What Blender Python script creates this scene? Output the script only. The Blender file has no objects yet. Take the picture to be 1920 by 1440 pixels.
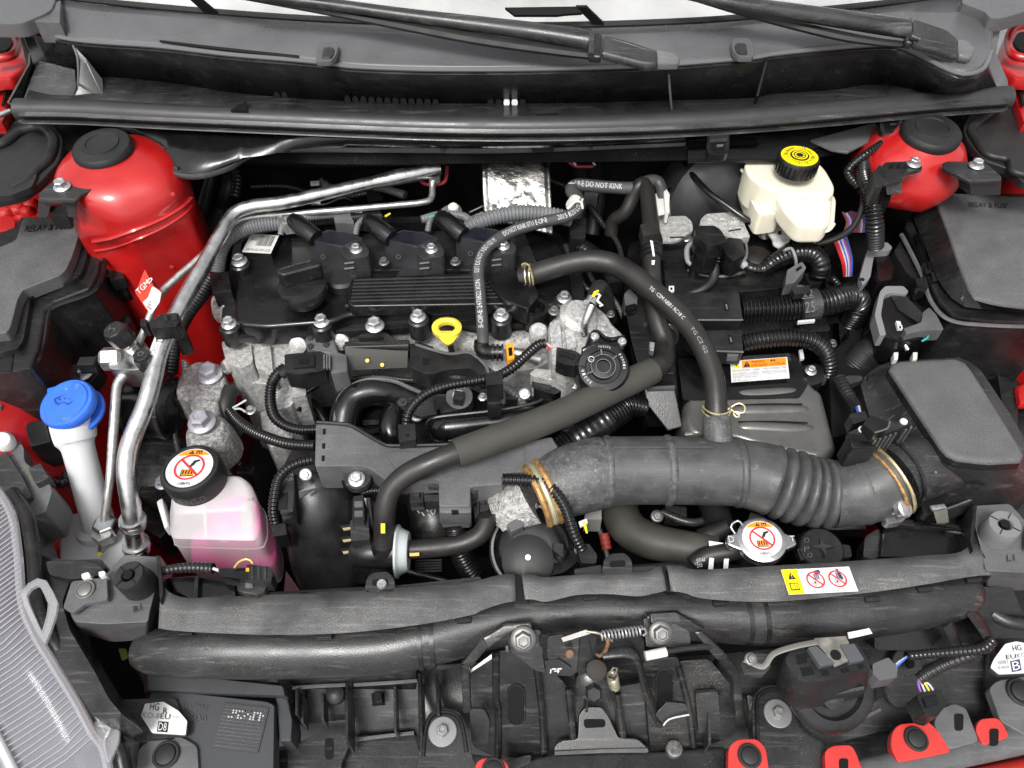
import bpy, bmesh, math, random
from mathutils.bvhtree import BVHTree
from mathutils import Vector, Matrix, noise as mnoise
R = math.radians
random.seed(7)
S = bpy.context.scene
COL = S.collection
# ---------------------------------------------------------------- camera
FPX = 1450.0
PITCH = R(50)
CAM = Vector((0, -0.375, 0.80))
cd = bpy.data.cameras.new('camera')
cd.sensor_width = 36; cd.lens = 36 * FPX / 1920; cd.clip_start = 0.02; cd.clip_end = 200
cam = bpy.data.objects.new('camera', cd); COL.objects.link(cam)
cam.location = CAM; cam.rotation_euler = (R(90) - PITCH, 0, 0)
S.camera = cam
# ---------------------------------------------------------------- sky, sun, exposure (bright overcast day)
SUN_EL, SUN_AZ = R(58), R(200)
w = bpy.data.worlds.new('World'); S.world = w; w.use_nodes = True
nt = w.node_tree; nt.nodes.clear()
sky = nt.nodes.new('ShaderNodeTexSky'); sky.sky_type = 'NISHITA'; sky.sun_disc = False
sky.sun_elevation = SUN_EL; sky.sun_rotation = SUN_AZ; sky.dust_density = 4; sky.air_density = 1.0
hs = nt.nodes.new('ShaderNodeHueSaturation'); hs.inputs['Saturation'].default_value = 0.12
bg = nt.nodes.new('ShaderNodeBackground'); bg.inputs['Strength'].default_value = 0.15
wo = nt.nodes.new('ShaderNodeOutputWorld')
nt.links.new(sky.outputs[0], hs.inputs['Color']); nt.links.new(hs.outputs[0], bg.inputs[0]); nt.links.new(bg.outputs[0], wo.inputs[0])
sl = bpy.data.lights.new('sun', 'SUN'); sl.energy = 1.8; sl.angle = R(16); sl.color = (1, 0.975, 0.94)
sun = bpy.data.objects.new('sun', sl); COL.objects.link(sun)
sd = Vector((math.sin(SUN_AZ) * math.cos(SUN_EL), math.cos(SUN_AZ) * math.cos(SUN_EL), math.sin(SUN_EL)))
sun.rotation_euler = sd.to_track_quat('Z', 'Y').to_euler(); sun.location = sd * 5
S.view_settings.view_transform = 'Standard'; S.view_settings.look = 'None'
S.view_settings.exposure = 0.55; S.view_settings.gamma = 1
# ---------------------------------------------------------------- placing helpers: a height z above the front crossmember, seen in the photo at (u, v)
FW = Vector((0, math.cos(PITCH), -math.sin(PITCH))); UPV = Vector((0, math.sin(PITCH), math.cos(PITCH)))
X, Y, Z = Vector((1, 0, 0)), Vector((0, 1, 0)), Vector((0, 0, 1))
def W(u, v, z):
    d = FW + X * ((u - 960) / FPX) - UPV * ((v - 720) / FPX)
    return CAM + d * ((z - CAM.z) / d.z)
def ray(u, v): return (FW + X * ((u - 960) / FPX) - UPV * ((v - 720) / FPX)).normalized()
def mpp(p): return (p - CAM).dot(FW) / FPX          # metres that one photo pixel covers at p
def WY(u, v, y):                                      # the same, on the upright plane at depth y
    d = ray(u, v); return CAM + d * ((y - CAM.y) / d.y)
def pts(l, z=None): return [W(*(q if len(q) > 2 else (q[0], q[1], z))) for q in l]
def hp(l):                                            # [(u, v, z, radius in px)] -> [(point, radius)]
    o = []
    for u, v, z, r in l:
        p = W(u, v, z); o.append((p, r * mpp(p)))
    return o
def rnd(poly, r=8, n=3):                              # round the corners of a (u, v[, z]) polygon
    o = []; N = len(poly)
    for i in range(N):
        a, b, c = [Vector(poly[(i + k) % N]) for k in (-1, 0, 1)]
        d1, d2 = a - b, c - b
        k1, k2 = min(r, d1.length * .45), min(r, d2.length * .45)
        p, q = b + d1.normalized() * k1, b + d2.normalized() * k2
        for j in range(n + 1):
            t = j / n
            o.append(tuple(p * (1 - t) ** 2 + b * 2 * t * (1 - t) + q * t * t))
    return o
# ---------------------------------------------------------------- geometry: every function returns (verts, faces)
def join(*gs):
    V, Fc = [], []
    for v, f in gs:
        n = len(V); V += v; Fc += [tuple(i + n for i in q) for q in f]
    return V, Fc
def loft(rings, caps=True, closed=True):
    n = len(rings[0]); V = [p for r in rings for p in r]; Fc = []
    for i in range(len(rings) - 1):
        for j in range(n if closed else n - 1):
            k = (j + 1) % n
            Fc.append((i * n + j, i * n + k, (i + 1) * n + k, (i + 1) * n + j))
    if caps and closed:
        Fc.append(tuple(range(n - 1, -1, -1))); Fc.append(tuple(range((len(rings) - 1) * n, len(rings) * n)))
    return V, Fc
def prism(p, vec):
    if not isinstance(vec, Vector): vec = Vector((0, 0, -vec))
    return loft([p, [q + vec for q in p]])
def newell(p):
    n = Vector()
    for i in range(len(p)):
        a, b = p[i], p[(i + 1) % len(p)]
        n += Vector(((a.y - b.y) * (a.z + b.z), (a.z - b.z) * (a.x + b.x), (a.x - b.x) * (a.y + b.y)))
    n.normalize()
    return n if n.dot(CAM - p[0]) > 0 else -n
def plate(p, t=.002, lift=0):                         # a polygon given thickness behind its own face
    n = newell(p); p = [q + n * lift for q in p]
    return loft([p, [q - n * t for q in p]])
def axes(a):
    a = a.normalized(); s = X if abs(a.x) < .8 else Y
    e = a.cross(s).normalized(); return e, a.cross(e).normalized(), a
def lathe(c, axis, prof, seg=28, ph=0):
    e, f, a = axes(axis)
    rings = [[c + a * h + (e * math.cos(t) + f * math.sin(t)) * max(r, 1e-5) for t in [ph + 2 * math.pi * k / seg for k in range(seg)]] for r, h in prof]
    return loft(rings, True)
def cr(P, k, t):
    p0, p1, p2, p3 = [P[max(0, min(len(P) - 1, k + j))] for j in (-1, 0, 1, 2)]
    return .5 * ((2 * p1) + (p2 - p0) * t + (2 * p0 - 5 * p1 + 4 * p2 - p3) * t * t + (3 * p1 - p0 - 3 * p2 + p3) * t ** 3)
def path(P, step):                                    # [(point, r)] -> evenly spaced samples [(point, r)]
    pp = [p for p, r in P]; rr = [r for p, r in P]; L = []
    for k in range(len(P) - 1):
        n = max(4, int((pp[k + 1] - pp[k]).length / .002))
        for i in range(n):
            t = i / n; L.append((cr(pp, k, t), cr(rr, k, t)))
    L.append(P[-1])
    d = [0]
    for i in range(1, len(L)): d.append(d[-1] + (L[i][0] - L[i - 1][0]).length)
    n = max(2, int(d[-1] / step)); o = []; j = 0
    for i in range(n + 1):
        s = d[-1] * i / n
        while j < len(d) - 2 and d[j + 1] < s: j += 1
        t = (s - d[j]) / max(1e-9, d[j + 1] - d[j]); t = max(0, min(1, t))
        o.append((L[j][0].lerp(L[j + 1][0], t), L[j][1] * (1 - t) + L[j + 1][1] * t))
    return o
def frames(L):
    T = [(L[min(i + 1, len(L) - 1)][0] - L[max(i - 1, 0)][0]).normalized() for i in range(len(L))]
    n = T[0].cross(Z); n = n.normalized() if n.length > .05 else X.copy()
    o = []
    for t in T:
        n = (n - t * n.dot(t)).normalized(); o.append((t, n, t.cross(n)))
    return o
def sweep(P, seg=14, step=.004, wave=0, depth=.12, flat=1.0, jit=0, ends=True):
    """tube along [(point, r)]; wave = corrugation pitch in metres"""
    if wave: step = wave / 6
    L = path(P, step); Fr = frames(L); rings = []
    for i, ((p, r), (t, n, b)) in enumerate(zip(L, Fr)):
        if wave:
            q = (i % 6) / 6.0
            r = r * (1 - depth * ((0, .15, .8, 1, .8, .15) if wave < .012 else (0, .04, .35, 1, .35, .04))[int(q * 6)])
        if jit: r *= 1 + jit * mnoise.noise(p * 160)
        rings.append([p + (n * math.cos(a) + b * math.sin(a) * flat) * r for a in [2 * math.pi * k / seg for k in range(seg)]])
    return loft(rings, ends)
def box(c, sx, sy, sz, ax=None):
    e, f, g = ax or (X, Y, Z)
    q = [c + e * (sx / 2 * a) + f * (sy / 2 * b) + g * (sz / 2) for a, b in ((-1, -1), (1, -1), (1, 1), (-1, 1))]
    return loft([q, [k - g * sz for k in q]])
def pbox(u, v, z, wpx, dpx, h, rot=0, tilt=0):        # a block whose top is centred at the pixel; width and depth in px, rot about z
    c = W(u, v, z); m = mpp(c); M = Matrix.Rotation(R(rot), 3, 'Z') @ Matrix.Rotation(R(tilt), 3, 'X')
    ax = (M @ X, M @ Y, M @ Z)
    return box(c - ax[2] * (h / 2), wpx * m, dpx * m, h, ax)
def grid(rows, sub=1):
    V = [p for r in rows for p in r]; n = len(rows[0])
    return V, [(i * n + j, i * n + j + 1, (i + 1) * n + j + 1, (i + 1) * n + j) for i in range(len(rows) - 1) for j in range(n - 1)]
def spl(l, n):                                        # resample a polyline of vectors smoothly
    return [p for p, r in _res([(q, 0) for q in l], n)]
def _res(P, n):
    L = path(P, .003); return [L[int(round(i * (len(L) - 1) / (n - 1)))] for i in range(n)]
def shrink(P, k, dz=0):
    c = sum(P, Vector()) / len(P); return [c + (p - c) * k + Z * dz for p in P]
def resamp(P, n):
    d = [0]
    for i in range(len(P)): d.append(d[-1] + (P[(i + 1) % len(P)] - P[i]).length)
    o = []; j = 0
    for i in range(n):
        s = d[-1] * i / n
        while d[j + 1] < s: j += 1
        o.append(P[j].lerp(P[(j + 1) % len(P)], (s - d[j]) / max(1e-9, d[j + 1] - d[j])))
    return o
# ---------------------------------------------------------------- materials
MAT = {}
def mat(name, base, rough=.5, metal=0, coat=0, var=.0, vscale=30, bump=0, bscale=600, dust=0, dcol=(.42, .4, .37), sss=0, trans=0, ior=1.5, spec=.5, rvar=.12, alpha=1, blot=0, blotcol=(.3, .3, .3), bdist=.0006, grain=0, scr=0):
    m = bpy.data.materials.new(name); m.use_nodes = True; t = m.node_tree; N, Lk = t.nodes, t.links
    b = N['Principled BSDF']; b.inputs['Base Color'].default_value = (*base, 1)
    b.inputs['Metallic'].default_value = metal; b.inputs['Roughness'].default_value = rough; b.inputs['IOR'].default_value = ior
    b.inputs['Specular IOR Level'].default_value = spec
    b.inputs['Coat Weight'].default_value = coat; b.inputs['Coat Roughness'].default_value = .12
    b.inputs['Transmission Weight'].default_value = trans; b.inputs['Alpha'].default_value = alpha
    if sss:
        b.inputs['Subsurface Weight'].default_value = sss; b.inputs['Subsurface Radius'].default_value = (.02, .018, .015); b.inputs['Subsurface Scale'].default_value = .6
    tc = N.new('ShaderNodeTexCoord')
    def nz(scale, det=3, rough_=.55):
        n = N.new('ShaderNodeTexNoise'); n.inputs['Scale'].default_value = scale; n.inputs['Detail'].default_value = det; n.inputs['Roughness'].default_value = rough_
        Lk.new(tc.outputs['Object'], n.inputs['Vector']); return n
    def ramp(src, a, c):
        r = N.new('ShaderNodeMapRange'); r.inputs[1].default_value = a; r.inputs[2].default_value = c; Lk.new(src, r.inputs[0]); return r.outputs[0]
    def mix(f, a, c):
        x = N.new('ShaderNodeMix'); x.data_type = 'RGBA'
        if isinstance(f, float): x.inputs[0].default_value = f
        else: Lk.new(f, x.inputs[0])
        for i, s in ((6, a), (7, c)):
            if isinstance(s, tuple): x.inputs[i].default_value = (*s, 1)
            else: Lk.new(s, x.inputs[i])
        return x.outputs[2]
    colr = tuple(base)
    n1 = nz(vscale, 5)
    if var:
        colr = mix(ramp(n1.outputs[0], .3, .7), tuple(max(0, c * (1 - var)) for c in base), tuple(min(1, c * (1 + var)) for c in base))
    if blot:
        n3 = nz(vscale * 2.3, 8, .7); colr = mix(ramp(n3.outputs[0], .62 - blot * .2, .72), colr, blotcol)
    if dust:
        v = N.new('ShaderNodeTexVoronoi'); v.inputs['Scale'].default_value = 420; Lk.new(tc.outputs['Object'], v.inputs['Vector'])
        n2 = nz(14, 4)
        s = ramp(v.outputs['Distance'], .17, .08)
        mu = N.new('ShaderNodeMath'); mu.operation = 'MULTIPLY'; Lk.new(s, mu.inputs[0]); Lk.new(ramp(n2.outputs[0], .48, .66), mu.inputs[1])
        film = N.new('ShaderNodeMath'); film.operation = 'MULTIPLY_ADD'
        Lk.new(ramp(n2.outputs[0], .4, .8), film.inputs[0]); film.inputs[1].default_value = .10 * dust; Lk.new(mu.outputs[0], film.inputs[2])
        sc = N.new('ShaderNodeMath'); sc.operation = 'MULTIPLY'; sc.use_clamp = True; Lk.new(film.outputs[0], sc.inputs[0]); sc.inputs[1].default_value = min(1, dust)
        colr = mix(sc.outputs[0], colr, dcol)
    if scr:                                           # fine rubbed scratches and wipe marks
        mp_ = N.new('ShaderNodeMapping'); mp_.inputs['Scale'].default_value = (22, 260, 90); mp_.inputs['Rotation'].default_value = (.3, .2, .5); Lk.new(tc.outputs['Object'], mp_.inputs['Vector'])
        n5 = N.new('ShaderNodeTexNoise'); n5.inputs['Scale'].default_value = 1; n5.inputs['Detail'].default_value = 4; Lk.new(mp_.outputs[0], n5.inputs['Vector'])
        m5 = N.new('ShaderNodeMath'); m5.operation = 'MULTIPLY'; Lk.new(ramp(n5.outputs[0], .56, .78), m5.inputs[0]); m5.inputs[1].default_value = scr
        colr = mix(m5.outputs[0], colr, dcol)
    if grain:
        gm = N.new('ShaderNodeMix'); gm.data_type = 'RGBA'; gm.blend_type = 'MULTIPLY'; gm.inputs[0].default_value = 1
        if isinstance(colr, tuple): gm.inputs[6].default_value = (*colr, 1)
        else: Lk.new(colr, gm.inputs[6])
        g4 = N.new('ShaderNodeMapRange'); g4.inputs[1].default_value = .35; g4.inputs[2].default_value = .65; g4.inputs[3].default_value = 1 - grain; g4.inputs[4].default_value = 1 + grain
        Lk.new(nz(750, 2).outputs[0], g4.inputs[0]); Lk.new(g4.outputs[0], gm.inputs[7]); colr = gm.outputs[2]
    if not isinstance(colr, tuple): Lk.new(colr, b.inputs['Base Color'])
    if rvar:
        mr = N.new('ShaderNodeMapRange'); mr.inputs[1].default_value = .3; mr.inputs[2].default_value = .7
        mr.inputs[3].default_value = max(.03, rough - rvar); mr.inputs[4].default_value = min(1, rough + rvar)
        Lk.new(n1.outputs[0], mr.inputs[0]); Lk.new(mr.outputs[0], b.inputs['Roughness'])
    if bump:
        bn = N.new('ShaderNodeBump'); bn.inputs['Strength'].default_value = bump; bn.inputs['Distance'].default_value = bdist
        Lk.new(nz(bscale, 3).outputs[0], bn.inputs['Height']); Lk.new(bn.outputs[0], b.inputs['Normal'])
    MAT[name] = m; return m
BLK = mat('black_plastic', (.0095, .0095, .010), .32, var=.3, bump=.25, bscale=900, dust=.4, grain=.3, scr=.05)
BLKG = mat('glossy_black_plastic', (.005, .005, .0055), .24, var=.3, bump=.1, bscale=300, dust=.3)
BLKT = mat('textured_grey_black_plastic', (.038, .038, .04), .62, var=.15, bump=.6, bscale=1400, dust=.25)
GREY = mat('dusty_grey_plastic', (.095, .095, .098), .40, var=.3, vscale=18, bump=.25, bscale=900, dust=.5, grain=.15, scr=.12)
DGREY = mat('weathered_black_plastic', (.022, .022, .0225), .31, var=.4, vscale=22, bump=.35, bscale=700, dust=.6, grain=.3, scr=.16)
COWL = mat('cowl_grey_plastic', (.092, .092, .096), .33, var=.2, vscale=9, bump=.35, bscale=1500, dust=.3, grain=.15, scr=.05)
LID = mat('grained_grey_lid_plastic', (.092, .092, .094), .55, var=.12, bump=.7, bscale=1500, dust=.3, grain=.28, scr=.04)
RUB = mat('black_rubber', (.011, .011, .011), .55, var=.2, bump=.2, bscale=500, dust=.3)
RUBB = mat('warm_black_hose_rubber', (.018, .016, .015), .45, var=.25, vscale=25, bump=.3, bscale=500, dust=.3)
FOAM = mat('olive_black_foam_sheath', (.042, .040, .034), .7, var=.15, bump=.5, bscale=900, dust=.2)
DUCT = mat('chalky_grey_rubber', (.054, .0545, .055), .46, var=.3, vscale=40, bump=.35, bscale=400, dust=.4, blot=.15, blotcol=(.12, .125, .13), grain=.12, scr=.06)
DUCTW = mat('bleached_grey_rubber', (.064, .065, .065), .52, var=.4, vscale=110, bump=.4, bscale=400, dust=.4, blot=.42, blotcol=(.18, .185, .19), grain=.2, scr=.08)
FELT = mat('black_felt', (.006, .006, .006), .95, var=.4, bump=1, bscale=500, dust=.5, spec=.1)
DARK = mat('deep_black', (.006, .006, .006), .6, spec=.2, rvar=0)
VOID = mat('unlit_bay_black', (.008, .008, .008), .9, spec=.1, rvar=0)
RED = mat('red_car_paint', (.40, .008, .008), .36, coat=.5, var=.12, vscale=14, bump=.12, bscale=220, dust=.3, dcol=(.6, .3, .25))
REDF = mat('salmon_red_plastic', (.52, .035, .03), .45, var=.06, bump=.2, bscale=900)
ALU = mat('brushed_aluminium', (.60, .60, .59), .32, metal=1, var=.12, vscale=60, bump=.25, bscale=350, blot=.2, blotcol=(.35, .35, .34))
ALUD = mat('dull_aluminium_pipe', (.52, .52, .50), .45, metal=.9, var=.2, vscale=70, bump=.4, bscale=300, blot=.5, blotcol=(.30, .30, .28))
CAST = mat('cast_aluminium', (.47, .465, .45), .48, metal=.4, var=.3, vscale=160, bump=.9, bscale=420, blot=.15, blotcol=(.58, .57, .54), bdist=.0012, grain=.3)
CASTD = mat('dirty_cast_aluminium', (.33, .32, .31), .55, metal=.4, var=.5, vscale=170, bump=1, bscale=300, blot=.35, grain=.35, blotcol=(.18, .175, .17), bdist=.0018)
ZINC = mat('zinc_bolt', (.62, .62, .63), .34, metal=.9, var=.15, vscale=200, bump=.2, bscale=500)
LILAC = mat('lilac_zinc_bolt', (.40, .39, .43), .42, metal=.6, var=.15, vscale=150)
DBOLT = mat('dull_dark_bolt', (.18, .175, .17), .45, metal=.7, var=.4, vscale=200, blot=.4, blotcol=(.33, .31, .28))
FOIL = mat('crinkled_foil', (.52, .51, .48), .30, metal=1, var=.15, vscale=40, bump=.5, bscale=120, bdist=.002)
RUST = mat('rusty_band', (.36, .20, .07), .5, metal=.5, var=.5, vscale=120, blot=.5, blotcol=(.55, .45, .25), bump=.5)
BRASS = mat('yellow_zinc_wire', (.72, .62, .36), .35, metal=.8, var=.2, vscale=120)
SATIN = mat('satin_graphite_cover', (.15, .148, .14), .32, metal=.5, var=.15, vscale=30, bump=.12, bscale=500, dust=.2)
MILK = mat('milky_white_plastic', (.66, .65, .61), .42, sss=.35, var=.04, bump=.15, bscale=600)
IVORY = mat('ivory_translucent_plastic', (.74, .70, .56), .38, sss=.4, var=.07, vscale=22, bump=.15, bscale=600)
WHITE = mat('white_print', (.66, .66, .65), .5, rvar=0)
INK = mat('black_print', (.012, .012, .012), .55, rvar=0)
INKR = mat('red_print', (.65, .02, .03), .5, rvar=0)
INKO = mat('orange_print', (.85, .27, .01), .5, rvar=0)
INKY = mat('yellow_print', (.90, .72, .0), .5, rvar=0)
INKG = mat('grey_print', (.26, .26, .26), .5, rvar=0)
INKN = mat('navy_print', (.05, .05, .12), .5, rvar=0)
INKS = mat('silver_grey_print', (.55, .56, .56), .5, rvar=0)
BLUE = mat('blue_cap_plastic', (.03, .14, .66), .42, var=.12, bump=.25, bscale=500, blot=.1, blotcol=(.25, .36, .75))
YEL = mat('yellow_plastic', (.80, .60, .05), .45, var=.08, bump=.1)
ORG_ = mat('orange_clip_plastic', (.85, .33, .02), .45)
GCOR = mat('grey_loom_plastic', (.14, .145, .15), .4, var=.15, bump=.1)
PINKC = mat('pink_coolant', (.95, .06, .42), .35, rvar=0, sss=.3)
LENS = mat('clear_lens', (.30, .30, .31), .05, trans=.0, alpha=.10, coat=1, rvar=0)
CLEAR = mat('clear_edge_plastic', (.45, .45, .47), .08, alpha=.35, coat=1, rvar=0)
GLASS = mat('windscreen_glass', (.2, .21, .21), .05, alpha=.10, coat=.5, rvar=0)
SHELL = mat('translucent_tank_shell', (.93, .91, .905), .34, alpha=.46, rvar=0, bump=.15)
WASH = mat('cloudy_washer_plastic', (.60, .61, .62), .45, sss=.3, var=.05)
PALE = mat('pale_sheet_white', (.58, .58, .57), .6, var=.3, vscale=5)
SILV = mat('silver_reflector', (.55, .55, .57), .28, metal=.8, rvar=.05)
HEATB = mat('satin_black_metal', (.013, .013, .0135), .28, metal=.2, var=.4, vscale=40, bump=.25, bscale=300, dust=.9, grain=.3, scr=.18)
WIRE = {k: mat('wire_' + k, c, .45, rvar=0) for k, c in dict(red=(.5, .02, .02), blue=(.03, .1, .5), white=(.5, .5, .5), yellow=(.8, .6, .05), green=(.02, .35, .3), violet=(.3, .1, .5), brown=(.2, .07, .03)).items()}
# ---------------------------------------------------------------- objects
ORG = {}
def org(o): return ORG[o.name] if o is not None else None
def finish(o, name, label, cat, group, kind):
    if label: o['label'] = label
    if cat: o['category'] = cat
    if group: o['group'] = group
    if kind: o['kind'] = kind
def T(name, label, cat, at, group=None):
    """a thing: an Empty at its base that parents its parts"""
    o = bpy.data.objects.new(name, None); o.empty_display_size = .02; COL.objects.link(o)
    o.location = at; ORG[o.name] = at.copy(); finish(o, name, label, cat, group, None); return o
def mk(name, geo, m, parent=None, bev=0, seg=2, ang=38, label=None, cat=None, group=None, kind=None, solid=0, sub=0, flat=False):
    V, Fc = geo
    og = org(parent)
    if og is None:
        og = sum(V, Vector()) / len(V)
    me = bpy.data.meshes.new(name); me.from_pydata([v - og for v in V], [], Fc)
    bm = bmesh.new(); bm.from_mesh(me)
    bmesh.ops.remove_doubles(bm, verts=bm.verts, dist=1e-6)
    bmesh.ops.recalc_face_normals(bm, faces=bm.faces)
    if bev:
        ed = [e for e in bm.edges if len(e.link_faces) == 2 and e.calc_face_angle(0) > R(28)]
        bmesh.ops.bevel(bm, geom=ed, offset=bev, segments=seg, profile=.6, affect='EDGES', clamp_overlap=True)
    bm.to_mesh(me); bm.free()
    if not flat:
        me.shade_smooth(); me.set_sharp_from_angle(angle=R(52 if bev else ang))
    me.materials.append(m)
    o = bpy.data.objects.new(name, me); COL.objects.link(o)
    if parent is None: o.location = og
    else: o.parent = parent
    ORG[o.name] = og.copy()
    if solid:
        md = o.modifiers.new('thick', 'SOLIDIFY'); md.thickness = solid; md.offset = -1
    if sub:
        md = o.modifiers.new('sub', 'SUBSURF'); md.levels = md.render_levels = sub
    if bev:
        md = o.modifiers.new('wn', 'WEIGHTED_NORMAL'); md.keep_sharp = True
    finish(o, name, label, cat, group, kind); return o
def hose(name, l, m, parent=None, **k):
    kw = {q: k.pop(q) for q in ('seg', 'step', 'wave', 'depth', 'flat', 'jit') if q in k}
    return mk(name, sweep(hp(l), **kw), m, parent, **k)
# bolts share their meshes
BOLT = {}
def bolt_mesh(m, style):
    key = (m.name, style)
    if key not in BOLT:
        if style == 'flange': g = join(lathe(Vector(), Z, [(1.0, 0), (1.0, .10), (.86, .22), (.70, .25)], 24), lathe(Vector(), Z, [(.70, .2), (.70, .82), (.60, .92), (.42, .94), (.36, .86), (.0, .84)], 6))
        elif style == 'washer': g = join(lathe(Vector(), Z, [(1.0, 0), (1.0, .08), (.95, .12), (.5, .14)], 28), lathe(Vector(), Z, [(.42, .1), (.42, .5), (.36, .56), (.24, .57), (.2, .5), (0, .48)], 6))
        elif style == 'clip': g = join(lathe(Vector(), Z, [(1.0, 0), (1.0, .16), (.93, .22), (.80, .22), (.78, .12), (.72, .12), (.70, .28), (.62, .32), (0, .33)], 32))
        else: g = lathe(Vector(), Z, [(1, 0), (1, .5), (.8, .75), (.4, .8), (.35, .55), (0, .55)], 18)
        me = bpy.data.meshes.new('bolt'); me.from_pydata(g[0], [], g[1]); me.shade_smooth(); me.set_sharp_from_angle(angle=R(35)); me.materials.append(m)
        BOLT[key] = me
    return BOLT[key]
def bolt(parent, u, v, z, r, axis=Z, m=None, style='flange', name='bolt'):
    p = W(u, v, z); s = r * mpp(p)
    o = bpy.data.objects.new(name, bolt_mesh(m or ZINC, style)); COL.objects.link(o)
    o.parent = parent; o.location = p - org(parent); o.scale = (s, s, s)
    o.rotation_euler = (Matrix.Rotation(0, 3, 'X') @ axis.normalized().to_track_quat('Z', 'Y').to_matrix() @ Matrix.Rotation(random.random(), 3, 'Z')).to_euler()
    ORG[o.name] = p; return o
# lettering: real flat letters from the built-in font
TXT = {}
def text_geo(s):
    if s not in TXT:
        c = bpy.data.curves.new('letters', 'FONT'); c.body = s; c.size = 1; c.resolution_u = 2; c.align_x = 'LEFT'
        o = bpy.data.objects.new('letters', c); me = bpy.data.meshes.new_from_object(o)
        V = [v.co.copy() for v in me.vertices]; Fc = [tuple(p.vertices) for p in me.polygons]
        x0, x1 = min(v.x for v in V), max(v.x for v in V); y0, y1 = min(v.y for v in V), max(v.y for v in V)
        V = [Vector(((v.x - x0) / (x1 - x0), (v.y - y0) / (y1 - y0), 0)) for v in V]
        TXT[s] = (V, Fc); bpy.data.objects.remove(o); bpy.data.curves.remove(c)
    return TXT[s]
def quad(o, r, u_, n):                                # local frame: origin corner, right vector, up vector, normal
    return lambda x, y, l=0: o + r * x + u_ * y + n * l
def face(corner_px, z=None):
    """frame of a printed field given by 3 pixels: lower left, lower right, upper left (each (u, v[, z]))"""
    a, b, c = pts(corner_px, z); n = (b - a).cross(c - a).normalized()
    if n.dot(CAM - a) < 0: n = -n
    return quad(a, b - a, c - a, n)
def put(f, s, x, y, wd, ht, m, parent, name='lettering', lift=.0009):
    V, Fc = text_geo(s)
    return mk(name, ([f(x + v.x * wd, y + v.y * ht, lift) for v in V], Fc), m, parent, flat=True)
def patch(f, poly, m, parent, name='print', lift=.0006):
    return mk(name, ([f(a, b, lift) for a, b in poly], [tuple(range(len(poly)))]), m, parent, flat=True)
def rect(x0, y0, x1, y1): return [(x0, y0), (x1, y0), (x1, y1), (x0, y1)]
def ringp(f, cx, cy, r0, r1, m, parent, name='print', lift=.0008, asp=1, n=32):
    V, Fc = [], []
    for k in range(n):
        a = 2 * math.pi * k / n
        V += [f(cx + math.cos(a) * r0, cy + math.sin(a) * r0 * asp, lift), f(cx + math.cos(a) * r1, cy + math.sin(a) * r1 * asp, lift)]
    for k in range(n):
        j = (k + 1) % n; Fc.append((2 * k, 2 * k + 1, 2 * j + 1, 2 * j))
    return mk(name, (V, Fc), m, parent, flat=True)
def hose_text(s, l, s0, s1, m, parent, ang=0, ht=.35):
    """lettering laid round a hose: l is the hose's own list, s0..s1 the share of its length, ang where round it (0 = side towards the lens)"""
    L = path(hp(l), .001); V, Fc = text_geo(s); n = len(L); o = []
    for v in V:
        t = (s0 + (s1 - s0) * v.x) * (n - 1); i = int(min(n - 2, max(0, t))); p = L[i][0].lerp(L[i + 1][0], t - i); r = L[i][1]
        tg = (L[min(n - 1, i + 4)][0] - L[max(0, i - 4)][0]).normalized()
        c = (CAM - p); c = (c - tg * c.dot(tg)).normalized(); b = c.cross(tg) if (s1 > s0) else tg.cross(c)
        if s1 < s0: b = c.cross(-tg)
        a = ang + (v.y - .5) * ht * 2
        o.append(p + (c * math.cos(a) + b * math.sin(a)) * (r * 1.0 + .0007))
    return mk('lettering', (o, Fc), m, parent, flat=True)
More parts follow.
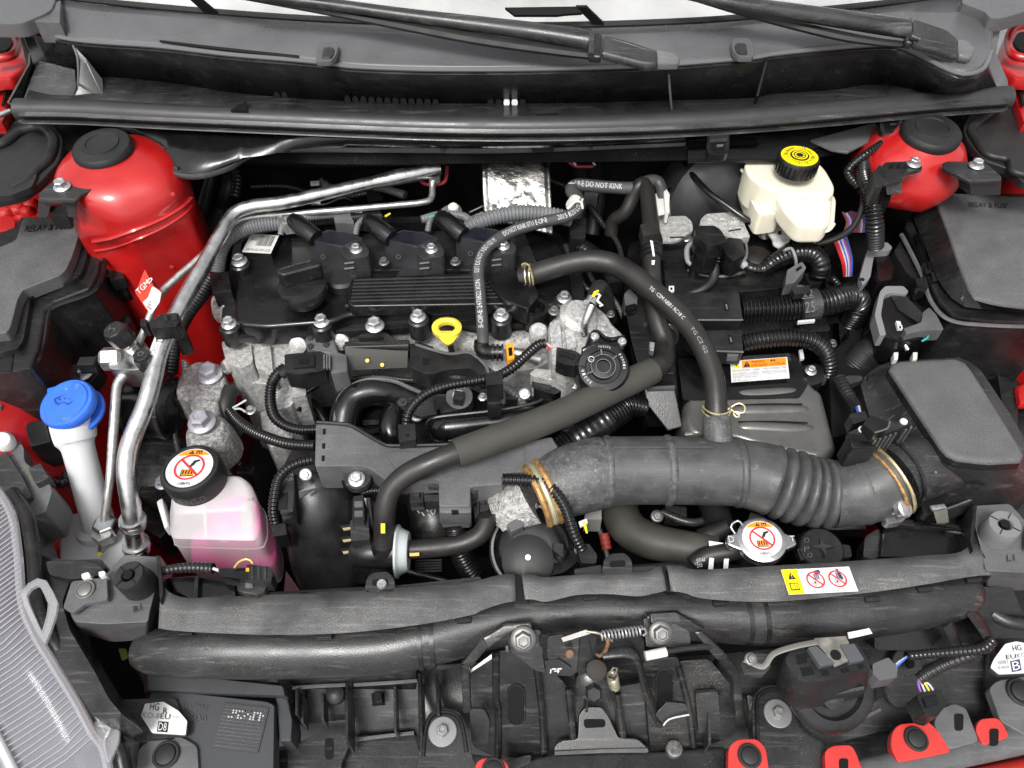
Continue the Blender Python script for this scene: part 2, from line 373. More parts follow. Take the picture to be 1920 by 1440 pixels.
# ================================================================= the shell of the bay
def sheet(name, rows, m, parent=None, solid=.003, n=40, **k):
    return mk(name, grid([spl(r, n) for r in rows]), m, parent, solid=solid, **k)
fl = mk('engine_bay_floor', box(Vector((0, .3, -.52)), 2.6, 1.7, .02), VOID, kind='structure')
mk('firewall', box(Vector((0, .72, -.15)), 1.9, .03, .74), FELT, kind='structure', bev=.004)
mk('ground', box(Vector((0, 1, -.86)), 60, 60, .02), mat('pale_asphalt', (.16, .16, .16), .9, var=.2), kind='structure')
HIT = {}
def apron(sx):
    o = T('inner_fender', ('red painted inner fender and strut tower on the side of the blue washer cap' if sx < 0 else 'red painted inner fender and strut tower behind the box beside the white brake reservoir'), 'car panel', Vector((sx * .6, .35, -.3)), 'red inner fenders either side of the engine')
    rows = []
    for y in (-.12, .0, .12, .24, .36, .48, .60, .68):
        rows.append([Vector((sx * (a if sx < 0 else a + .13), y, b + .05 * y)) for a, b in ((.95, .03), (.74, .03), (.66, .02), (.61, -.04), (.57, -.16), (.53, -.30), (.52, -.50))])
    mk('apron', grid([spl(r, 30) for r in rows]), RED, o, solid=.003)
    if sx < 0: c0 = W(197, 286, .20)
    else: c0 = W(1742, 256, .20)
    m0 = mpp(c0); k = -sx
    if sx < 0: pr = [(40, .004, 0, 0), (60, .0, 0, 0), (76, -.004, 3, -2), (97, -.011, 9, -6), (110, -.022, 15, -11), (115, -.040, 20, -14), (113, -.058, 23, -16), (116, -.072, 25, -18), (115, -.10, 26, -20), (115, -.14, 27, -21), (115, -.25, 28, -22), (115, -.45, 30, -24)]
    else: pr = [(38, .004, 0, 0), (52, .0, 0, 2), (64, -.006, 2, 3), (80, -.014, 6, 4), (92, -.026, 10, 5), (99, -.042, 12, 6), (101, -.055, 13, 6), (98, -.075, 13, 8), (84, -.090, 13, 12), (40, -.10, 13, 20)]
    rings = []
    for r, h, dx, dy in pr:
        row = []
        for i in range(72):
            t = 2 * math.pi * i / 72; rr = r * (1 + (.035 * math.cos(3 * t + 1) + .075 * mnoise.noise(Vector((math.cos(t) * 1.6, math.sin(t) * 1.6, h * 22 + sx)))) * (0 if r < 62 else 1) + (0 if r < 62 else .07 * math.exp(-((t - 5.0) / .35) ** 2 - ((h + .055) / .025) ** 2) - .09 * math.exp(-((t - 4.25) / .3) ** 2 - ((h + .045) / .02) ** 2) + .06 * math.exp(-((t - 5.75) / .25) ** 2 - ((h + .03) / .02) ** 2)))
            wf_ = max(0, min(1, (-.062 - h) / .03)) * .8
            rr *= 1 - wf_ + wf_ * math.cos(math.pi / 6) / math.cos(((t + .35) % (math.pi / 3)) - math.pi / 6) * 1.05
            row.append(c0 + Vector((k * dx * m0 + math.cos(t) * rr * m0, dy * m0 + math.sin(t) * rr * m0 * .95, h)))
        rings.append([Vector(p) for p in row])
    rings = [[cr([q[j] for q in rings], a, b / 3) for j in range(72)] for a in range(len(rings) - 1) for b in range(3)] + [rings[-1]]
    g_ = loft(rings); mk('strut_tower', g_, RED, o, ang=60)
    bv = BVHTree.FromPolygons(g_[0], g_[1])
    def hit(u, v, lift=.0):
        q = bv.ray_cast(CAM, ray(u, v))
        return (q[0] + q[1] * lift) if q[0] is not None else W(u, v, .12)
    def bead(l, r, name='weld_seam', flat=.6):
        P = [hit(u, v, .001) for u, v in l]; mk(name, sweep([(p, r) for p in P], 8, flat=flat, jit=.12), RED, o)
    if sx < 0:
        bead([(176, 452), (210, 446), (250, 432), (300, 412), (340, 388), (356, 372)], .0055); bead([(178, 470), (214, 464), (254, 450), (304, 428), (344, 402), (358, 386)], .004, 'sealer_bead')
        for u, v in ((324, 364), (322, 500)): mk('spot_weld', lathe(hit(u, v), Vector((.5, -.6, .5)), [(.003, -.001), (.003, .001), (0, .0015)], 10), RED, o)
    else:
        mk('flange_tab', plate(pts(rnd([(1596, 284), (1640, 276), (1664, 300), (1650, 318), (1604, 304)], 6), .145), .006), RED, o, bev=.001)
    HIT[sx] = hit
    mk('tower_cap', lathe(c0 + Z * .002, Vector((0, -.08, 1)), [(53 * m0, -.004), (55 * m0, .002), (54 * m0, .007), (50 * m0, .0105), (34 * m0, .0125), (33 * m0, .0145), (27 * m0, .0145), (26 * m0, .013), (0, .0125)], 48), RUB, o)
    return o, c0
fl_l, tl = apron(-1); fl_r, tr = apron(1)
ln = T('added_side_shade', 'added black panels standing in for unlit depth along the right side of the bay', 'shade panel', W(1700, 700, -.2))  # added panels hide the red apron and stand in for unlit depth
mk('shade_panel', prism(pts([(1545, 440), (1640, 420), (1700, 470), (1720, 700), (1650, 800), (1560, 820)], .0), .3), VOID, ln)
mk('shade_panel', prism(pts([(1830, 560), (2060, 540), (2060, 1010), (1800, 1000), (1780, 900), (1850, 760)], -.05), .2), BLK, ln)
mk('shade_panel', prism(pts([(1840, 1060), (2060, 1060), (2060, 1420), (1850, 1300)], -.11), .1), BLK, ln)
ll = T('added_corner_shade', 'added black panel standing in for deep shade beside the left lamp housing', 'shade panel', W(250, 1280, -.2))  # added panel, keeps this hollow black in place of real shade
mk('shade_panel', prism(pts([(150, 1120), (300, 1140), (320, 1320), (230, 1340), (180, 1250)], -.15), .1), VOID, ll)
# wrinkled sealer and a torn tab by the corner of the left box
for k, (u, v, r) in enumerate(((12, 398, 16), (34, 392, 15), (58, 384, 14), (6, 425, 15), (30, 446, 13), (52, 398, 12))):
    mk('sealer_bead', lathe(W(u, v, .062), Z, [(r * .0009, -.02), (r * .0009, .002), (r * .0006, .008), (0, .010)], 12), RED, fl_l)
mk('tow_tab', plate(pts(rnd([(-20, 412), (18, 402), (30, 418), (25, 432), (-20, 436)], 9), .075), .004), RED, fl_l, bev=.001)
# ---- windscreen over a pale sheet
ws = T('windscreen', 'pale windscreen edge behind the wiper arms', 'windscreen', W(960, 40, .30))
base = [(60, -16, .30), (150, 2, .30), (400, 26, .305), (640, 42, .31), (960, 52, .312), (1280, 44, .31), (1500, 26, .305), (1720, 2, .30), (1820, -16, .30)]
b0 = [W(*q) for q in base]
mk('glass', grid([spl(b0, 40), spl([p + Vector((0, .35, .22)) for p in b0], 40), spl([p + Vector((0, .7, .44)) for p in b0], 40)]), GLASS, ws, solid=.005)
mk('pale_sheet', grid([spl([p + Vector((0, .02, -.012)) for p in b0], 40), spl([p + Vector((0, .75, .40)) for p in b0], 40)]), PALE, ws)
mk('edge_seal', sweep([(p + Vector((0, -.002, .004)), .0045) for p in b0], 8), RUB, ws)
mk('shade_band', grid([spl([p + Vector((0, .060, .036)) for p in b0[2:7]], 30), spl([p + Vector((0, .112, .068)) for p in b0[2:7]], 30)]), DARK, ws, solid=.004)
mk('mirror_bracket', plate(pts([(947, 14, .345), (1080, 12, .345), (1092, 24, .34), (1060, 26, .34), (1045, 28, .34), (965, 28, .34)]), .004), DARK, ws)
mk('strap', plate(pts([(1080, 14, .345), (1100, 14, .345), (1133, 46, .318), (1112, 46, .318)]), .004), DARK, ws)
mk('strap', plate(pts([(352, -4, .335), (372, -4, .335), (408, 26, .31), (384, 25, .31)]), .004), DARK, ws)
# ---- cowl
cw = T('windscreen_cowl', 'wide grey plastic cowl panel below the windscreen with an upright front lip', 'cowl panel', W(960, 130, .28))
ridge = [(30, 42), (130, 73), (300, 87), (430, 102), (560, 113), (620, 119), (665, 125), (800, 130), (960, 130), (1100, 127), (1220, 123), (1330, 115), (1420, 107), (1445, 102), (1560, 90), (1665, 84), (1712, 98), (1775, 130), (1810, 139), (1842, 128), (1856, 96)]
ZR = .29
rg = [W(u, v, ZR) for u, v in ridge]
top = [(100, -8), (160, 6), (300, 18), (430, 30), (560, 38), (620, 42), (665, 44), (800, 50), (960, 54), (1100, 52), (1220, 48), (1330, 42), (1420, 36), (1445, 34), (1560, 22), (1665, 10), (1712, 4), (1760, -4), (1800, -10), (1840, -14), (1870, -16)]
tp = [W(u, v, .302) for u, v in top]
mid = [a.lerp(b, .72) + Z * (.005) for a, b in zip(rg, tp)]
mid2 = [a.lerp(b, .76) + Z * (-.002) for a, b in zip(rg, tp)]
q1 = [a.lerp(b, .06) + Z * .003 for a, b in zip(rg, tp)]
N_ = 110
def rows(*L): return [spl(l, N_) for l in L]
mk('upper_panel', grid(rows(rg, q1, mid, mid2, tp)), COWL, cw, solid=.003, ang=60)
val = [(60, 165), (190, 148), (330, 160), (430, 176), (560, 188), (620, 191), (665, 193), (800, 196), (960, 197), (1100, 196), (1220, 192), (1330, 190), (1420, 186), (1445, 180), (1560, 172), (1640, 160), (1700, 168), (1760, 180), (1800, 178), (1840, 172), (1870, 165)]
vl = [W(u, v, .232) for u, v in val]
lp = [a + Vector((0, -.006, -.004)) for a in rg]
lp2 = [a + Vector((0, -.004, -.012)) for a in rg]
mk('ridge_highlight', sweep([(p + Vector((0, -.002, .001)), .0032) for p in rg], 8, step=.01), mat('ridge_highlight_grey', (.12, .12, .125), .22, rvar=.03), cw)  # lighter bead paints the highlight along the ridge
gw_ = grid(rows(rg, lp, lp2, vl)); bvw = BVHTree.FromPolygons(gw_[0], gw_[1])
def onw(u, v):
    q = bvw.ray_cast(CAM, ray(u, v)); return q[0] if q[0] is not None else W(u, v, .24)
mk('front_wall', gw_, BLK, cw, solid=.003, ang=60)  # wall of the grey cowl coloured black, its shade put into the colour
seal = [(34, 206), (150, 208), (300, 216), (480, 224), (640, 231), (800, 237), (960, 239), (1120, 237), (1280, 231), (1440, 221), (1600, 207), (1720, 196), (1820, 188), (1890, 183)]
sp_ = [W(u, v, .222) for u, v in seal]
mk('lower_shelf', grid(rows(vl, [W(u, v + 14, .224) for u, v in seal])), COWL if False else DGREY, cw, solid=.003)
def slot_at(x, v, m):
    c = onw(x, v); mk('vent_slot', loft([[c + X * (.0042 * math.cos(t)) + Vector((0, -.0012 - .001 * k, 0)) + Vector((0, .1, 1)).normalized() * (.0062 * math.sin(t)) for t in [2 * math.pi * j / 16 for j in range(16)]] for k in (0, 1)]), m, cw)
for x in list(range(652, 822, 15)): slot_at(x, 186 + (x - 652) * .03, DARK)
for x in (520, 534): slot_at(x, 179, DARK)
for i, x in enumerate((920, 935, 950, 965, 980)): slot_at(x, 191, DARK if i not in (2, 3) else PALE)
mk('shelf_notch', plate(pts([(1004, 214), (1047, 212), (1047, 222), (1004, 223)], .2335), .003), DARK, cw)
mk('shelf_notch', plate(pts([(432, 206), (462, 189), (464, 207)], .240), .003), DARK, cw)
# ribs that stand between wall and seal
def fin(l, t=.003):
    p = pts(l); return prism([a - X * t / 2 for a in p], X * t)
mk('rib', fin([(137, 85, .285), (146, 110, .27), (146, 160, .24), (136, 192, .225), (200, 192, .222), (190, 148, .235), (162, 112, .27)], .002), BLK, cw)
mk('rib_edge', sweep(hp([(137, 86, .285, 2), (146, 112, .27, 2.2), (146, 160, .24, 2.2), (137, 192, .225, 2)]), 6), GREY, cw)
mk('rib', sweep(hp([(1254, 141, .284, 3), (1256, 170, .262, 3.4), (1260, 212, .226, 3.4)]), 8, flat=.7), GREY, cw)
mk('rib', fin([(1440, 104, .29), (1414, 198, .23), (1420, 180, .25)]), DARK, cw)
mk('gutter_plate', plate(pts([(70, 112, .26), (140, 130, .255), (142, 165, .24), (130, 194, .222), (40, 194, .222), (60, 150, .24)]), .003), DGREY, cw, bev=.001)
mk('gutter_end', fin([(55, 100, .275), (54, 120, .262), (15, 192, .222), (32, 203, .215), (62, 130, .24)]), DGREY, cw)
mk('corner_trim', plate(rnd_ if False else pts(rnd([(-60, -30), (112, -30), (100, 12), (92, 22), (60, 36), (40, 44), (0, 44), (-60, 42)], 12), .315), .02), COWL, cw, bev=.004)
mk('corner_block', prism(pts([(64, 28), (85, 8), (114, 0), (112, 42), (64, 40)], .312), .03), GREY, cw, bev=.002)
mk('corner_trim', plate(pts(rnd([(1822, -30), (2000, -30), (1960, 10), (1880, 34), (1855, 34), (1848, 22), (1800, 4)], 10), .315), .02), COWL, cw, bev=.004)
mk('corner_block', prism(pts([(1796, 0), (1852, 30), (1850, 36), (1792, 38)], .30), .03), GREY, cw, bev=.002)
mk('side_gutter', plate(pts([(1852, 38, .30), (1880, 32, .30), (1868, 100, .27), (1890, 150, .24), (1893, 172, .225), (1830, 178, .23), (1855, 120, .265)]), .004), GREY, cw, bev=.001)
mk('panel_gap', sweep(hp([(300, 77, .296, 2), (420, 92, .2955, 3), (560, 107, .295, 3)]), 6), DARK, cw)
for x, y, s in ((613, 100, 1), (1392, 92, -1)):
    nz = [(x - 22, y + 14), (x - 18, y - 16), (x - 10, y - 22), (x + 14, y - 22), (x + 22, y - 16), (x + 18, y + 2), (x + 8, y + 14)]
    nz = nz if s > 0 else [(2 * x - a, b) for a, b in nz][::-1]
    mk('hood_stop', prism(pts(rnd(nz, 5), .306), .008), COWL, cw, bev=.002)
    nz = [(x + (a - x) * .55 + 2 * s, y + (b - y) * .55) for a, b in nz]
    mk('hood_stop_pad', prism(pts(rnd(nz, 4), .3085), .006), DGREY, cw, bev=.0015)
# seal
hs_ = T('hood_seal', 'long round black rubber hood seal across the back of the engine bay', 'rubber seal', W(960, 230, .2))
mk('seal_tube', sweep([(p, 21 * mpp(p)) for p in sp_], 18, step=.01), mat('satin_seal_rubber', (.030, .030, .031), .36, bump=.2, bscale=900, dust=.15), hs_)
mk('seal_lip', grid(rows([W(u, v + 18, .218) for u, v in seal], [W(u, v + 26, .214) for u, v in seal], [W(u, v + 24, .206) for u, v in seal])), DGREY, hs_, solid=.002)
# dark guard below the seal
gd = T('cowl_guard', 'black lower cowl guard with a curved apron hanging below the hood seal', 'trim panel', W(700, 270, .19))
up = [(215, 236), (300, 244), (400, 250), (480, 253), (560, 256), (640, 260), (800, 264), (960, 266), (1120, 264), (1285, 258)]
lo = [(246, 270), (280, 302), (340, 322), (400, 320), (455, 294), (520, 277), (640, 276), (800, 276), (960, 276), (1285, 262)]
lo = [(232, 246), (248, 278), (290, 308), (360, 326), (425, 312), (475, 285), (540, 275), (800, 276), (960, 276), (1285, 263)]
U_ = [W(u, v, .205) for u, v in up]; L_ = [W(u, v, .178) for u, v in lo]
mk('apron_sheet', grid(rows(U_, [a.lerp(b, .5) + Z * -.006 for a, b in zip(U_, L_)], L_)), BLKG, gd, solid=.002)
mk('edge_trim', grid(rows(L_, [p + Vector((0, -.004, .001)) for p in L_], [W(u, v + 11, .172) for u, v in lo])), GREY, gd, solid=.003, ang=60)
mk('trim_gap', plate(pts([(998, 275, .182), (1038, 274, .182), (1038, 284, .176), (998, 285, .176)]), .003), DARK, gd)
for u, v in ((330, 317), (539, 281), (831, 281), (1107, 275)): bolt(gd, u, v, .179, 5, Vector((0, -1, .6)), RUB, 'round', 'rivet')
mk('felt_pad', grid(rows([W(u, v, .172) for u, v in ((420, 262), (640, 272), (960, 276), (1285, 266), (1420, 262))], [W(u, v, .15) for u, v in ((430, 300), (640, 308), (960, 305), (1285, 300), (1430, 290))], [W(u, v, .12) for u, v in ((430, 312), (640, 318), (960, 306), (1285, 304), (1430, 300))])), FELT, gd, solid=.01)
mk('side_panel', plate(pts([(1290, 262), (1420, 252), (1560, 238), (1650, 228), (1640, 262), (1560, 286), (1500, 300), (1290, 300)], .165), .006), BLKG, gd, bev=.002)
mk('side_panel', plate(pts([(1520, 262), (1640, 230), (1660, 250), (1590, 285), (1560, 280)], .175), .004), GREY, gd, bev=.001)
mk('side_panel', plate(pts([(60, 225), (260, 238), (270, 300), (120, 300), (70, 262)], .16), .006), BLK, gd, bev=.002)
for u, v in ((1347, 265), (1672, 225)):
    c = T('hood_seal_clip', ('black stepped clip under the seal above the white brake reservoir' if u < 1500 else 'black stepped clip under the seal beside the black strut cap'), 'clip', W(u, v, .18), 'clips under the hood seal')
    mk('clip_body', prism(pts(rnd([(u - 20, v - 20), (u + 22, v - 22), (u + 20, v + 18), (u + 14, v + 24), (u - 18, v + 24), (u - 22, v + 14)], 4), .195), .012), BLK, c, bev=.002)
    mk('clip_step', prism(pts([(u - 18, v - 20), (u + 20, v - 22), (u + 18, v - 6), (u - 16, v - 4)], .200), .008), GREY, c, bev=.002)
    mk('clip_window', prism(pts([(u - 12, v + 4), (u + 12, v + 2), (u + 11, v + 15), (u - 12, v + 17)], .1965), .003), DARK, c)
    mk('clip_tongue', prism(pts([(u - 3, v + 6), (u + 10, v + 5), (u + 9, v + 9), (u - 3, v + 10)], .1975), .003), GREY, c)
# ---- wiper arms
def wiper(label, arm, blade, hinge, boot):
    o = T('wiper_arm', label, 'wiper', W(*boot[0]), 'windscreen wiper arms')
    mk('blade', sweep(hp(blade), 8, flat=.7), RUB, o)
    mk('arm', sweep(hp(arm), 12, flat=.8), DGREY, o)
    mk('hinge', prism(pts(hinge[0]), .010), BLK, o, bev=.003)
    mk('hinge_pin', sweep(hp(hinge[1]), 10), DGREY, o)
    mk('arm_head', prism(pts(boot), .010), DGREY, o, bev=.004)
    mk('pivot_cap', prism(pts(hinge[2]), .008), GREY, o, bev=.004)
wiper('long black wiper arm reaching left along the glass, its head at the centre',
      [(440, -14, .36, 10), (620, 8, .352, 12), (760, 28, .345, 14), (900, 46, .338, 17), (1020, 62, .333, 20), (1106, 76, .33, 23)],
      [(380, -20, .355, 7), (620, 22, .340, 10), (760, 48, .333, 13), (900, 74, .325, 14), (1040, 94, .32, 13), (1120, 104, .318, 11)],
      ([(1100, 62, .338), (1122, 60, .338), (1130, 64, .338), (1128, 106, .33), (1104, 104, .33)], [(1110, 62, .340, 6), (1108, 104, .332, 6)], [(1232, 93, .325), (1262, 97, .32), (1276, 108, .315), (1272, 120, .31), (1232, 120, .31)]),
      [(1132, 64, .335), (1180, 76, .332), (1234, 94, .325), (1234, 120, .315), (1210, 121, .315), (1128, 100, .325)])
wiper('long black wiper arm reaching up from the right corner of the cowl',
      [(1260, -18, .365, 12), (1380, 6, .355, 15), (1500, 24, .345, 18), (1620, 42, .335, 20), (1702, 54, .33, 21)],
      [(1290, -6, .345, 6), (1420, 30, .332, 10), (1560, 64, .322, 12), (1640, 78, .318, 10), (1700, 84, .315, 8)],
      ([(1698, 32, .338), (1712, 32, .338), (1712, 80, .325), (1698, 78, .325)], [(1708, 68, .33, 6), (1724, 74, .328, 6)], [(1796, 72, .318), (1815, 74, .316), (1830, 90, .31), (1822, 108, .305), (1798, 104, .306)]),
      [(1712, 34, .336), (1728, 38, .334), (1775, 54, .325), (1798, 72, .318), (1797, 104, .306), (1760, 92, .312), (1712, 80, .32)])
# ---- red hood hinges at both top corners
for sx in (-1, 1):
    h = T('hinge_bracket', 'red painted hood hinge and fender edge at the %s end of the seal' % ('left' if sx < 0 else 'right'), 'hinge', W(20 if sx < 0 else 1900, 120, .22), 'red hood hinges at the ends of the cowl')
    q = (lambda u: u) if sx < 0 else (lambda u: 1920 - u + 4)
    mk('fender_edge', plate(pts([(q(-60), 46), (q(22), 46), (q(40), 70), (q(52), 100), (q(52), 122), (q(20), 146), (q(-60), 150)], .23), .02), RED, h, bev=.006)
    mk('hinge_arm', sweep(hp([(q(-20), 40, .26, 10), (q(22), 52, .26, 8), (q(34), 80, .25, 7), (q(22), 104, .25, 8), (q(-20), 112, .25, 8)]), 10), RED, h)
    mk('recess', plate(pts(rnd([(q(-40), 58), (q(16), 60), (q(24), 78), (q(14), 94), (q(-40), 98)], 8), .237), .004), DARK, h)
    mk('fender_rail', plate(pts([(q(-60), 150), (q(14), 150), (q(20), 186), (q(4), 230), (q(-60), 230)], .20), .02), RED, h, bev=.006)
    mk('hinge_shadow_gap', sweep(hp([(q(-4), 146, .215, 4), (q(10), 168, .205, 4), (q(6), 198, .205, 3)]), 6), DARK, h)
h_ = T('gas_strut', 'thin silver rod end poking from under the left end of the hood seal', 'rod', W(8, 214, .21))
mk('rod', sweep(hp([(-20, 222, .21, 6), (20, 208, .21, 5)]), 10), ALU, h_)
# ---- black foam fender fillers
ff = T('foam_filler', 'dark moulded foam fender filler at the upper left below the seal', 'foam block', W(40, 290, .16), 'foam blocks at the back corners')
mk('filler_body', prism(pts(rnd([(-80, 250), (0, 262), (26, 226), (52, 215), (92, 226), (118, 256), (112, 300), (70, 345), (40, 366), (-20, 378), (-80, 380)], 12), .185), .012), RUB, ff, bev=.008, seg=3)
mk('filler_rim', sweep(hp([(-60, 272, .188, 8), (0, 272, .188, 8), (40, 246, .188, 9), (78, 240, .188, 9), (100, 262, .188, 9), (92, 296, .188, 9), (70, 318, .188, 8), (52, 336, .188, 7), (20, 352, .188, 6)]), 10), RUB, ff)
mk('filler_lobe', prism(pts(rnd([(-60, 330), (10, 345), (30, 335), (45, 318), (70, 325), (60, 350), (20, 366), (-60, 372)], 6), .190), .01), RUB, ff, bev=.004)
ff = T('foam_filler', 'dark moulded foam fender filler at the upper right above the relay box', 'foam block', W(1880, 260, .16), 'foam blocks at the back corners')
mk('filler_body', prism(pts(rnd([(2000, 180), (1905, 196), (1876, 198), (1820, 210), (1806, 236), (1812, 262), (1845, 300), (1892, 316), (1920, 342), (2000, 350)], 10), .185), .012), RUB, ff, bev=.008, seg=3)
mk('filler_rim', sweep(hp([(1872, 206, .188, 6), (1824, 238, .188, 8), (1830, 262, .188, 7), (1852, 290, .188, 7), (1890, 300, .188, 7), (1900, 322, .188, 7), (1940, 330, .188, 7)]), 10), RUB, ff)
# ================================================================= left side
# ---- left relay box
fb = T('relay_box', 'angular black relay and fuse box with a grey grained lid at the left edge', 'fuse box', W(60, 600, -.05), 'relay and fuse boxes')
lidp = [(43, 407), (147, 405), (151, 430), (136, 478), (124, 505), (112, 516), (43, 543), (33, 560), (20, 612), (12, 624), (-80, 632), (-80, 470), (0, 463), (30, 450)]
rim = [(38, 407), (156, 406), (168, 440), (160, 490), (152, 512), (138, 526), (74, 544), (57, 558), (44, 636), (34, 652), (0, 662), (-84, 668), (-84, 470), (0, 463), (26, 450)]
LT = pts(rnd(lidp, 5, 2), .10)
lid_ = mk('lid', prism(LT, .02), LID, fb, bev=.004, seg=3)
RT = pts(rnd(rim, 5, 2), .086)
mk('lid_rim', prism(RT, .012), BLK, fb, bev=.003)
body = [(38, 420), (176, 410), (188, 470), (184, 508), (168, 540), (100, 566), (84, 580), (72, 650), (56, 690), (0, 700), (-84, 700), (-84, 470)]
mk('housing', loft([pts(body, .078), [p + Vector((.010, -.004, -.06)) for p in pts(body, .078)], [p + Vector((.014, -.010, -.11)) for p in pts(body, .078)], [p + Vector((-.004, .0, -.17)) for p in pts(body, .078)]]), BLK, fb, bev=.004)
mk('housing_rail', sweep(hp([(186, 420, .082, 5), (196, 470, .08, 5), (192, 515, .078, 5), (172, 548, .076, 5), (108, 572, .074, 5), (92, 590, .072, 5), (80, 655, .07, 5), (50, 694, .07, 5), (-20, 704, .07, 5)]), 6), BLKG, fb)
f = face([(46, 436, .1), (133, 430, .1), (50, 424, .1)])
put(f, 'RELAY & FUSE', 0, 0, 1, 1, BLK, lid_)
mk('side_socket', join(prism(pts([(176, 486), (222, 482), (226, 514), (182, 522)], .06), .05)), BLKG, fb, bev=.003)
mk('side_socket_mouth', prism(pts([(200, 490), (226, 487), (232, 520), (206, 526)], .061), .02), BLK, fb, bev=.002)
mk('latch', prism(pts([(-10, 662), (26, 660), (22, 694), (-10, 696)], .08), .03), BLKG, fb, bev=.003)
mk('mounting_leg', prism(pts([(196, 540), (214, 552), (246, 598), (236, 618), (206, 590)], .0), .03), BLK, fb, bev=.003)
mk('mounting_leg', prism(pts([(196, 596), (232, 602), (236, 620), (200, 622)], -.02), .02), BLKG, fb, bev=.003)
br = T('box_bracket', 'bent black steel bracket bolted to the red strut tower above the left box', 'bracket', W(110, 370, .11))
bl_ = [(72, 364), (96, 342), (130, 338), (178, 336), (186, 348), (170, 356), (150, 366), (142, 380), (74, 378)]
zl = min(.19, max(HIT[-1](u, v).z for u, v in bl_) + .004)
mk('bracket_plate', plate(pts(rnd(bl_, 5), zl), .004), HEATB, br, bev=.001)
mk('bracket_drop', plate(pts(rnd([(72, 374, zl), (142, 376, zl), (142, 406, zl - .028), (128, 408, zl - .03), (124, 388, zl - .012), (110, 380, zl - .006), (96, 384, zl - .01), (88, 408, zl - .03), (71, 408, zl - .03)], 3)), .004), mat('bracket_satin', (.06, .06, .06), .3, metal=.3), br, bev=.001)
mk('locking_tongue', prism(pts(rnd([(94, 386, zl - .02), (126, 386, zl - .02), (126, 406, zl - .034), (92, 406, zl - .034)], 3)), .02), BLKG, br, bev=.002)
bolt(br, 117, 350, zl + .001, 16, Vector((0, -.1, 1)))
# ---- air conditioning lines
ac = T('refrigerant_pipe', 'thick bent silver refrigerant pipe running down the left side', 'pipe', W(260, 1020, -.12))
big = [(826, 316, .125, 11), (800, 320, .125, 11), (700, 342, .125, 11.5), (540, 378, .125, 12.5), (470, 388, .122, 13), (436, 404, .118, 13), (414, 440, .112, 13.5), (380, 500, .10, 14.5), (330, 590, .085, 15.5), (300, 660, .07, 15.5), (287, 710, .058, 16.5), (272, 762, .045, 17), (250, 815, .03, 17.5), (240, 850, .018, 18), (238, 890, .002, 18.5), (246, 950, -.03, 18), (252, 1000, -.06, 17), (258, 1040, -.09, 16)]
mk('pipe', sweep(hp(big), 20), ALU, ac)
mk('pipe_flare', sweep(hp([(700, 342, .126, 11.5), (755, 330, .126, 15), (808, 318, .126, 16), (826, 316, .126, 12)]), 16), ALU, ac)
for u, v, z, r, m_ in ((249, 976, -.046, 22, ALU), (251, 984, -.05, 19, ALUD), (256, 1022, -.078, 23, ALU), (257, 1030, -.082, 21, ALU)):
    mk('ferrule', lathe(W(u, v, z), Vector((.05, .1, 1)), [(r * .0007, -.005), (r * .00076, 0), (r * .0007, .005)], 24), m_, ac)
lab = [(316, 612, .0795, 16.4), (306, 640, .074, 16.4), (294, 672, .067, 16.8)]
ps_ = mk('sticker', sweep(hp(lab), 20), WHITE, ac)
hose_text('D1', lab, .62, .30, INK, ps_, .35, .42); hose_text('1600 P-MRF-19W', lab, .95, .12, INK, ps_, -.35, .09); hose_text('SLZ HG ECW2', lab, .95, .2, INK, ps_, -.6, .09); hose_text('CR50', lab, .99, .68, INKG, ps_, .55, .3)
thin = T('refrigerant_line', 'thin silver line bending down from the firewall to a hex nut', 'pipe', W(195, 1040, -.12))
l1 = [(813, 322, .12, 6), (811, 350, .105, 6), (809, 370, .10, 6), (796, 379, .10, 6), (740, 385, .10, 6), (660, 392, .10, 6), (560, 400, .10, 6), (480, 406, .10, 6), (440, 418, .10, 6), (410, 450, .095, 7), (372, 486, .09, 7), (330, 522, .085, 7), (303, 548, .08, 7), (286, 580, .075, 7), (268, 626, .06, 7), (250, 662, .05, 8)]
l2 = [(246, 690, .04, 8), (232, 704, .035, 9), (220, 722, .03, 9), (216, 760, .02, 9), (212, 820, 0, 9), (206, 900, -.03, 8), (198, 960, -.06, 8), (192, 1030, -.10, 8), (190, 1060, -.12, 8)]
mk('line', sweep(hp(l1), 12), ALUD, thin); mk('line', sweep(hp(l2), 12), ALUD, thin)
mk('hex_nut', lathe(W(197, 985, -.072), Vector((.03, .05, 1)), [(.0135, -.014), (.015, -.012), (.015, .004), (.0125, .006)], 6), ALU, thin, bev=.001)
mk('hex_nut', lathe(W(195, 1002, -.08), Vector((.03, .05, 1)), [(.012, -.010), (.014, -.008), (.014, .006)], 6), ALUD, thin, bev=.001)
mk('paint_dot', lathe(W(188, 1040, -.09), Vector((0, -.4, 1)), [(.003, 0), (.003, .003), (0, .003)], 10), YEL, thin)
vb = T('service_valve', 'silver machined refrigerant block with service ports and two black octagonal caps', 'valve', W(240, 690, .02))
mk('block', prism(pts(rnd([(200, 655), (230, 650), (272, 640), (288, 668), (280, 690), (250, 694), (205, 692)], 5), .05), .035), ALU, vb, bev=.004)
ax_ = Vector((-1, -.15, .05))
mk('sensor_hex', lathe(W(214, 672, .045), ax_, [(.012, -.012), (.016, -.008), (.016, .012), (.012, .016)], 6), ALUD, vb, bev=.001)
mk('sensor', sweep(hp([(205, 674, .045, 11), (182, 677, .045, 11), (178, 677, .045, 8)]), 14), RUB, vb)
mk('sensor_plug', pbox(162, 676, .055, 32, 22, .018, 3), BLK, vb, bev=.002)
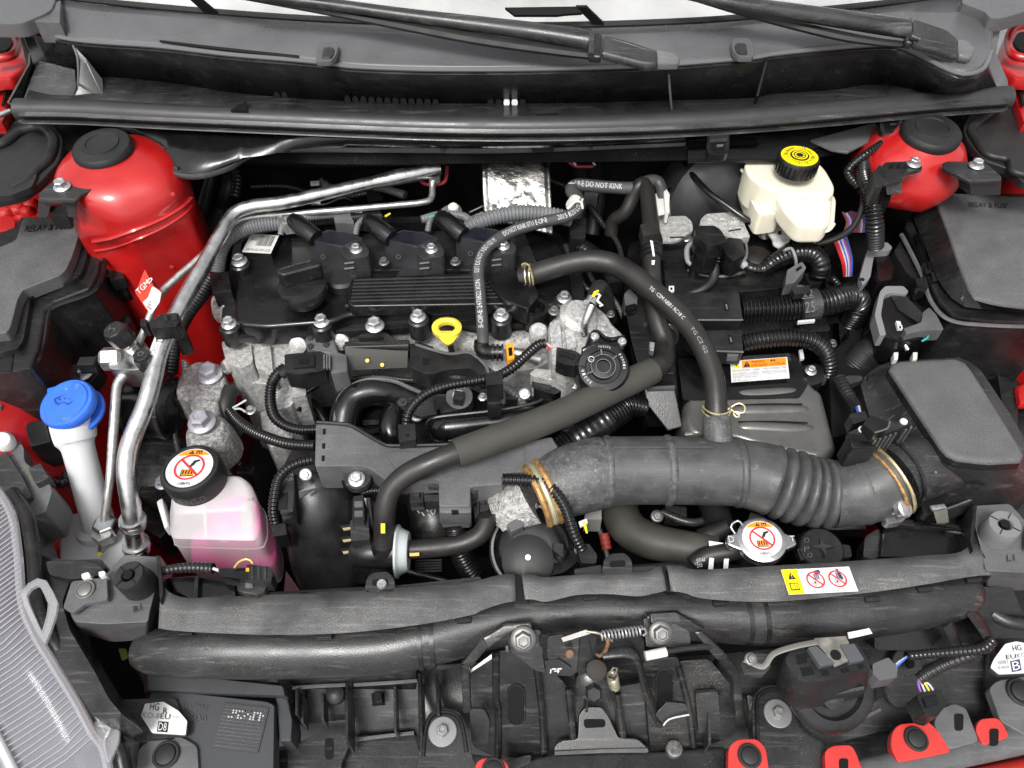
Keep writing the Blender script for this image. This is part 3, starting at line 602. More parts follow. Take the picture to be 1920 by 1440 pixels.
for u, v, z, r in ((222, 627, .085, 23), (271, 674, .07, 18)):
    t_ = Vector((-.25 if u < 250 else -.02, -.1, 1)); c = W(u, v, z); m = mpp(c)
    mk('port_stem', lathe(c, t_, [(r * .6 * m, -.034), (r * .66 * m, -.028), (r * .66 * m, -.022), (r * .5 * m, -.02), (r * .55 * m, -.004)], 20), ALU, vb)
    pc_ = mk('port_cap', lathe(c, t_, [(r * .98 * m, -.014), (r * m, -.012), (r * m, .006), (r * .86 * m, .011), (r * .80 * m, .0115), (0, .0115)], 8), BLK, vb, bev=.0012)
    f_ = quad(c + t_.normalized() * .012, X * .01, Y * .01, t_.normalized())
    put(f_, 'H' if u < 250 else 'o', -.4, -.4, .8, .8, GREY, pc_, lift=.0004)
tg = T('warning_tag', 'folded red and white paper tag standing on the thin silver line', 'tag', W(275, 585, .07))
f = face([(254, 549, .105), (285, 585, .08), (271, 506, .125)])
mk('tag_red', plate(pts([(271, 506, .125), (288, 538, .12), (303, 545, .11), (285, 585, .08), (274, 580, .085), (254, 549, .10)]), .0012), mat('tag_red_print', (.62, .05, .03), .5, rvar=0), tg)
mk('tag_white', plate(pts(rnd([(286, 536, .127), (303, 548, .117), (300, 566, .107), (284, 590, .083), (268, 566, .10), (278, 558, .106)], 3)), .001, .0008), mat('tag_sheet', (.72, .62, .58), .5, rvar=0), tg)
f2 = face([(259, 548, .1045), (281, 526, .1215), (254, 542, .108)])
put(f2, 'TGM', .05, -.75, .95, 1.4, WHITE, tg, lift=.0035); ringp(f2, 1.10, -.1, .11, .2, WHITE, tg, lift=.0035, asp=2.2)
for k in range(5):
    f3 = face([(274 + k * 2.4, 574 - k * 4, .095 + k * .003), (284 + k * 2.4, 581 - k * 6.5, .09 + k * .004), (276 + k * 2.4, 570 - k * 4, .097 + k * .003)])
    patch(f3, rect(.1, 0, .95, .7), INKG, tg, lift=.0025)
cl = T('pipe_clamp', 'black plastic clamp that ties the silver pipes together below the red tag', 'clamp', W(310, 600, .07))
mk('clamp_body', prism(pts([(278, 604), (300, 588), (334, 586), (338, 600), (330, 612), (282, 616)], .105), .022), BLKG, cl, bev=.002)
mk('clamp_ridge', prism(pts([(306, 588), (330, 586), (333, 598), (308, 600)], .109), .008), BLK, cl, bev=.001)
mk('clamp_ridge', prism(pts([(312, 591), (318, 590), (319, 597), (314, 598)], .1105), .003), DARK, cl)
mk('clamp_foot', prism(pts([(322, 622), (346, 612), (352, 634), (330, 640)], .055), .03), BLK, cl, bev=.002)
mk('clamp_foot', prism(pts([(262, 596), (276, 598), (274, 612), (262, 610)], .08), .02), BLK, cl, bev=.002)
# ---- looms along the left
lm = T('grey_loom', 'light grey corrugated loom arching over the back left of the engine cover', 'wiring loom', W(430, 450, .06))
hose('loom', [(550, 418, .085, 13), (500, 420, .09, 14), (460, 428, .09, 14), (430, 446, .085, 14), (414, 470, .075, 14), (408, 512, .055, 13)], GCOR, lm, wave=.0042, depth=.14)
mk('end_block', prism(pts([(392, 512), (428, 508), (434, 545), (398, 548)], .062), .03), BLK, lm, bev=.002)
mk('end_block', prism(pts([(400, 540), (430, 536), (430, 552), (402, 556)], .05), .03), BLKG, lm, bev=.002)
lm = T('black_loom', 'black corrugated loom following behind the thick silver pipe', 'wiring loom', W(370, 560, .0))
hose('loom', [(398, 520, .02, 14), (376, 556, .01, 14), (352, 590, .0, 13), (330, 640, -.02, 12), (322, 700, -.05, 12)], BLK, lm, wave=.005)
hose('taped_bundle', [(436, 300, .08, 14), (430, 350, .06, 17), (412, 400, .02, 17), (392, 460, .0, 17), (380, 520, -.02, 16)], RUB, lm, jit=.12)
hose('taped_bundle', [(396, 330, .08, 10), (378, 400, .03, 12), (360, 470, -.02, 12)], RUB, lm, jit=.12)
hose('taped_bundle', [(420, 290, .10, 9), (445, 330, .08, 10), (440, 372, .06, 10)], BLK, lm, wave=.006)
bolt(lm, 357, 462, .03, 14, Vector((.5, -.5, .5)))
# ---- engine mount
em = T('engine_mount', 'rough cast aluminium engine mount arm with two lilac hex bolts', 'engine mount', W(370, 800, -.1))
arm = [(331, 712), (347, 688), (368, 676), (388, 677), (416, 686), (424, 712), (414, 738), (408, 752), (414, 790), (414, 800), (388, 812), (362, 802), (360, 776), (352, 752), (328, 740)]
mk('cast_arm', prism(pts(rnd(arm, 8), -.02), .05), CASTD, em, bev=.006, seg=3)
mk('cast_web', prism(pts(rnd([(322, 716), (350, 706), (358, 744), (330, 750)], 6), -.035), .05), CASTD, em, bev=.006)
mk('cast_boss', lathe(W(386, 804, -.012), Z, [(.034, -.055), (.031, -.02), (.027, -.006), (.022, 0), (0, 0)], 28), CASTD, em)
bolt(em, 394, 702, -.016, 24, Vector((0, -.1, 1)), LILAC); bolt(em, 379, 792, -.004, 26, Vector((0, -.1, 1)), LILAC)
ru = T('mount_bushing', 'black drum shaped engine mount bushing between the silver pipe and the cast arm', 'bushing', W(285, 760, -.12))
mk('drum', sweep(hp([(235, 760, -.05, 58), (260, 760, -.05, 60), (318, 762, -.05, 60), (335, 764, -.05, 48)]), 30), BLKG, ru, ang=30)
mk('drum_band', sweep(hp([(250, 760, -.05, 62), (256, 760, -.05, 62)]), 30), HEATB, ru); mk('drum_band', sweep(hp([(312, 762, -.05, 63), (320, 762, -.05, 63)]), 30), HEATB, ru)
mk('hydraulic_can', lathe(W(310, 880, -.15), Vector((0, -.2, 1)), [(.055, -.1), (.055, .03), (.045, .045), (.02, .05), (0, .05)], 30), HEATB, ru)
mk('strap', sweep(hp([(330, 750, -.04, 6), (326, 800, -.07, 6), (336, 850, -.1, 6)]), 8), HEATB, ru)
mk('arm', prism(pts([(255, 700), (296, 690), (330, 720), (330, 750), (260, 740)], -.03), .03), BLK, ru, bev=.004)
bolt(ru, 155, 700, -.02, 20, Z, LILAC); bolt(ru, 306, 906, -.08, 15, Z, LILAC)
mk('rubber_boot', lathe(W(148, 700, -.03), Z, [(.03, -.02), (.027, 0), (.015, .006), (0, .006)], 20), RUB, ru)
mk('underframe', prism(pts([(260, 920), (330, 900), (345, 960), (300, 1010), (265, 990)], -.2), .06), HEATB, ru, bev=.004)
# ---- washer filler
wf = T('washer_filler', 'translucent washer filler neck with a bright blue flip cap', 'washer filler', W(190, 1020, -.16))
ck = W(127, 757, .04); ta = Vector((-.10, -.16, 1))
mk('cap', lathe(ck, ta, [(.0325, -.010), (.0345, -.006), (.0345, .001), (.0325, .004), (.029, .0045), (.0275, .0065), (.026, .0065), (0, .0075)], 48), BLUE, wf)
mk('cap_hinge', prism(pts(rnd([(88, 728), (104, 724), (108, 736), (96, 744), (88, 740)], 3), .045), .01), BLUE, wf, bev=.002)
mk('cap_ring', lathe(ck + ta.normalized() * -.022, ta, [(.027, -.006), (.0335, -.005), (.035, 0), (.033, .003), (.027, .003)], 40), BLUE, wf)
e1 = quad(ck + ta.normalized() * .0075, X, (Y - Z * 0).normalized(), ta.normalized())
pl = [e1(math.cos(t) * .017, -.011 + math.sin(t) * .020, .0004) for t in [R(40 + 10 * k) for k in range(11)]] + [e1(math.cos(t) * .009, -.011 + math.sin(t) * .008, .0004) for t in [R(140 - 20 * k) for k in range(6)]]
mk('wiper_symbol', sweep([(p, .0006) for p in pl + [pl[0]]], 5, step=.001), mat('dark_blue_emboss', (.015, .05, .28), .5, rvar=0), wf)
for a in (-.5, 0, .5): mk('wiper_symbol', sweep([(e1(a * .012, .000 + .002 * math.cos(a * 2), .0006), .0006), (e1(a * .012 + a * .006, .0045, .0006), .0006)], 5, step=.001), MAT['dark_blue_emboss'], wf)
mk('neck', sweep(hp([(134, 788, .018, 38), (137, 800, .012, 39), (142, 826, -.002, 36), (146, 838, -.008, 29), (160, 890, -.04, 28), (176, 950, -.08, 28), (190, 1000, -.115, 29)]), 28, step=.003), WASH, wf)
mk('tank', prism(pts(rnd([(108, 1000), (122, 966), (180, 950), (215, 985), (245, 1010), (252, 1060), (235, 1075), (110, 1072)], 14), -.10), .12), WASH, wf, bev=.012, seg=4)
mk('neck_collar', sweep(hp([(182, 990, -.10, 36), (188, 1004, -.112, 37)]), 28), WASH, wf)
wp = T('wiring_plug', 'small black plug with white wires below the blue washer cap', 'connector', W(70, 840, -.05))
mk('plug', prism(pts([(44, 792), (86, 786), (96, 828), (56, 838)], .0), .05), BLKG, wp, bev=.003)
for i, (k, a) in enumerate((('white', 0), ('white', 6), ('green', 12), ('yellow', 3))): hose('wire', [(72 + a, 838, -.05, 2), (78 + a, 856, -.055, 2), (90 + a * .4, 872, -.06, 2), (96, 890, -.07, 2)], WIRE[k], wp, seg=6)
hose('sleeve', [(90, 895, -.06, 9), (110, 905, -.06, 10), (126, 902, -.06, 10), (124, 888, -.06, 9)], BLK, wp, wave=.005)
mk('bracket', plate(pts(rnd([(66, 770), (92, 742), (98, 790), (76, 808), (62, 800)], 5), -.015), .004), mat('olive_steel', (.14, .14, .12), .5, metal=.4), wp, bev=.001)
# ---- headlamp adjuster at the far left
ha = T('lamp_adjuster', 'grey black lamp housing block with clips at the left edge above the headlamp', 'lamp housing', W(30, 900, -.03))
mk('housing', prism(pts(rnd([(-60, 830), (20, 818), (44, 836), (46, 866), (90, 900), (98, 920), (86, 960), (40, 975), (-60, 930)], 6), .0), .06), GREY, ha, bev=.005)
mk('clip', prism(pts(rnd([(52, 878), (76, 868), (92, 896), (66, 908)], 3), .010), .02), DGREY, ha, bev=.002)
mk('step', prism(pts(rnd([(-60, 850), (10, 846), (40, 890), (60, 930), (30, 950), (-60, 900)], 6), .008), .02), DGREY, ha, bev=.003)
mk('adjuster', lathe(W(4, 828, .012), Vector((.3, -.2, 1)), [(.014, -.02), (.014, 0), (.010, .006), (0, .007)], 16), MILK, ha)
put(face([(38, 882, .0085), (60, 900, .0085), (46, 874, .0085)]), 'TYC', 0, 0, 1, .8, mat('olive_print', (.12, .14, .03), .6, rvar=0), ha)
bolt(ha, 0, 770, .02, 13, Z, DBOLT)
# ---- coolant reservoir
rs = T('coolant_reservoir', 'translucent coolant reservoir half full of pink coolant with black pressure cap', 'coolant tank', W(400, 1080, -.17))
topr = [(322, 925), (345, 905), (418, 893), (450, 892), (468, 908), (478, 940), (470, 960), (330, 968)]
midr = [(306, 1000), (320, 962), (380, 955), (470, 945), (494, 950), (498, 968), (494, 1040), (480, 1085), (310, 1070)]
T0 = pts(rnd(topr, 10), -.035); cT = sum(T0, Vector()) / len(T0)
M0 = pts(rnd([(318, 950), (345, 930), (425, 920), (468, 922), (490, 948), (492, 990), (484, 1014), (320, 1010)], 12), -.055)
M0b = shrink(M0, 1.02, -.02)
rings_ = [shrink(T0, .82, .004), T0, shrink(T0, 1.06, -.006), M0, M0b, shrink(M0, 1.04, -.075), shrink(M0, 1.0, -.12)]
n0 = min(len(r) for r in rings_)
rings_ = [resamp(r, 48) for r in rings_]
mk('tank_shell', loft(rings_), SHELL, rs, ang=50)
lr_ = resamp(pts(rnd([(386, 946), (426, 930), (466, 931), (487, 950), (489, 988), (481, 1008), (382, 1006)], 6), -.068), 40); ll_ = resamp(shrink(M0, .98, -.078), 40)
mk('coolant', loft([lr_, [p + Z * -.03 for p in lr_], [p + Z * -.048 for p in lr_]]), PINKC, rs); mk('coolant', loft([ll_, [p + Z * -.03 for p in ll_]]), PINKC, rs)
mk('inner_wall', plate(pts([(380, 946, -.052), (384, 1006, -.062), (384, 1012, -.12), (380, 950, -.12)]), .003), SHELL, rs)
mk('seam', loft([shrink(rings_[4], 1.012, .002), shrink(rings_[4], 1.03, 0), shrink(rings_[4], 1.012, -.002)], caps=False), SHELL, rs)
mk('side_hook', prism(pts([(292, 940), (304, 932), (316, 985), (308, 992)], -.05), .02), WASH, rs, bev=.003)
mk('label_plate', plate(pts([(452, 945, -.035), (474, 928, -.03), (474, 990, -.075), (462, 1040, -.11), (452, 1010, -.09)]), .002, .004), mat('grey_label', (.36, .35, .33), .6, var=.4, vscale=400, rvar=0), rs)
f = face([(406, 1012, -.083), (411, 980, -.07), (396, 1012, -.083)])
f = face([(409, 1014, -.083), (409, 976, -.062), (432, 1014, -.083)])
put(quad(W(431, 1014, -.080), W(431, 978, -.062) - W(431, 1014, -.080), W(411, 1014, -.080) - W(431, 1014, -.080), Vector((0, -.8, .6))), 'B15', 0, 0, 1, 1, mat('emboss_pale_pink', (.85, .42, .6), .5, rvar=0), rs, lift=.004)
cc = W(356, 878, -.002); ca = Vector((-.05, .02, 1))
mk('cap', lathe(cc, ca, [(.034, -.034), (.0365, -.030), (.0375, -.012), (.0375, -.004), (.035, .001), (.0315, .002), (.0305, .0005), (.0295, .0005), (0, .0005)], 48), RUB, rs)
def cap_label(c, axis, r, parent, txt='108kPa', mark=None):
    n = axis.normalized(); up_ = (Y - n * Y.dot(n)).normalized(); rt = up_.cross(n).normalized()
    f = quad(c, rt * r, up_ * r, n)
    parent = mk('cap_sticker', lathe(c, n, [(r * .98, 0), (r * .98, .0006), (0, .0006)], 48), WHITE, parent)
    arc = [(.93 * math.cos(t), .93 * math.sin(t)) for t in [R(42 + 8 * k) for k in range(13)]]
    patch(f, arc, INKO, parent, lift=.0012)
    patch(f, [(-.22, .68), (.02, .68), (-.10, .90)], INK, parent, lift=.0016)
    put(f, '!', -.115, .71, .03, .12, INKO, parent, lift=.002)
    for a, b in ((.1, .68), (.2, .68), (.3, .68)): patch(f, rect(a, b, a + .05, b + .17), INK, parent, lift=.0016)
    patch(f, rect(.1, .81, .36, .86), INK, parent, lift=.0016)
    patch(f, rect(-.27, -.42, .25, -.10), INKO, parent, lift=.0012)
    for k in range(4): patch(f, rect(-.22 + k * .12, -.36, -.16 + k * .12, -.14), INK, parent, lift=.0016)
    patch(f, rect(-.29, -.45, .27, -.41), INK, parent, lift=.0016); patch(f, rect(-.29, -.45, -.25, -.1), INK, parent, lift=.0016)
    patch(f, [(.02, .12), (.12, .34), (.34, .40), (.38, .32), (.22, .24), (.14, .06)], INK, parent, lift=.0016)
    patch(f, [(-.02, .0), (.08, .0), (.10, .08), (0, .12)], INK, parent, lift=.0016)
    ringp(f, 0, 0, .56, .64, INKR, parent, lift=.0018)
    patch(f, [(-.45, .36), (-.38, .42), (.44, -.36), (.38, -.43)], INKR, parent, lift=.0021)
    put(f, txt, -.26, -.88, .52, .14, INK, parent, lift=.0016)
cap_label(cc + ca.normalized() * .0008, ca, .0295, rs)
for i, ch in enumerate('DENSO'):
    t = R(252 + i * 12); n = Vector((math.cos(t), math.sin(t), 0)); tg_ = Vector((-math.sin(t), math.cos(t), 0)); c_ = cc + n * .0378 + Z * -.020
    put(quad(c_, tg_ * .008, Z * .012, n), ch, -.5, -.3, .9, 1, GREY, rs, lift=.0008)
# ================================================================= engine
ec = T('engine_cover', 'wide black plastic engine cover with a ribbed centre plate', 'engine cover', W(730, 560, .04))
ZE = .055
out = [(452, 446), (560, 420), (700, 414), (1000, 420), (1062, 470), (1072, 552), (1036, 574), (1000, 572), (900, 576), (790, 579), (720, 584), (650, 590), (626, 602), (500, 612), (446, 608), (438, 590)]
mk('cover_body', prism(pts(rnd(out, 12), ZE), .04), BLKG, ec, bev=.008, seg=3)
fl_ = [(440, 440), (560, 405), (1010, 405), (1085, 470), (1098, 560), (1085, 592), (1000, 606), (900, 612), (790, 612), (700, 618), (602, 622), (500, 628), (430, 632), (414, 620), (414, 590)]
mk('cover_flange', prism(pts(rnd(fl_, 8), .035), .014), BLK, ec, bev=.003)
# raised ribbed centre plate
pl = [(655, 530), (664, 519), (905, 511), (962, 507), (982, 552), (972, 569), (660, 574), (650, 566)]
cp_ = mk('centre_plate', prism(pts(rnd(pl, 6), ZE + .018), .02), BLKG, ec, bev=.003, seg=3)
for k in range(7):
    a = k / 6
    p0 = (664 - 6 * a, 525 + a * 39); p1 = (950 + 22 * a, 517 + a * 39)
    mk('rib', sweep(hp([(p0[0], p0[1], ZE + .0185, 2.6), (p1[0], p1[1], ZE + .0185, 2.6)]), 6, step=.05), BLK, cp_)
mk('centre_lip', sweep(hp([(648, 574, ZE + .004, 4), (800, 572, ZE + .004, 4), (980, 567, ZE + .004, 4)]), 8, step=.02), BLK, ec)
mk('outlet_box', prism(pts(rnd([(905, 512), (985, 506), (1012, 552), (990, 580), (940, 560)], 8), ZE + .026), .03), BLKG, ec, bev=.006, seg=3)
mk('coil_deck', prism(pts(rnd([(545, 440), (980, 428), (1010, 500), (900, 508), (560, 512), (548, 500)], 8), ZE + .012), .02), BLK, ec, bev=.004)
mk('deck_lip', sweep(hp([(560, 513, ZE + .012, 4), (760, 507, ZE + .012, 4), (900, 508, ZE + .012, 4)]), 8, step=.02), BLKG, ec)
mk('cover_pocket', lathe(W(1006, 576, ZE + .012), Z, [(.018, -.05), (.018, 0), (.012, .0), (.011, -.012), (0, -.012)], 20), BLKG, ec)
for u, v, r, z in ((449, 490, 15, .064), (430, 607, 15, .046), (603, 603, 15.5, .052), (784, 594, 15, .060), (940, 592, 15, .060), (1058, 559, 14, .058)):
    mk('bolt_boss', lathe(W(u, v + 3, z), Z, [(.0145, -.03), (.0145, -.002), (.012, 0), (0, 0)], 20), BLK, ec)
    bolt(ec, u, v, z, r, Vector((0, -.06, 1)))
# sticker with bar code
st = face([(454, 474, .066), (508, 477, .066), (471, 440, .066)])
mk('sticker_pad', plate([st(0, 0, .0), st(1, 0), st(1, 1), st(0, 1)], .012, .0012), BLK, ec)
bs_ = mk('bar_code_sticker', plate([st(0, 0, .0016), st(1, 0, .0016), st(1, 1, .0016), st(0, 1, .0016)], .0004), mat('grey_white_label', (.62, .61, .58), .5, rvar=0), ec)
for k in range(9): patch(st, rect(.36 + k * .062, .36, .36 + k * .062 + (.034 if k % 3 else .022), .92), INK, bs_, name='bar', lift=.0022)
put(st, '1K1F-LSL12H', .12, .08, .6, .13, INK, bs_, lift=.0022); put(st, '123', .78, .06, .16, .14, INK, bs_, lift=.0022); put(st, '15A-0120', .1, .62, .24, .16, INK, bs_, lift=.0022)
oc = T('oil_cap', 'round black oil filler cap with a raised grip bar', 'oil cap', W(567, 560, .06))
c = W(566, 536, .085); m = mpp(c)
mk('cap_base', lathe(c, Z, [(36 * m, -.024), (38 * m, -.018), (38 * m, -.012), (46 * m, -.010), (47 * m, -.002), (45 * m, .002), (0, .004)], 44), BLK, oc)
gr_ = mk('grip', prism([c + Vector((x * m, y * m, .026)) for x, y in ((-40, -2), (-36, 12), (24, 34), (38, 30), (40, 18), (-26, -10))], .024), BLK, oc, bev=.004, seg=3)
put(quad(c + Vector((-.022, .002, .0265)), Vector((.036, .017, 0)), Vector((-.003, .006, 0)), Z), 'OPEN  0W-20', 0, 0, 1, .5, GREY, gr_, lift=.0004)
# ---- ignition coils
def coil(dx, label, vv=0):
    o = T('ignition_coil', label, 'ignition coil', W(630 + dx, 490 + vv, .07), 'row of ignition coils')
    q = lambda l, z: pts([(a + dx, b + vv) for a, b in l], z)
    cb_ = MAT['coil_blue_black'] if 'coil_blue_black' in MAT else mat('coil_blue_black', (.010, .011, .017), .3, var=.2, bump=.1, dust=.5)
    cg_ = MAT['coil_flank'] if 'coil_flank' in MAT else mat('coil_flank', (.034, .035, .039), .4, var=.2, bump=.2)
    tp_ = q([(577, 448), (614, 430), (652, 435), (680, 446), (640, 463)], .112)
    mk('body', prism(tp_, .046), cg_, o, bev=.002)
    mk('body_top', prism(q([(581, 448), (615, 432), (651, 437), (675, 446), (639, 461)], .1135), .002), cb_, o, bev=.0008)
    er = [(638, 474), (652, 458), (682, 452), (693, 470), (690, 480), (650, 486)]
    mk('bolt_ear', prism(q(rnd(er, 4), .102), .038), DGREY, o, bev=.002)
    y0 = W(650 + dx, 486 + vv, .102).y - .001
    for a in (0, 10): mk('ear_slot', sweep([(WY(646 + dx, 494 + vv + a, y0), .0014), (WY(664 + dx, 492 + vv + a, y0 + .0006), .0014)], 6), GREY, o)
    ringp(quad(WY(607 + dx, 480 + vv, W(605 + dx, 456 + vv, .112).y - .0012), X * .004, (Y * .2 + Z).normalized() * .004, Vector((-.3, -1, .2)).normalized()), 0, 0, .6, .9, GREY, o, lift=.002, n=14)
    bolt(o, 668 + dx, 468 + vv, .1025, 12, Z, ZINC)
    P_ = hp([(552 + dx, 414 + vv, .12, 15), (566 + dx, 427 + vv, .12, 17.5), (592 + dx, 447 + vv, .114, 17.5)])
    pg_ = mk('plug', sweep(P_, 16, step=.01), BLKG, o, ang=30)
    L2 = path(P_, .004); t_ = (L2[-1][0] - L2[0][0]).normalized(); s_ = t_.cross(Z).normalized(); w_ = s_.cross(t_)
    for k in range(6):
        a = R(-75 + k * 28); d_ = (w_ * math.cos(a) + s_ * math.sin(a))
        mk('plug_rib', sweep([(L2[0][0] + d_ * .0113 + t_ * .004, .0015), (L2[-1][0] + d_ * .0122 - t_ * .006, .0016)], 6, step=.02), DGREY, pg_)
    mk('plug_end', sweep([(L2[0][0] - t_ * .006, .009), (L2[0][0] + t_ * .002, .0095)], 12), DARK, o)
    mk('boot', lathe(W(640 + dx, 512 + vv, .07), Z, [(.028, -.02), (.028, -.004), (.024, 0), (0, 0)], 24), RUB, o)
    hose('lead', [(548 + dx, 414 + vv, .104, 5), (540 + dx, 412 + vv, .10, 5), (530 + dx, 422 + vv, .09, 6), (526 + dx, 440 + vv, .08, 6)], GCOR, o, wave=.004)
    return o
coil(0, 'leftmost blue black ignition coil next to the barcode sticker'); coil(141, 'middle blue black ignition coil behind the ribbed plate'); coil(276, 'rightmost blue black ignition coil under the lettered thin hose', -6)
for u, v in ((720, 492), (854, 492)): bolt(ec, u, v, .08, 10, Z, DBOLT)
lm = T('coil_loom', 'thick grey corrugated loom passing over the back of the coils in front of the foil', 'wiring loom', W(950, 420, .1))
hose('loom', [(872, 430, .10, 14), (900, 416, .108, 15), (940, 404, .112, 16), (990, 399, .112, 16), (1040, 404, .108, 15), (1070, 412, .10, 14)], GCOR, lm, wave=.0052, depth=.16)
hose('loom', [(790, 412, .092, 8), (830, 402, .094, 8), (870, 406, .094, 8), (886, 424, .09, 8)], GCOR, lm, wave=.004)
hose('loom', [(530, 412, .1, 9), (600, 404, .09, 8), (680, 398, .092, 8)], GCOR, lm, wave=.004)
hose('wire', [(806, 408, .105, 2), (816, 404, .107, 2), (826, 412, .105, 2)], WIRE['green'], lm, seg=6)
hose('wire', [(726, 404, .105, 2), (732, 400, .105, 2), (722, 406, .104, 2)], WIRE['yellow'], lm, seg=6)
mk('junction', prism(pts([(652, 388), (712, 392), (720, 408), (700, 416), (660, 412)], .095), .02), BLKG, lm, bev=.002)
mk('junction_cover', prism(pts([(622, 394), (662, 394), (664, 418), (628, 418)], .094), .02), GREY, lm, bev=.002)
mk('junction', prism(pts([(520, 404), (560, 402), (566, 416), (530, 420)], .10), .02), ALUD, lm, bev=.002)
ev = T('camshaft_sensor', 'small white capped sensor with a metal ear behind the coils', 'sensor', W(850, 390, .08))
mk('ear', plate(pts(rnd([(826, 392), (838, 384), (862, 384), (868, 396), (852, 402), (830, 402)], 4), .095), .004), ALUD, ev, bev=.001)
mk('sensor_body', lathe(W(850, 390, .098), Z, [(.008, -.01), (.008, .003), (.005, .006), (0, .006)], 16), MILK, ev)
# ---- foil shield
hsld = T('heat_shield', 'crinkled silver foil heat shield standing at the firewall behind the coils', 'heat shield', W(970, 400, .06))
n = 40; V, Fc = [], []
for i in range(n):
    for j in range(n):
        a, b = j / (n - 1), i / (n - 1)
        l_ = W(903, 306, .135).lerp(W(908, 408, .08), b); r_ = W(1030, 300, .135).lerp(W(1036, 440, .07), b)
        p = l_.lerp(r_, a); k = max(0, min(1, (b - .25) * 3)) * max(0, 1 - abs(a - .5) * 2.1) ** .5
        p = p + Vector((0, -.8, .6)) * (mnoise.noise(p * 75) * .0045 * k + mnoise.noise(p * 160) * .002 * k + .012 * math.sin(b * 3.14) * .5 + (.004 if .07 < a < .93 else 0))
        V.append(p)
for i in range(n - 1):
    for j in range(n - 1): Fc.append((i * n + j, i * n + j + 1, (i + 1) * n + j + 1, (i + 1) * n + j))
mk('foil_sheet', (V, Fc), FOIL, hsld, solid=.0012, ang=180)
gs = T('firewall_grommet', 'faded red rubber grommet edge round the silver pipes at the firewall', 'grommet', W(815, 330, .1))
hose('rim', [(788, 326, .11, 3.5), (792, 342, .10, 3.5), (812, 346, .10, 3.5), (834, 340, .10, 3.5), (838, 312, .11, 3.5)], mat('dull_red_rubber', (.34, .03, .05), .5), gs)
mk('union_plate', prism(pts([(800, 312), (824, 310), (824, 322), (804, 328)], .125), .02), ALUD, gs, bev=.002)
for i, (u, v) in enumerate(((1060, 300), (1090, 302))): hose('heater_elbow', [(u + 20, 296, .10, 14), (u + 28, 330, .06, 15), (u + 30, 380, .02, 15), (u + 20, 440, -.02, 15)], RUB, gs)
hose('rim', [(1056, 298, .112, 3), (1070, 306, .108, 3), (1082, 312, .105, 3), (1112, 312, .105, 3)], MAT['dull_red_rubber'], gs)
for u in (1078, 1114): hose('white_ring', [(u, 298, .118, 2), (u - 2, 304, .115, 2), (u + 2, 310, .112, 2)], MILK, gs, seg=6)
hose('thin_wires', [(880, 408, .09, 1.5), (905, 398, .09, 1.5)], ALUD, gs, seg=5); hose('thin_wires', [(880, 398, .09, 1.5), (906, 386, .09, 1.5)], ALUD, gs, seg=5)
# ---- cylinder head and timing case
ch = T('cylinder_head', 'pale cast aluminium cylinder head below the front edge of the engine cover', 'engine block', W(600, 700, -.1))
mk('head_casting', prism(pts(rnd([(416, 628), (500, 634), (600, 628), (700, 624), (790, 618), (900, 616), (1080, 598), (1090, 520), (440, 520)], 6), .022), .16), CAST, ch, bev=.004)
mk('timing_case', prism(pts(rnd([(414, 640), (470, 636), (474, 680), (452, 690), (424, 680)], 6), .006), .2), CAST, ch, bev=.006)
mk('timing_web', prism(pts(rnd([(425, 668), (470, 660), (500, 668), (520, 700), (506, 720), (462, 718), (432, 700)], 6), -.03), .15), CAST, ch, bev=.006)
mk('timing_web', prism(pts(rnd([(470, 640), (556, 632), (560, 690), (520, 700), (480, 690)], 6), -.0), .12), CAST, ch, bev=.005)
mk('timing_rib', prism(pts(rnd([(490, 642), (506, 640), (512, 700), (498, 704)], 4), .008), .14), CAST, ch, bev=.004)
mk('lifting_eye', lathe(W(418, 578, .02), Vector((-.7, -.6, .4)), [(.018, -.012), (.02, 0), (.02, .008), (.012, .01), (.011, -.01)], 24), CAST, ch)
mk('lifting_lug', prism(pts(rnd([(414, 560), (432, 552), (440, 600), (436, 622), (416, 610)], 5), .028), .04), CAST, ch, bev=.005)
mk('head_boss', prism(pts(rnd([(500, 690), (535, 686), (556, 720), (548, 760), (520, 770), (500, 740)], 6), -.03), .1), CAST, ch, bev=.006)
mk('head_boss', prism(pts(rnd([(540, 700), (572, 696), (574, 740), (544, 746)], 3), -.02), .08), CAST, ch, bev=.004)
mk('block_front', prism(pts([(486, 770), (540, 760), (560, 800), (540, 830), (506, 840), (490, 810)], -.09), .2), CAST, ch, bev=.006)
for u, v, z, r in ((436, 684, -.01, 13), (424, 735, -.06, 13)): mk('sender', lathe(W(u, v, z), Vector((-.6, -.6, .3)), [(r * .0009, -.02), (r * .0009, .01), (r * .0006, .014), (0, .015)], 6 if v < 700 else 16), ALUD, ch)
for (u, v, r, h) in ((700, 636, 20, .0), (640, 640, 14, .0), (560, 646, 14, .0)): mk('casting_boss', lathe(W(u, v, .016), Vector((0, -.8, .5)), [(.014, -.02), (.012, .006), (.006, .008), (0, .008)], 18), CAST, ch)
mk('exhaust_side_cover', prism(pts(rnd([(760, 618), (880, 612), (940, 620), (1000, 612), (1040, 612), (1050, 660), (1010, 690), (940, 700), (880, 670), (790, 660)], 10), .012), .10), CAST, ch, bev=.008, seg=3)
mk('water_outlet', sweep(hp([(860, 640, .015, 22), (910, 648, .010, 22), (980, 645, .012, 26), (1040, 640, .015, 28)]), 20), CASTD, ch)
bolt(ch, 412, 702, -.02, 10, Vector((-.8, -.4, .3))); bolt(ch, 1186 - 90, 640, .02, 12)
mk('oxide_block', prism(pts([(1068, 596), (1100, 592), (1106, 606), (1070, 612)], .03), .05), CAST, ch, bev=.004)
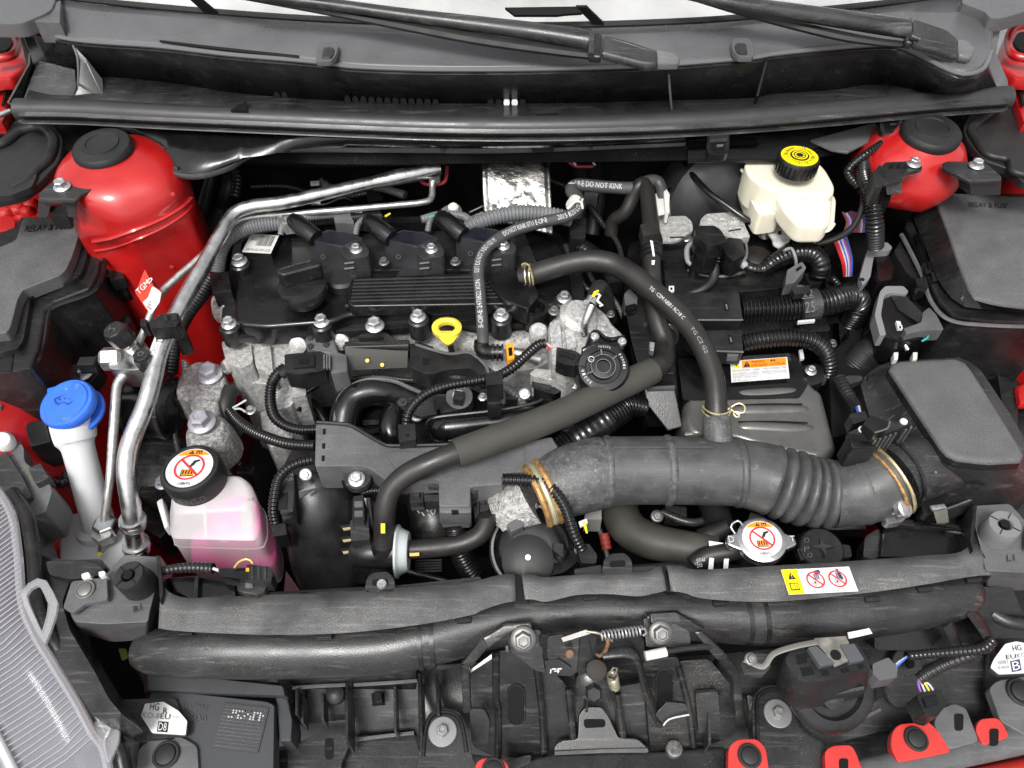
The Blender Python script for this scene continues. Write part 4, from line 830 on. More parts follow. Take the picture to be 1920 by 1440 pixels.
# ---- dipstick
dp = T('dipstick_handle', 'bright yellow oval dipstick loop handle', 'dipstick', W(838, 640, .03))
c = W(838, 616, .06); t_ = Vector((0, -.25, 1)).normalized(); m = mpp(c)
e_, f_, g_ = X, t_.cross(X), t_
def oval(rx, ry, h): return [c + e_ * rx * m * math.cos(a) + f_ * ry * m * math.sin(a) + g_ * h for a in [2 * math.pi * k / 40 for k in range(40)]]
mk('loop', loft([oval(16, 11, .004), oval(22, 17, .007), oval(28, 22, .004), oval(28, 22, -.004), oval(16, 11, -.004), oval(16, 11, .004)], caps=False), YEL, dp, ang=50)
mk('handle_neck', loft([pts([(812, 620), (866, 620), (850, 642), (840, 647), (830, 642)], .058), pts([(814, 622), (864, 622), (850, 646), (840, 650), (830, 646)], .046)]), YEL, dp, bev=.002)
hose('tube', [(842, 640, .04, 6), (848, 662, .02, 6), (852, 690, -.02, 6)], BLK, dp)
# ---- hanger bracket with black box and connectors
hb = T('coil_bracket', 'glossy black steel bracket box with two yellow paint dots under the engine cover', 'bracket', W(700, 690, -.03))
mk('tab', plate(pts(rnd([(640, 652), (652, 640), (682, 624), (722, 622), (746, 640), (768, 652)], 4), .035), .006), HEATB, hb, bev=.0015)
mk('box', prism(pts([(645, 640), (768, 636), (767, 646), (646, 650)], .034), .03), HEATB, hb, bev=.002)
mk('box_face', plate(pts([(646, 650, .0365), (766, 646, .0365), (764, 690, .006), (650, 695, .006)]), .003), mat('satin_dark_steel', (.11, .108, .10), .33, metal=.6, bump=.1), hb, bev=.001)
mk('slot', prism(pts([(672, 634), (720, 632), (718, 637), (675, 640)], .0365), .001), DARK, hb)
for u, v in ((689, 676), (717, 684)): mk('paint_dot', lathe(W(u, v, .0215 if u < 700 else .014), Vector((0, -.7, .7)), [(.0028, 0), (.0026, .0018), (0, .002)], 12), YEL, hb)
bolt(hb, 703, 611, .054, 18, Vector((0, -.06, 1)))
mk('grey_holder', prism(pts([(572, 630), (622, 624), (634, 660), (650, 664), (652, 696), (620, 700), (618, 664), (574, 652)], .028), .04), GREY, hb, bev=.003)
for k in range(2):
    for j in range(2): mk('holder_stud', lathe(W(582 + k * 30, 634 + j * 16 - k * 3, .0285), Z, [(.0045, 0), (.0045, .002), (0, .0025)], 10), DGREY, hb)
mk('holder_gap', prism(pts([(592, 630), (606, 628), (607, 640), (593, 642)], .0285), .001), DARK, hb)
pc = T('cam_connector', 'long black ribbed connector plugged into the grey holder left of the bracket box', 'connector', W(575, 690, -.02))
mk('shell', prism(pts(rnd([(533, 664), (602, 658), (610, 664), (610, 694), (560, 702), (534, 698)], 4), .034), .03), BLK, pc, bev=.003)
mk('latch', prism(pts([(548, 668), (590, 664), (590, 686), (550, 690)], .038), .006), BLKG, pc, bev=.0015)
mk('latch_slot', prism(pts([(560, 674), (580, 672), (580, 680), (561, 682)], .0388), .001), DARK, pc)
for k in range(3): mk('pin_rib', prism(pts([(606 + k * 5, 664), (609 + k * 5, 664), (609 + k * 5, 690), (606 + k * 5, 690)], .0355), .004), GREY, pc)
hose('loom', [(534, 690, .022, 11), (520, 702, .015, 11), (510, 720, .005, 11), (507, 750, -.005, 11), (514, 780, -.012, 11), (535, 798, -.018, 10), (565, 806, -.02, 10), (598, 805, -.02, 10)], BLKG, pc, wave=.0042, depth=.16)
hose('tape', [(545, 692, .026, 13), (530, 700, .020, 12)], BLK, pc)
# harness channel to the right of the bracket box
hc = T('harness_channel', 'black plastic wiring channel curving right from the bracket box', 'cable channel', W(840, 680, 0))
mk('channel', prism(pts(rnd([(768, 642), (790, 650), (840, 664), (880, 662), (905, 680), (916, 700), (902, 704), (885, 690), (845, 692), (815, 700), (800, 702), (770, 690)], 6), .032), .03), BLK, hc, bev=.004)
mk('channel_edge', sweep(hp([(780, 646, .033, 3), (840, 663, .033, 3), (880, 661, .033, 3), (908, 682, .033, 3), (916, 700, .033, 3)]), 6), GREY, hc)
mk('window', prism(pts([(792, 672), (806, 672), (805, 684), (793, 684)], .0325), .001), DARK, hc)
mk('stud', prism(pts([(778, 640), (812, 650), (812, 656), (780, 650)], .02), .01), BLK, hc)
hose('cable', [(815, 690, .02, 9), (840, 702, .015, 9), (870, 712, .01, 9), (890, 720, 0, 8)], RUB, hc, jit=.1, wave=.006, depth=.08)
# ================================================================= hoses, intake, throttle
def wire_clamp(o, u, v, z, axis, r, m):
    c = W(u, v, z); e, f, a = axes(axis)
    for k in (-1, 1):
        P = [(c + a * k * .003 + (e * math.cos(t) + f * math.sin(t)) * r, .0011) for t in [2 * math.pi * i / 24 for i in range(25)]]
        mk('clamp_ring', sweep(P, 6, step=.003), m, o)
fh = T('fuel_hose', 'thin black hose with white lettering looping over the engine cover to the firewall', 'hose', W(905, 640, .05))
H1 = [(906, 652, .05, 11), (905, 630, .062, 11), (903, 590, .085, 11), (899, 540, .10, 11), (897, 505, .108, 11), (904, 478, .112, 11), (924, 455, .114, 11), (965, 432, .115, 11), (1020, 416, .116, 11), (1060, 407, .116, 11), (1078, 398, .115, 11), (1086, 386, .114, 11), (1083, 372, .113, 12), (1072, 360, .112, 12), (1074, 350, .112, 12), (1090, 347, .112, 12), (1140, 351, .112, 11.5), (1190, 352, .112, 11.5), (1214, 340, .116, 11.5), (1232, 340, .114, 11.5), (1240, 354, .108, 11), (1242, 376, .10, 11)]
fh_ = mk('hose', sweep(hp(H1), 16), mat('lettered_hose_rubber', (.055, .055, .055), .5, var=.2, bump=.2, dust=.2), fh)
for a, b, s in ((.17, .055, 'B-OP-E 2470822 XON'), (.31, .19, '0217 DO NOT X DO 1021 M'), (.47, .34, 'DO NOT KINK 0711 E-OP-B'), (.58, .50, '2015 B20 LOT'), (.83, .68, 'B-OP-E DO NOT KINK')): hose_text(s, H1, b, a, INKS, fh_, .25, .42)
mk('elbow', sweep(hp([(903, 640, .058, 14), (903, 652, .05, 15), (908, 660, .046, 15), (922, 661, .045, 13), (940, 661, .045, 13)]), 14), BLKG, fh)
for k in range(3): mk('elbow_ring', sweep(hp([(922 + k * 9, 661, .045, 16), (926 + k * 9, 661, .045, 16)]), 16), BLK, fh)
mk('orange_clip', prism(pts(rnd([(948, 644), (963, 642), (965, 672), (952, 676)], 3), .062), .025), ORG_, fh, bev=.002)
mk('clip_slot', prism(pts([(953, 652), (960, 651), (961, 666), (954, 667)], .0628), .002), DARK, fh)
mk('metal_pipe', sweep(hp([(958, 661, .045, 10), (985, 666, .042, 11), (1010, 674, .035, 12)]), 14), ALU, fh)
hose('pinch_clamp', [(1064, 392, .122, 2.5), (1078, 378, .128, 2.5), (1090, 380, .125, 2.5), (1092, 392, .118, 2.5)], MILK, fh)
mk('clamp_band', sweep(hp([(1074, 387, .1145, 14), (1080, 377, .114, 14)]), 16), MILK, fh)
mk('clamp_ear', prism(pts([(1086, 372), (1094, 372), (1092, 382), (1086, 380)], .122), .004), MILK, fh)
qd = T('quick_coupler', 'milky white plastic coupler block standing at the firewall right of the lettered hose', 'coupler', W(1240, 400, .06))
mk('coupler_body', loft([pts(rnd([(1222, 366), (1246, 356), (1254, 362), (1256, 400), (1226, 406)], 4), .105), pts(rnd([(1222, 372), (1246, 360), (1258, 366), (1258, 410), (1226, 412)], 4), .05)]), MILK, qd, bev=.002)
mk('coupler_rib', prism(pts([(1244, 356), (1250, 354), (1256, 364), (1254, 398), (1248, 396)], .112), .02), MILK, qd, bev=.001)
hose('line', [(1244, 350, .10, 3), (1262, 352, .09, 3), (1268, 376, .07, 3), (1268, 410, .03, 3)], RUB, qd)
br_ = T('brake_booster', 'dim grey drum of the brake booster behind the white reservoir with its flange', 'brake booster', W(1340, 370, .0))
mk('drum', lathe(W(1370, 390, .06), Vector((.15, -1, .25)), [(.10, -.06), (.10, .0), (.085, .015), (.03, .025), (0, .025)], 44), mat('dark_booster_steel', (.05, .05, .052), .4, metal=.5, var=.2, bump=.1), br_)
mk('flange', plate(pts(rnd([(1286, 318, .10), (1300, 324, .10), (1312, 350, .09), (1296, 380, .07), (1290, 420, .05), (1276, 420, .05), (1276, 400, .06), (1288, 370, .075), (1282, 340, .09)], 4)), .006), mat('dull_grey_flange', (.20, .20, .20), .5, metal=.4), br_, bev=.001)
for u, v in ((1288, 338), (1294, 346), (1281, 394)): mk('flange_hole', lathe(W(u, v, .10 if v < 390 else .07), Vector((0, -.8, .5)), [(.004, -.002), (.004, .003), (0, .003)], 12), DARK, br_)
hose('black_pipe', [(1282, 300, .12, 5), (1300, 330, .12, 6), (1330, 362, .115, 6), (1360, 384, .11, 6), (1400, 412, .10, 6), (1424, 424, .09, 5)], BLKG, br_)
hose('vacuum_hose', [(1320, 300, .11, 6), (1344, 330, .10, 6), (1350, 352, .09, 6)], RUB, br_)
# vertical bypass hose at the firewall
vh = T('heater_hose', 'flat black hose rising and bending over beside the white coupler', 'hose', W(1220, 480, .05))
HV = [(1146, 440, .04, 13), (1150, 415, .06, 13), (1172, 398, .08, 13), (1186, 370, .10, 13), (1196, 350, .115, 13), (1206, 344, .118, 13), (1213, 358, .116, 14), (1217, 390, .11, 15), (1220, 420, .105, 16), (1222, 450, .10, 17), (1222, 500, .09, 17), (1226, 560, .075, 17), (1232, 600, .065, 18), (1246, 640, .052, 19), (1246, 662, .05, 20)]
mk('hose', sweep(hp(HV), 16), RUBB, vh)
mk('retainer', prism(pts(rnd([(1200, 420), (1234, 416), (1238, 436), (1206, 442)], 3), .125), .02), RUBB, vh, bev=.003)
mk('coupler_sleeve', sweep(hp([(1220, 444, .102, 21), (1222, 484, .095, 21)]), 16), BLK, vh)
for k in range(4): mk('sleeve_rib', sweep(hp([(1221, 452 + k * 9, .100 - k * .0015, 22), (1221, 455 + k * 9, .100 - k * .0015, 22)]), 16), BLKG, vh)
mk('paint_mark', plate(pts([(1219, 450, .122), (1224, 452, .122), (1228, 480, .117), (1224, 480, .117)]), .001), WHITE, vh)
mk('paint_mark', plate(pts([(1222, 488, .112), (1228, 488, .112), (1227, 496, .111), (1222, 496, .111)]), .001), WHITE, vh)
# long sheathed hose from corner to corner
lh = T('sheathed_hose', 'long black hose in an olive foam sheath slanting across the front of the engine', 'hose', W(720, 1010, -.05))
HS = [(1246, 655, .05, 20), (1244, 676, .052, 20), (1226, 694, .055, 20.5), (1180, 716, .058, 21), (1060, 772, .062, 21), (960, 812, .062, 21.5), (850, 852, .06, 22), (800, 872, .054, 22), (760, 892, .046, 21), (732, 920, .034, 20.5), (722, 955, .018, 20), (720, 1000, -.01, 20), (718, 1035, -.03, 20)]
mk('hose', sweep(hp(HS), 20), RUBB, lh)
SH = [(1224, 695, .055, 25), (1180, 716, .058, 26), (1060, 772, .062, 27.5), (960, 812, .062, 28), (855, 850, .06, 28)]
mk('foam_sheath', sweep(hp(SH), 22), FOAM, lh)
mk('yellow_mark', plate(pts([(714, 982, .022), (722, 982, .022), (722, 1000, .010), (714, 1000, .010)]), .001), YEL, lh)
wire_clamp(lh, 1247, 630, .057, Vector((.1, .3, -1)), .0165, BLKG)
mk('clamp_ear', prism(pts([(1218, 640), (1228, 642), (1226, 658), (1218, 656)], .075), .01), ZINC, lh, bev=.001)
# breather hose
bh = T('breather_hose', 'thick warm black hose arching from the cover outlet down to the grey intake duct', 'hose', W(1345, 780, .03))
HB = [(978, 521, .075, 20), (1000, 515, .082, 20), (1030, 505, .09, 20), (1070, 494, .096, 20), (1110, 489, .10, 21), (1150, 496, .10, 21), (1190, 519, .10, 21), (1240, 560, .098, 20.5), (1284, 602, .094, 20), (1316, 648, .088, 20), (1336, 700, .078, 20), (1342, 740, .068, 20.5), (1343, 772, .058, 21), (1343, 786, .052, 21)]
bh_ = mk('hose', sweep(hp(HB), 22), RUBB, bh)
hose_text('TG · CSM NBR1 RC18 C', HB, .50, .66, INKS, bh_, .1, .16); hose_text('TG C2 G2', HB, .70, .8, INKG, bh_, .1, .16)
wire_clamp(bh, 992, 517, .08, Vector((1, -.1, .2)), .0158, BRASS)
mk('clamp_loop', sweep(hp([(984, 502, .10, 2), (978, 498, .108, 2), (982, 494, .11, 2), (992, 498, .105, 2), (998, 520, .105, 2), (1000, 534, .09, 2)]), 6), BRASS, bh)
wire_clamp(bh, 1343, 766, .06, Vector((0, -.3, -1)), .0165, BRASS)
hose('clamp_loop', [(1364, 768, .06, 2.2), (1384, 756, .065, 2.2), (1396, 762, .065, 2.2), (1394, 774, .062, 2.2), (1374, 772, .06, 2.2), (1380, 782, .058, 2.2), (1388, 780, .058, 2.2), (1370, 768, .06, 2.2)], BRASS, bh)
# big duct
du = T('intake_duct', 'large chalky grey rubber intake duct with a bellows section on its right', 'air duct', W(1300, 900, -.05))
D0 = [(1012, 926, .0, 62), (1040, 912, .003, 64), (1072, 900, .008, 67), (1110, 889, .012, 68), (1135, 884, .013, 66)]
D1 = [(1133, 884, .013, 66), (1190, 882, .014, 64), (1260, 882, .015, 64), (1320, 884, .015, 63), (1380, 886, .015, 63), (1420, 893, .013, 65), (1448, 901, .011, 67)]
D3 = [(1560, 926, .004, 64), (1580, 925, .006, 62), (1610, 920, .010, 64), (1640, 908, .016, 67), (1664, 894, .022, 69)]
mk('duct_end', sweep(hp(D0), 40), DUCTW, du, ang=60)
mk('duct_body', sweep(hp(D1), 40), DUCT, du, ang=60)
mk('bellows', sweep(hp([(1444, 900, .011, 68), (1480, 911, .008, 70), (1520, 922, .004, 68), (1566, 928, .003, 65)]), 44, wave=.0138, depth=.17), DUCT, du, ang=80)
mk('duct_outlet', sweep(hp(D3), 40), DUCT, du, ang=60)
for i, (u, v, z, r) in enumerate(((1138, 884, .013, 68), (1252, 882, .015, 67), (1382, 886, .015, 66))):
    mk('duct_ring', sweep(hp([(u - 9, v, z, r - 4), (u - 4, v, z, r - .5), (u, v, z, r + 1), (u + 4, v, z, r - .5), (u + 9, v, z, r - 4)]), 40, step=.003), DUCTW if i < 2 else DUCT, du, ang=60)
mk('outlet_ring', sweep(hp([(1602, 921, .009, 64), (1606, 920, .010, 66), (1612, 919, .010, 66), (1618, 917, .011, 65)]), 40), DUCT, du)
P_ = hp([(1343, 776, .055, 22), (1344, 790, .05, 26), (1345, 812, .044, 27), (1347, 830, .036, 30), (1349, 842, .03, 42), (1350, 850, .024, 52)])
mk('duct_nipple', sweep(P_, 26), DUCTW, du, ang=60)
mk('mould_line', sweep(hp([(1150, 838, .055, 1.6), (1250, 838, .057, 1.6), (1335, 838, .058, 1.6)]), 5), DUCT, du)
dc = T('duct_clamp', 'pair of rusty spring bands round the right end of the intake duct', 'hose clamp', W(1660, 900, .02))
for (u, v, z, r, m_) in ((1652, 903, .018, 71, RUST), (1664, 897, .021, 72, BRASS)):
    t_ = (W(1676, 888, .024) - W(1640, 908, .016)).normalized(); c = W(u, v, z); e, f_, a = axes(t_); rr = r * mpp(c)
    mk('band', sweep([(c + (e * math.cos(t) + f_ * math.sin(t)) * rr, .0022) for t in [2 * math.pi * k / 50 for k in range(51)]], 8, step=.004), m_, dc)
t2 = Vector((.5, -.3, .8)); mk('clamp_screw', lathe(W(1694, 952, .03), t2, [(.006, -.03), (.006, -.006), (.0115, -.005), (.012, .002), (.010, .004), (.0, .0045)], 20), ZINC, dc)
mk('screw_bracket', prism(pts(rnd([(1660, 962), (1690, 952), (1706, 964), (1690, 978), (1668, 982), (1658, 974)], 5), .006), .012), ZINC, dc, bev=.002)
mk('screw_slot', box(W(1695, 949, .0352), .012, .0018, .0006, (Vector((.8, .5, -.2)).normalized(), Vector((-.4, .8, .3)).normalized(), t2.normalized())), DBOLT, dc)
dc = T('duct_clamp', 'rusty brown band clamp joining the intake duct to the throttle body', 'hose clamp', W(1020, 930, -.01))
for dx, m_, r in ((0, RUST, 62), (10, mat('pale_band', (.42, .40, .28), .45, metal=.5, var=.3), 61.5), (20, RUST, 62)):
    u, v, z = 1004 + dx, 932 - dx * .5, -.003 + dx * .0002
    t_ = Vector((1, .45, .1)).normalized(); c = W(u, v, z); e, f_, a = axes(t_); rr = r * mpp(c)
    mk('band', sweep([(c + (e * math.cos(t) + f_ * math.sin(t)) * rr, .0045) for t in [2 * math.pi * k / 50 for k in range(51)]], 8, step=.004), m_, dc)
# throttle body
tb = T('throttle_body', 'cast aluminium throttle body with a round black motor cover at its front', 'throttle body', W(1000, 1020, -.1))
mk('casting', sweep(hp([(950, 965, -.03, 58), (972, 952, -.02, 60), (1000, 936, -.01, 60)]), 30), CASTD, tb)
mk('casting_flange', prism(pts(rnd([(928, 935), (945, 915), (985, 910), (1010, 960), (1060, 1000), (1066, 1040), (1030, 1050), (940, 1000)], 10), -.025), .06), CAST, tb, bev=.006, seg=3)
cm = W(1000, 1026, -.02); cax = Vector((-.08, -.42, 1))
mc_ = mk('motor_cover', lathe(cm, cax, [(.050, -.055), (.050, -.012), (.047, -.006), (.0445, -.004), (.043, .001), (.038, .005), (.02, .008), (0, .008)], 48), BLKG, tb)
mk('motor_cover_rim', lathe(cm, cax, [(.0525, -.02), (.0535, -.016), (.0535, -.010), (.051, -.008)], 48), BLK, tb)
mk('motor_lug', prism(pts(rnd([(1030, 1040), (1075, 1030), (1086, 1050), (1060, 1072), (1010, 1086)], 8), -.02), .04), BLKG, tb, bev=.006, seg=3)
mk('motor_bulge', lathe(W(990, 1052, -.012), cax, [(.03, -.03), (.03, .004), (.024, .007), (.012, .010), (0, .0105)], 30), RUB, tb)
for a in range(10):
    t = R(20 + a * 16); e, f_, g = axes(cax); d = X * math.cos(t) + (Y - cax.normalized() * Y.dot(cax.normalized())).normalized() * math.sin(t)
    if 40 < 20 + a * 16 < 160: mk('cover_rib', box(cm + d * .049 + cax.normalized() * -.006, .003, .006, .008, (d.cross(cax.normalized()).normalized(), d, cax.normalized())), BLK, mc_)
mk('clip', prism(pts([(950, 982), (976, 966), (982, 986), (958, 998)], .004), .02), GREY, tb, bev=.002)
mk('clip', prism(pts([(1040, 1014), (1058, 1020), (1056, 1046), (1036, 1030)], .0), .02), DGREY, tb, bev=.002)
mk('white_mark', lathe(W(990, 1045, .002), cax, [(.0035, 0), (.0033, .0008), (0, .001)], 12), WHITE, tb)
mk('vent_pipe', sweep(hp([(948, 938, .0, 9), (950, 924, .006, 9), (946, 918, .008, 9)]), 12), RUB, tb)
bolt(tb, 957, 952, -.004, 6, Vector((0, -.5, 1)), DBOLT, 'round'); mk('blue_mark', lathe(W(967, 949, .001), Vector((0, -.5, 1)), [(.002, 0), (.002, .0006), (0, .0006)], 8), WIRE['blue'], tb)
# ---- intake manifold
im = T('intake_manifold', 'glossy black moulded intake manifold with curved runners behind the slanting hose', 'intake manifold', W(850, 780, -.1))
mk('manifold_plate', prism(pts(rnd([(628, 760), (640, 720), (720, 712), (820, 720), (900, 712), (1080, 700), (1120, 730), (1120, 800), (1040, 830), (800, 840), (640, 840)], 10), -.055), .10), BLKG, im, bev=.006)
hose('runner', [(790, 752, -.04, 24), (756, 744, -.03, 25), (720, 736, -.02, 26), (690, 736, -.018, 27), (662, 748, -.022, 28), (648, 775, -.03, 28), (645, 810, -.045, 28), (648, 850, -.07, 28)], BLKG, im, seg=24)
hose('runner_seam', [(800, 740, -.02, 4), (770, 728, -.010, 4), (735, 714, -.002, 4), (690, 712, -.002, 4), (655, 726, -.005, 4), (634, 750, -.012, 4), (628, 790, -.022, 4)], GREY, im, seg=8)
mk('port_ring', lathe(W(694, 777, -.035), Vector((0, -.5, 1)), [(.024, -.06), (.027, -.01), (.027, .0), (.022, .002), (.020, -.004), (.019, -.05), (0, -.05)], 30), BLKG, im)
mk('port_blade', plate(pts([(675, 788, -.045), (715, 786, -.045), (708, 796, -.05), (682, 797, -.05)]), .003), BLKG, im)
hose('runner', [(770, 760, -.045, 22), (744, 770, -.04, 22), (732, 790, -.04, 22), (735, 820, -.05, 22), (750, 840, -.07, 22)], BLKG, im, seg=20)
mk('gusset', plate(pts(rnd([(740, 752), (780, 742), (880, 735), (878, 765), (850, 770), (790, 782), (762, 770)], 6), -.018), .006), DGREY, im, bev=.0015)
mk('gusset_rib', prism(pts([(812, 752), (816, 750), (824, 766), (819, 768)], .0), .02), BLKG, im)
mk('plenum_cone', lathe(W(820, 778, -.04), Vector((0, -.3, 1)), [(.028, -.03), (.024, .0), (.014, .016), (0, .018)], 28), BLKG, im)
mk('bolt_pad', lathe(W(861, 743, -.010), Vector((0, -.3, 1)), [(.018, -.03), (.018, -.001), (0, 0)], 24), GREY, im)
bolt(im, 860, 742, -.008, 12, Vector((0, -.3, 1)), ZINC, 'washer'); bolt(im, 755, 754, -.014, 9, Vector((0, -.3, 1)), RUB, 'washer'); bolt(im, 782, 778, -.03, 14, Vector((0, -.3, 1)), DBOLT)
hose('lower_runner', [(820, 803, -.014, 23), (860, 800, -.012, 23), (930, 792, -.01, 22), (1000, 782, -.008, 21), (1060, 768, -.006, 20), (1110, 745, -.004, 18)], BLKG, im, seg=24)
mk('runner_nose', lathe(W(824, 803, -.014), Vector((-1, 0, -.1)), [(.0175, -.01), (.0165, .002), (.012, .009), (.005, .013), (0, .0135)], 24), BLKG, im)
hose('lower_seam', [(800, 806, -.010, 3.5), (802, 790, -.001, 3.5), (820, 782, .005, 3.5), (870, 776, .008, 3.5), (940, 768, .01, 3.5), (1000, 756, .012, 3.5), (1030, 742, .013, 3.5), (1060, 732, .013, 3.5), (1090, 722, .013, 3.5)], BLK, im, seg=8)
hose('lower_seam', [(800, 806, -.012, 3.5), (804, 820, -.02, 3.5), (820, 826, -.026, 3.5), (880, 824, -.028, 3.5)], BLK, im, seg=8)
mk('lug_block', prism(pts(rnd([(996, 706), (1012, 695), (1060, 706), (1070, 722), (1040, 740), (1000, 728)], 5), .03), .06), BLKG, im, bev=.004)
bolt(im, 1010, 728, .020, 13, Vector((0, -.5, 1)), ZINC); bolt(im, 984, 738, .0, 12, Vector((0, -.5, 1)), ZINC); bolt(im, 1079, 722, .03, 9, Vector((.2, -.5, 1)), ZINC)
mk('red_mark', lathe(W(1069, 719, .032), Vector((0, -.4, 1)), [(.003, 0), (.003, .001), (0, .001)], 10), ORG_, im)
# big black plenum drum below
pm = T('resonator', 'dusty black barrel shaped resonator at the front between reservoir and purge valve', 'resonator', W(600, 1010, -.15))
hose('barrel', [(602, 860, -.05, 58), (598, 890, -.055, 66), (598, 930, -.065, 70), (602, 980, -.09, 68), (612, 1040, -.13, 66), (628, 1110, -.18, 62)], mat('dusty_barrel_plastic', (.014, .014, .015), .33, var=.3, bump=.3, bscale=500, dust=.8), pm, seg=36)
hose('barrel_rim', [(548, 900, -.03, 6), (540, 950, -.05, 6), (542, 1010, -.085, 6), (556, 1070, -.125, 6), (570, 1110, -.15, 6)], BLK, pm, seg=8)
mk('barrel_step', plate(pts([(562, 935, .0), (592, 915, .004), (590, 908, .006), (560, 922, .003)]), .003), BLKG, pm)
mk('side_barrel', sweep(hp([(690, 930, -.06, 40), (700, 1000, -.09, 44), (706, 1080, -.13, 44)]), 28), BLKG, pm)
for k in range(3): mk('gasket_edge', prism(pts([(638, 985 + k * 22), (664, 982 + k * 22), (664, 988 + k * 22), (640, 992 + k * 22)], -.05), .004), BLKG, pm); mk('gasket_stain', prism(pts([(642, 990 + k * 22), (658, 988 + k * 22), (658, 992 + k * 22), (644, 994 + k * 22)], -.048), .002), mat('straw_gasket', (.4, .33, .18), .6) if 'straw_gasket' not in MAT else MAT['straw_gasket'], pm)
bolt(pm, 573, 890, .006, 12, Vector((0, -.6, .8)))
mk('flap', plate(pts([(536, 1070), (566, 1112), (532, 1112)], -.14), .004), mat('maroon_plastic', (.10, .03, .04), .6), pm)
mk('number_casting', sweep(hp([(800, 930, -.09, 40), (815, 970, -.10, 48), (820, 1030, -.13, 48)]), 30), DGREY, pm)
f = face([(784, 962, -.052), (812, 930, -.045), (778, 954, -.047)])
put(f, '17101-', 0, .0, 1.1, .9, INKS, pm, lift=.004); put(f, '1174', .1, -1.1, .9, .9, INKS, pm, lift=.004); put(f, '1D', .3, -2.2, .4, .9, INKS, pm, lift=.004)
for k in range(5): hose('bellow_fin', [(778, 1052 + k * 5, -.09, 2), (800, 1051 + k * 5, -.09, 2), (828, 1050 + k * 5, -.09, 2)], DGREY, pm, seg=6)
# ---- wiring trough across the front
wt = T('wiring_trough', 'wide grey plastic wiring trough running across the front of the engine', 'wiring trough', W(820, 880, .0))
tr_ = [(592, 792), (640, 796), (660, 800), (716, 832), (740, 838), (830, 836), (900, 832), (985, 828), (1036, 818), (1060, 862), (1014, 884), (945, 887), (944, 908), (882, 912), (882, 950), (823, 950), (822, 898), (770, 902), (722, 900), (690, 876), (664, 874), (590, 874)]
mk('trough_lid', prism(pts(rnd(tr_, 5, 2), .03), .05), GREY, wt, bev=.003)
mk('trough_front', loft([pts([(823, 940), (883, 940), (884, 962), (824, 962)], .0265), pts([(823, 960), (884, 960), (884, 984), (824, 984)], -.01)]), GREY, wt, bev=.003)
mk('trough_rim', sweep(hp([(594, 792, .031, 4), (640, 795, .031, 4), (662, 800, .031, 4), (716, 831, .031, 4), (742, 836, .031, 4), (830, 834, .031, 4), (900, 830, .031, 4)]), 8), BLK, wt)
mk('step', prism(pts(rnd([(984, 830), (1034, 819), (1058, 862), (1014, 882), (985, 880)], 5), .034), .01), GREY, wt, bev=.002)
mk('step', prism(pts(rnd([(722, 846), (800, 846), (806, 868), (760, 892), (735, 872)], 12), .0335), .01), GREY, wt, bev=.003)
for u, v in ((608, 809), (607, 836), (606, 859)): mk('slot', prism(pts([(u - 3, v - 5), (u + 3, v - 5), (u + 2, v + 5), (u - 3, v + 5)], .0308), .002), DARK, wt)
mk('bolt_tab', prism(pts(rnd([(642, 872), (690, 872), (698, 898), (680, 916), (660, 918), (645, 905)], 10), .016), .01), DGREY, wt, bev=.003)
bolt(wt, 669, 898, .018, 16, Vector((0, -.25, 1)))
mk('side_arm', prism(pts(rnd([(880, 886), (944, 886), (946, 912), (900, 914), (888, 926), (880, 922)], 4), .022), .02), DGREY, wt, bev=.003)
mk('arm_slot', prism(pts([(920, 896), (926, 896), (926, 906), (921, 906)], .0225), .001), DARK, wt)
mk('lower_arm', prism(pts([(792, 914), (824, 914), (824, 940), (794, 940)], .0), .02), DGREY, wt, bev=.002)
mk('lower_arm', prism(pts([(766, 912), (794, 910), (794, 942), (768, 942)], .004), .02), DGREY, wt, bev=.002)
mk('arm_slot', prism(pts([(785, 924), (790, 924), (790, 934), (786, 934)], .0045), .001), DARK, wt)
mk('lower_clip', prism(pts([(768, 910), (792, 906), (792, 911), (769, 914)], .008), .006), BLK, wt)
mk('clip_frame', join(prism(pts([(893, 920), (918, 918), (918, 926), (894, 930)], .0), .012), prism(pts([(893, 930), (899, 930), (899, 966), (890, 972), (886, 948), (893, 948)], -.004), .012), prism(pts([(899, 946), (918, 944), (917, 956), (900, 960)], -.006), .012), prism(pts([(904, 926), (909, 926), (909, 946), (905, 946)], -.002), .01)), DGREY, wt, bev=.001)
mk('front_slot', prism(pts([(846, 956), (860, 955), (860, 962), (847, 963)], .0265), .003), DARK, wt)
mk('rib', prism(pts([(800, 872), (822, 870), (822, 912), (802, 912)], .02), .01), DGREY, wt, bev=.002)
mk('trough_bay', prism(pts([(590, 874), (664, 874), (690, 880), (724, 900), (824, 898), (824, 930), (740, 930), (640, 900), (590, 884)], .0), .02), BLK, wt, bev=.002)
# branch looms from the trough
def loom(label, *runs, at=None, end=None):
    u, v, z, r = runs[0][0]
    o = T('branch_loom', label, 'wiring loom', W(u, v, z), 'black corrugated branch looms')
    for q in runs: hose('loom', q, BLKG, o, wave=.0046, depth=.17)
    return o
o = loom('black corrugated loom curving up from the trough to the red and white wires', [(762, 806, .03, 10), (764, 780, .045, 10), (778, 756, .055, 10), (806, 735, .06, 10), (845, 722, .062, 10), (892, 714, .063, 10), (930, 706, .065, 10), (960, 690, .068, 10), (985, 668, .07, 10), (1008, 648, .072, 10), (1022, 644, .072, 10)])
mk('end_socket', prism(pts(rnd([(746, 796), (778, 794), (780, 824), (748, 828)], 2), .046), .03), BLK, o, bev=.002); mk('slot', prism(pts([(760, 814), (768, 813), (768, 818), (760, 818)], .0465), .001), DARK, o)
mk('clip', prism(pts(rnd([(910, 700), (942, 698), (944, 720), (912, 722)], 2), .082), .03), BLK, o, bev=.003)
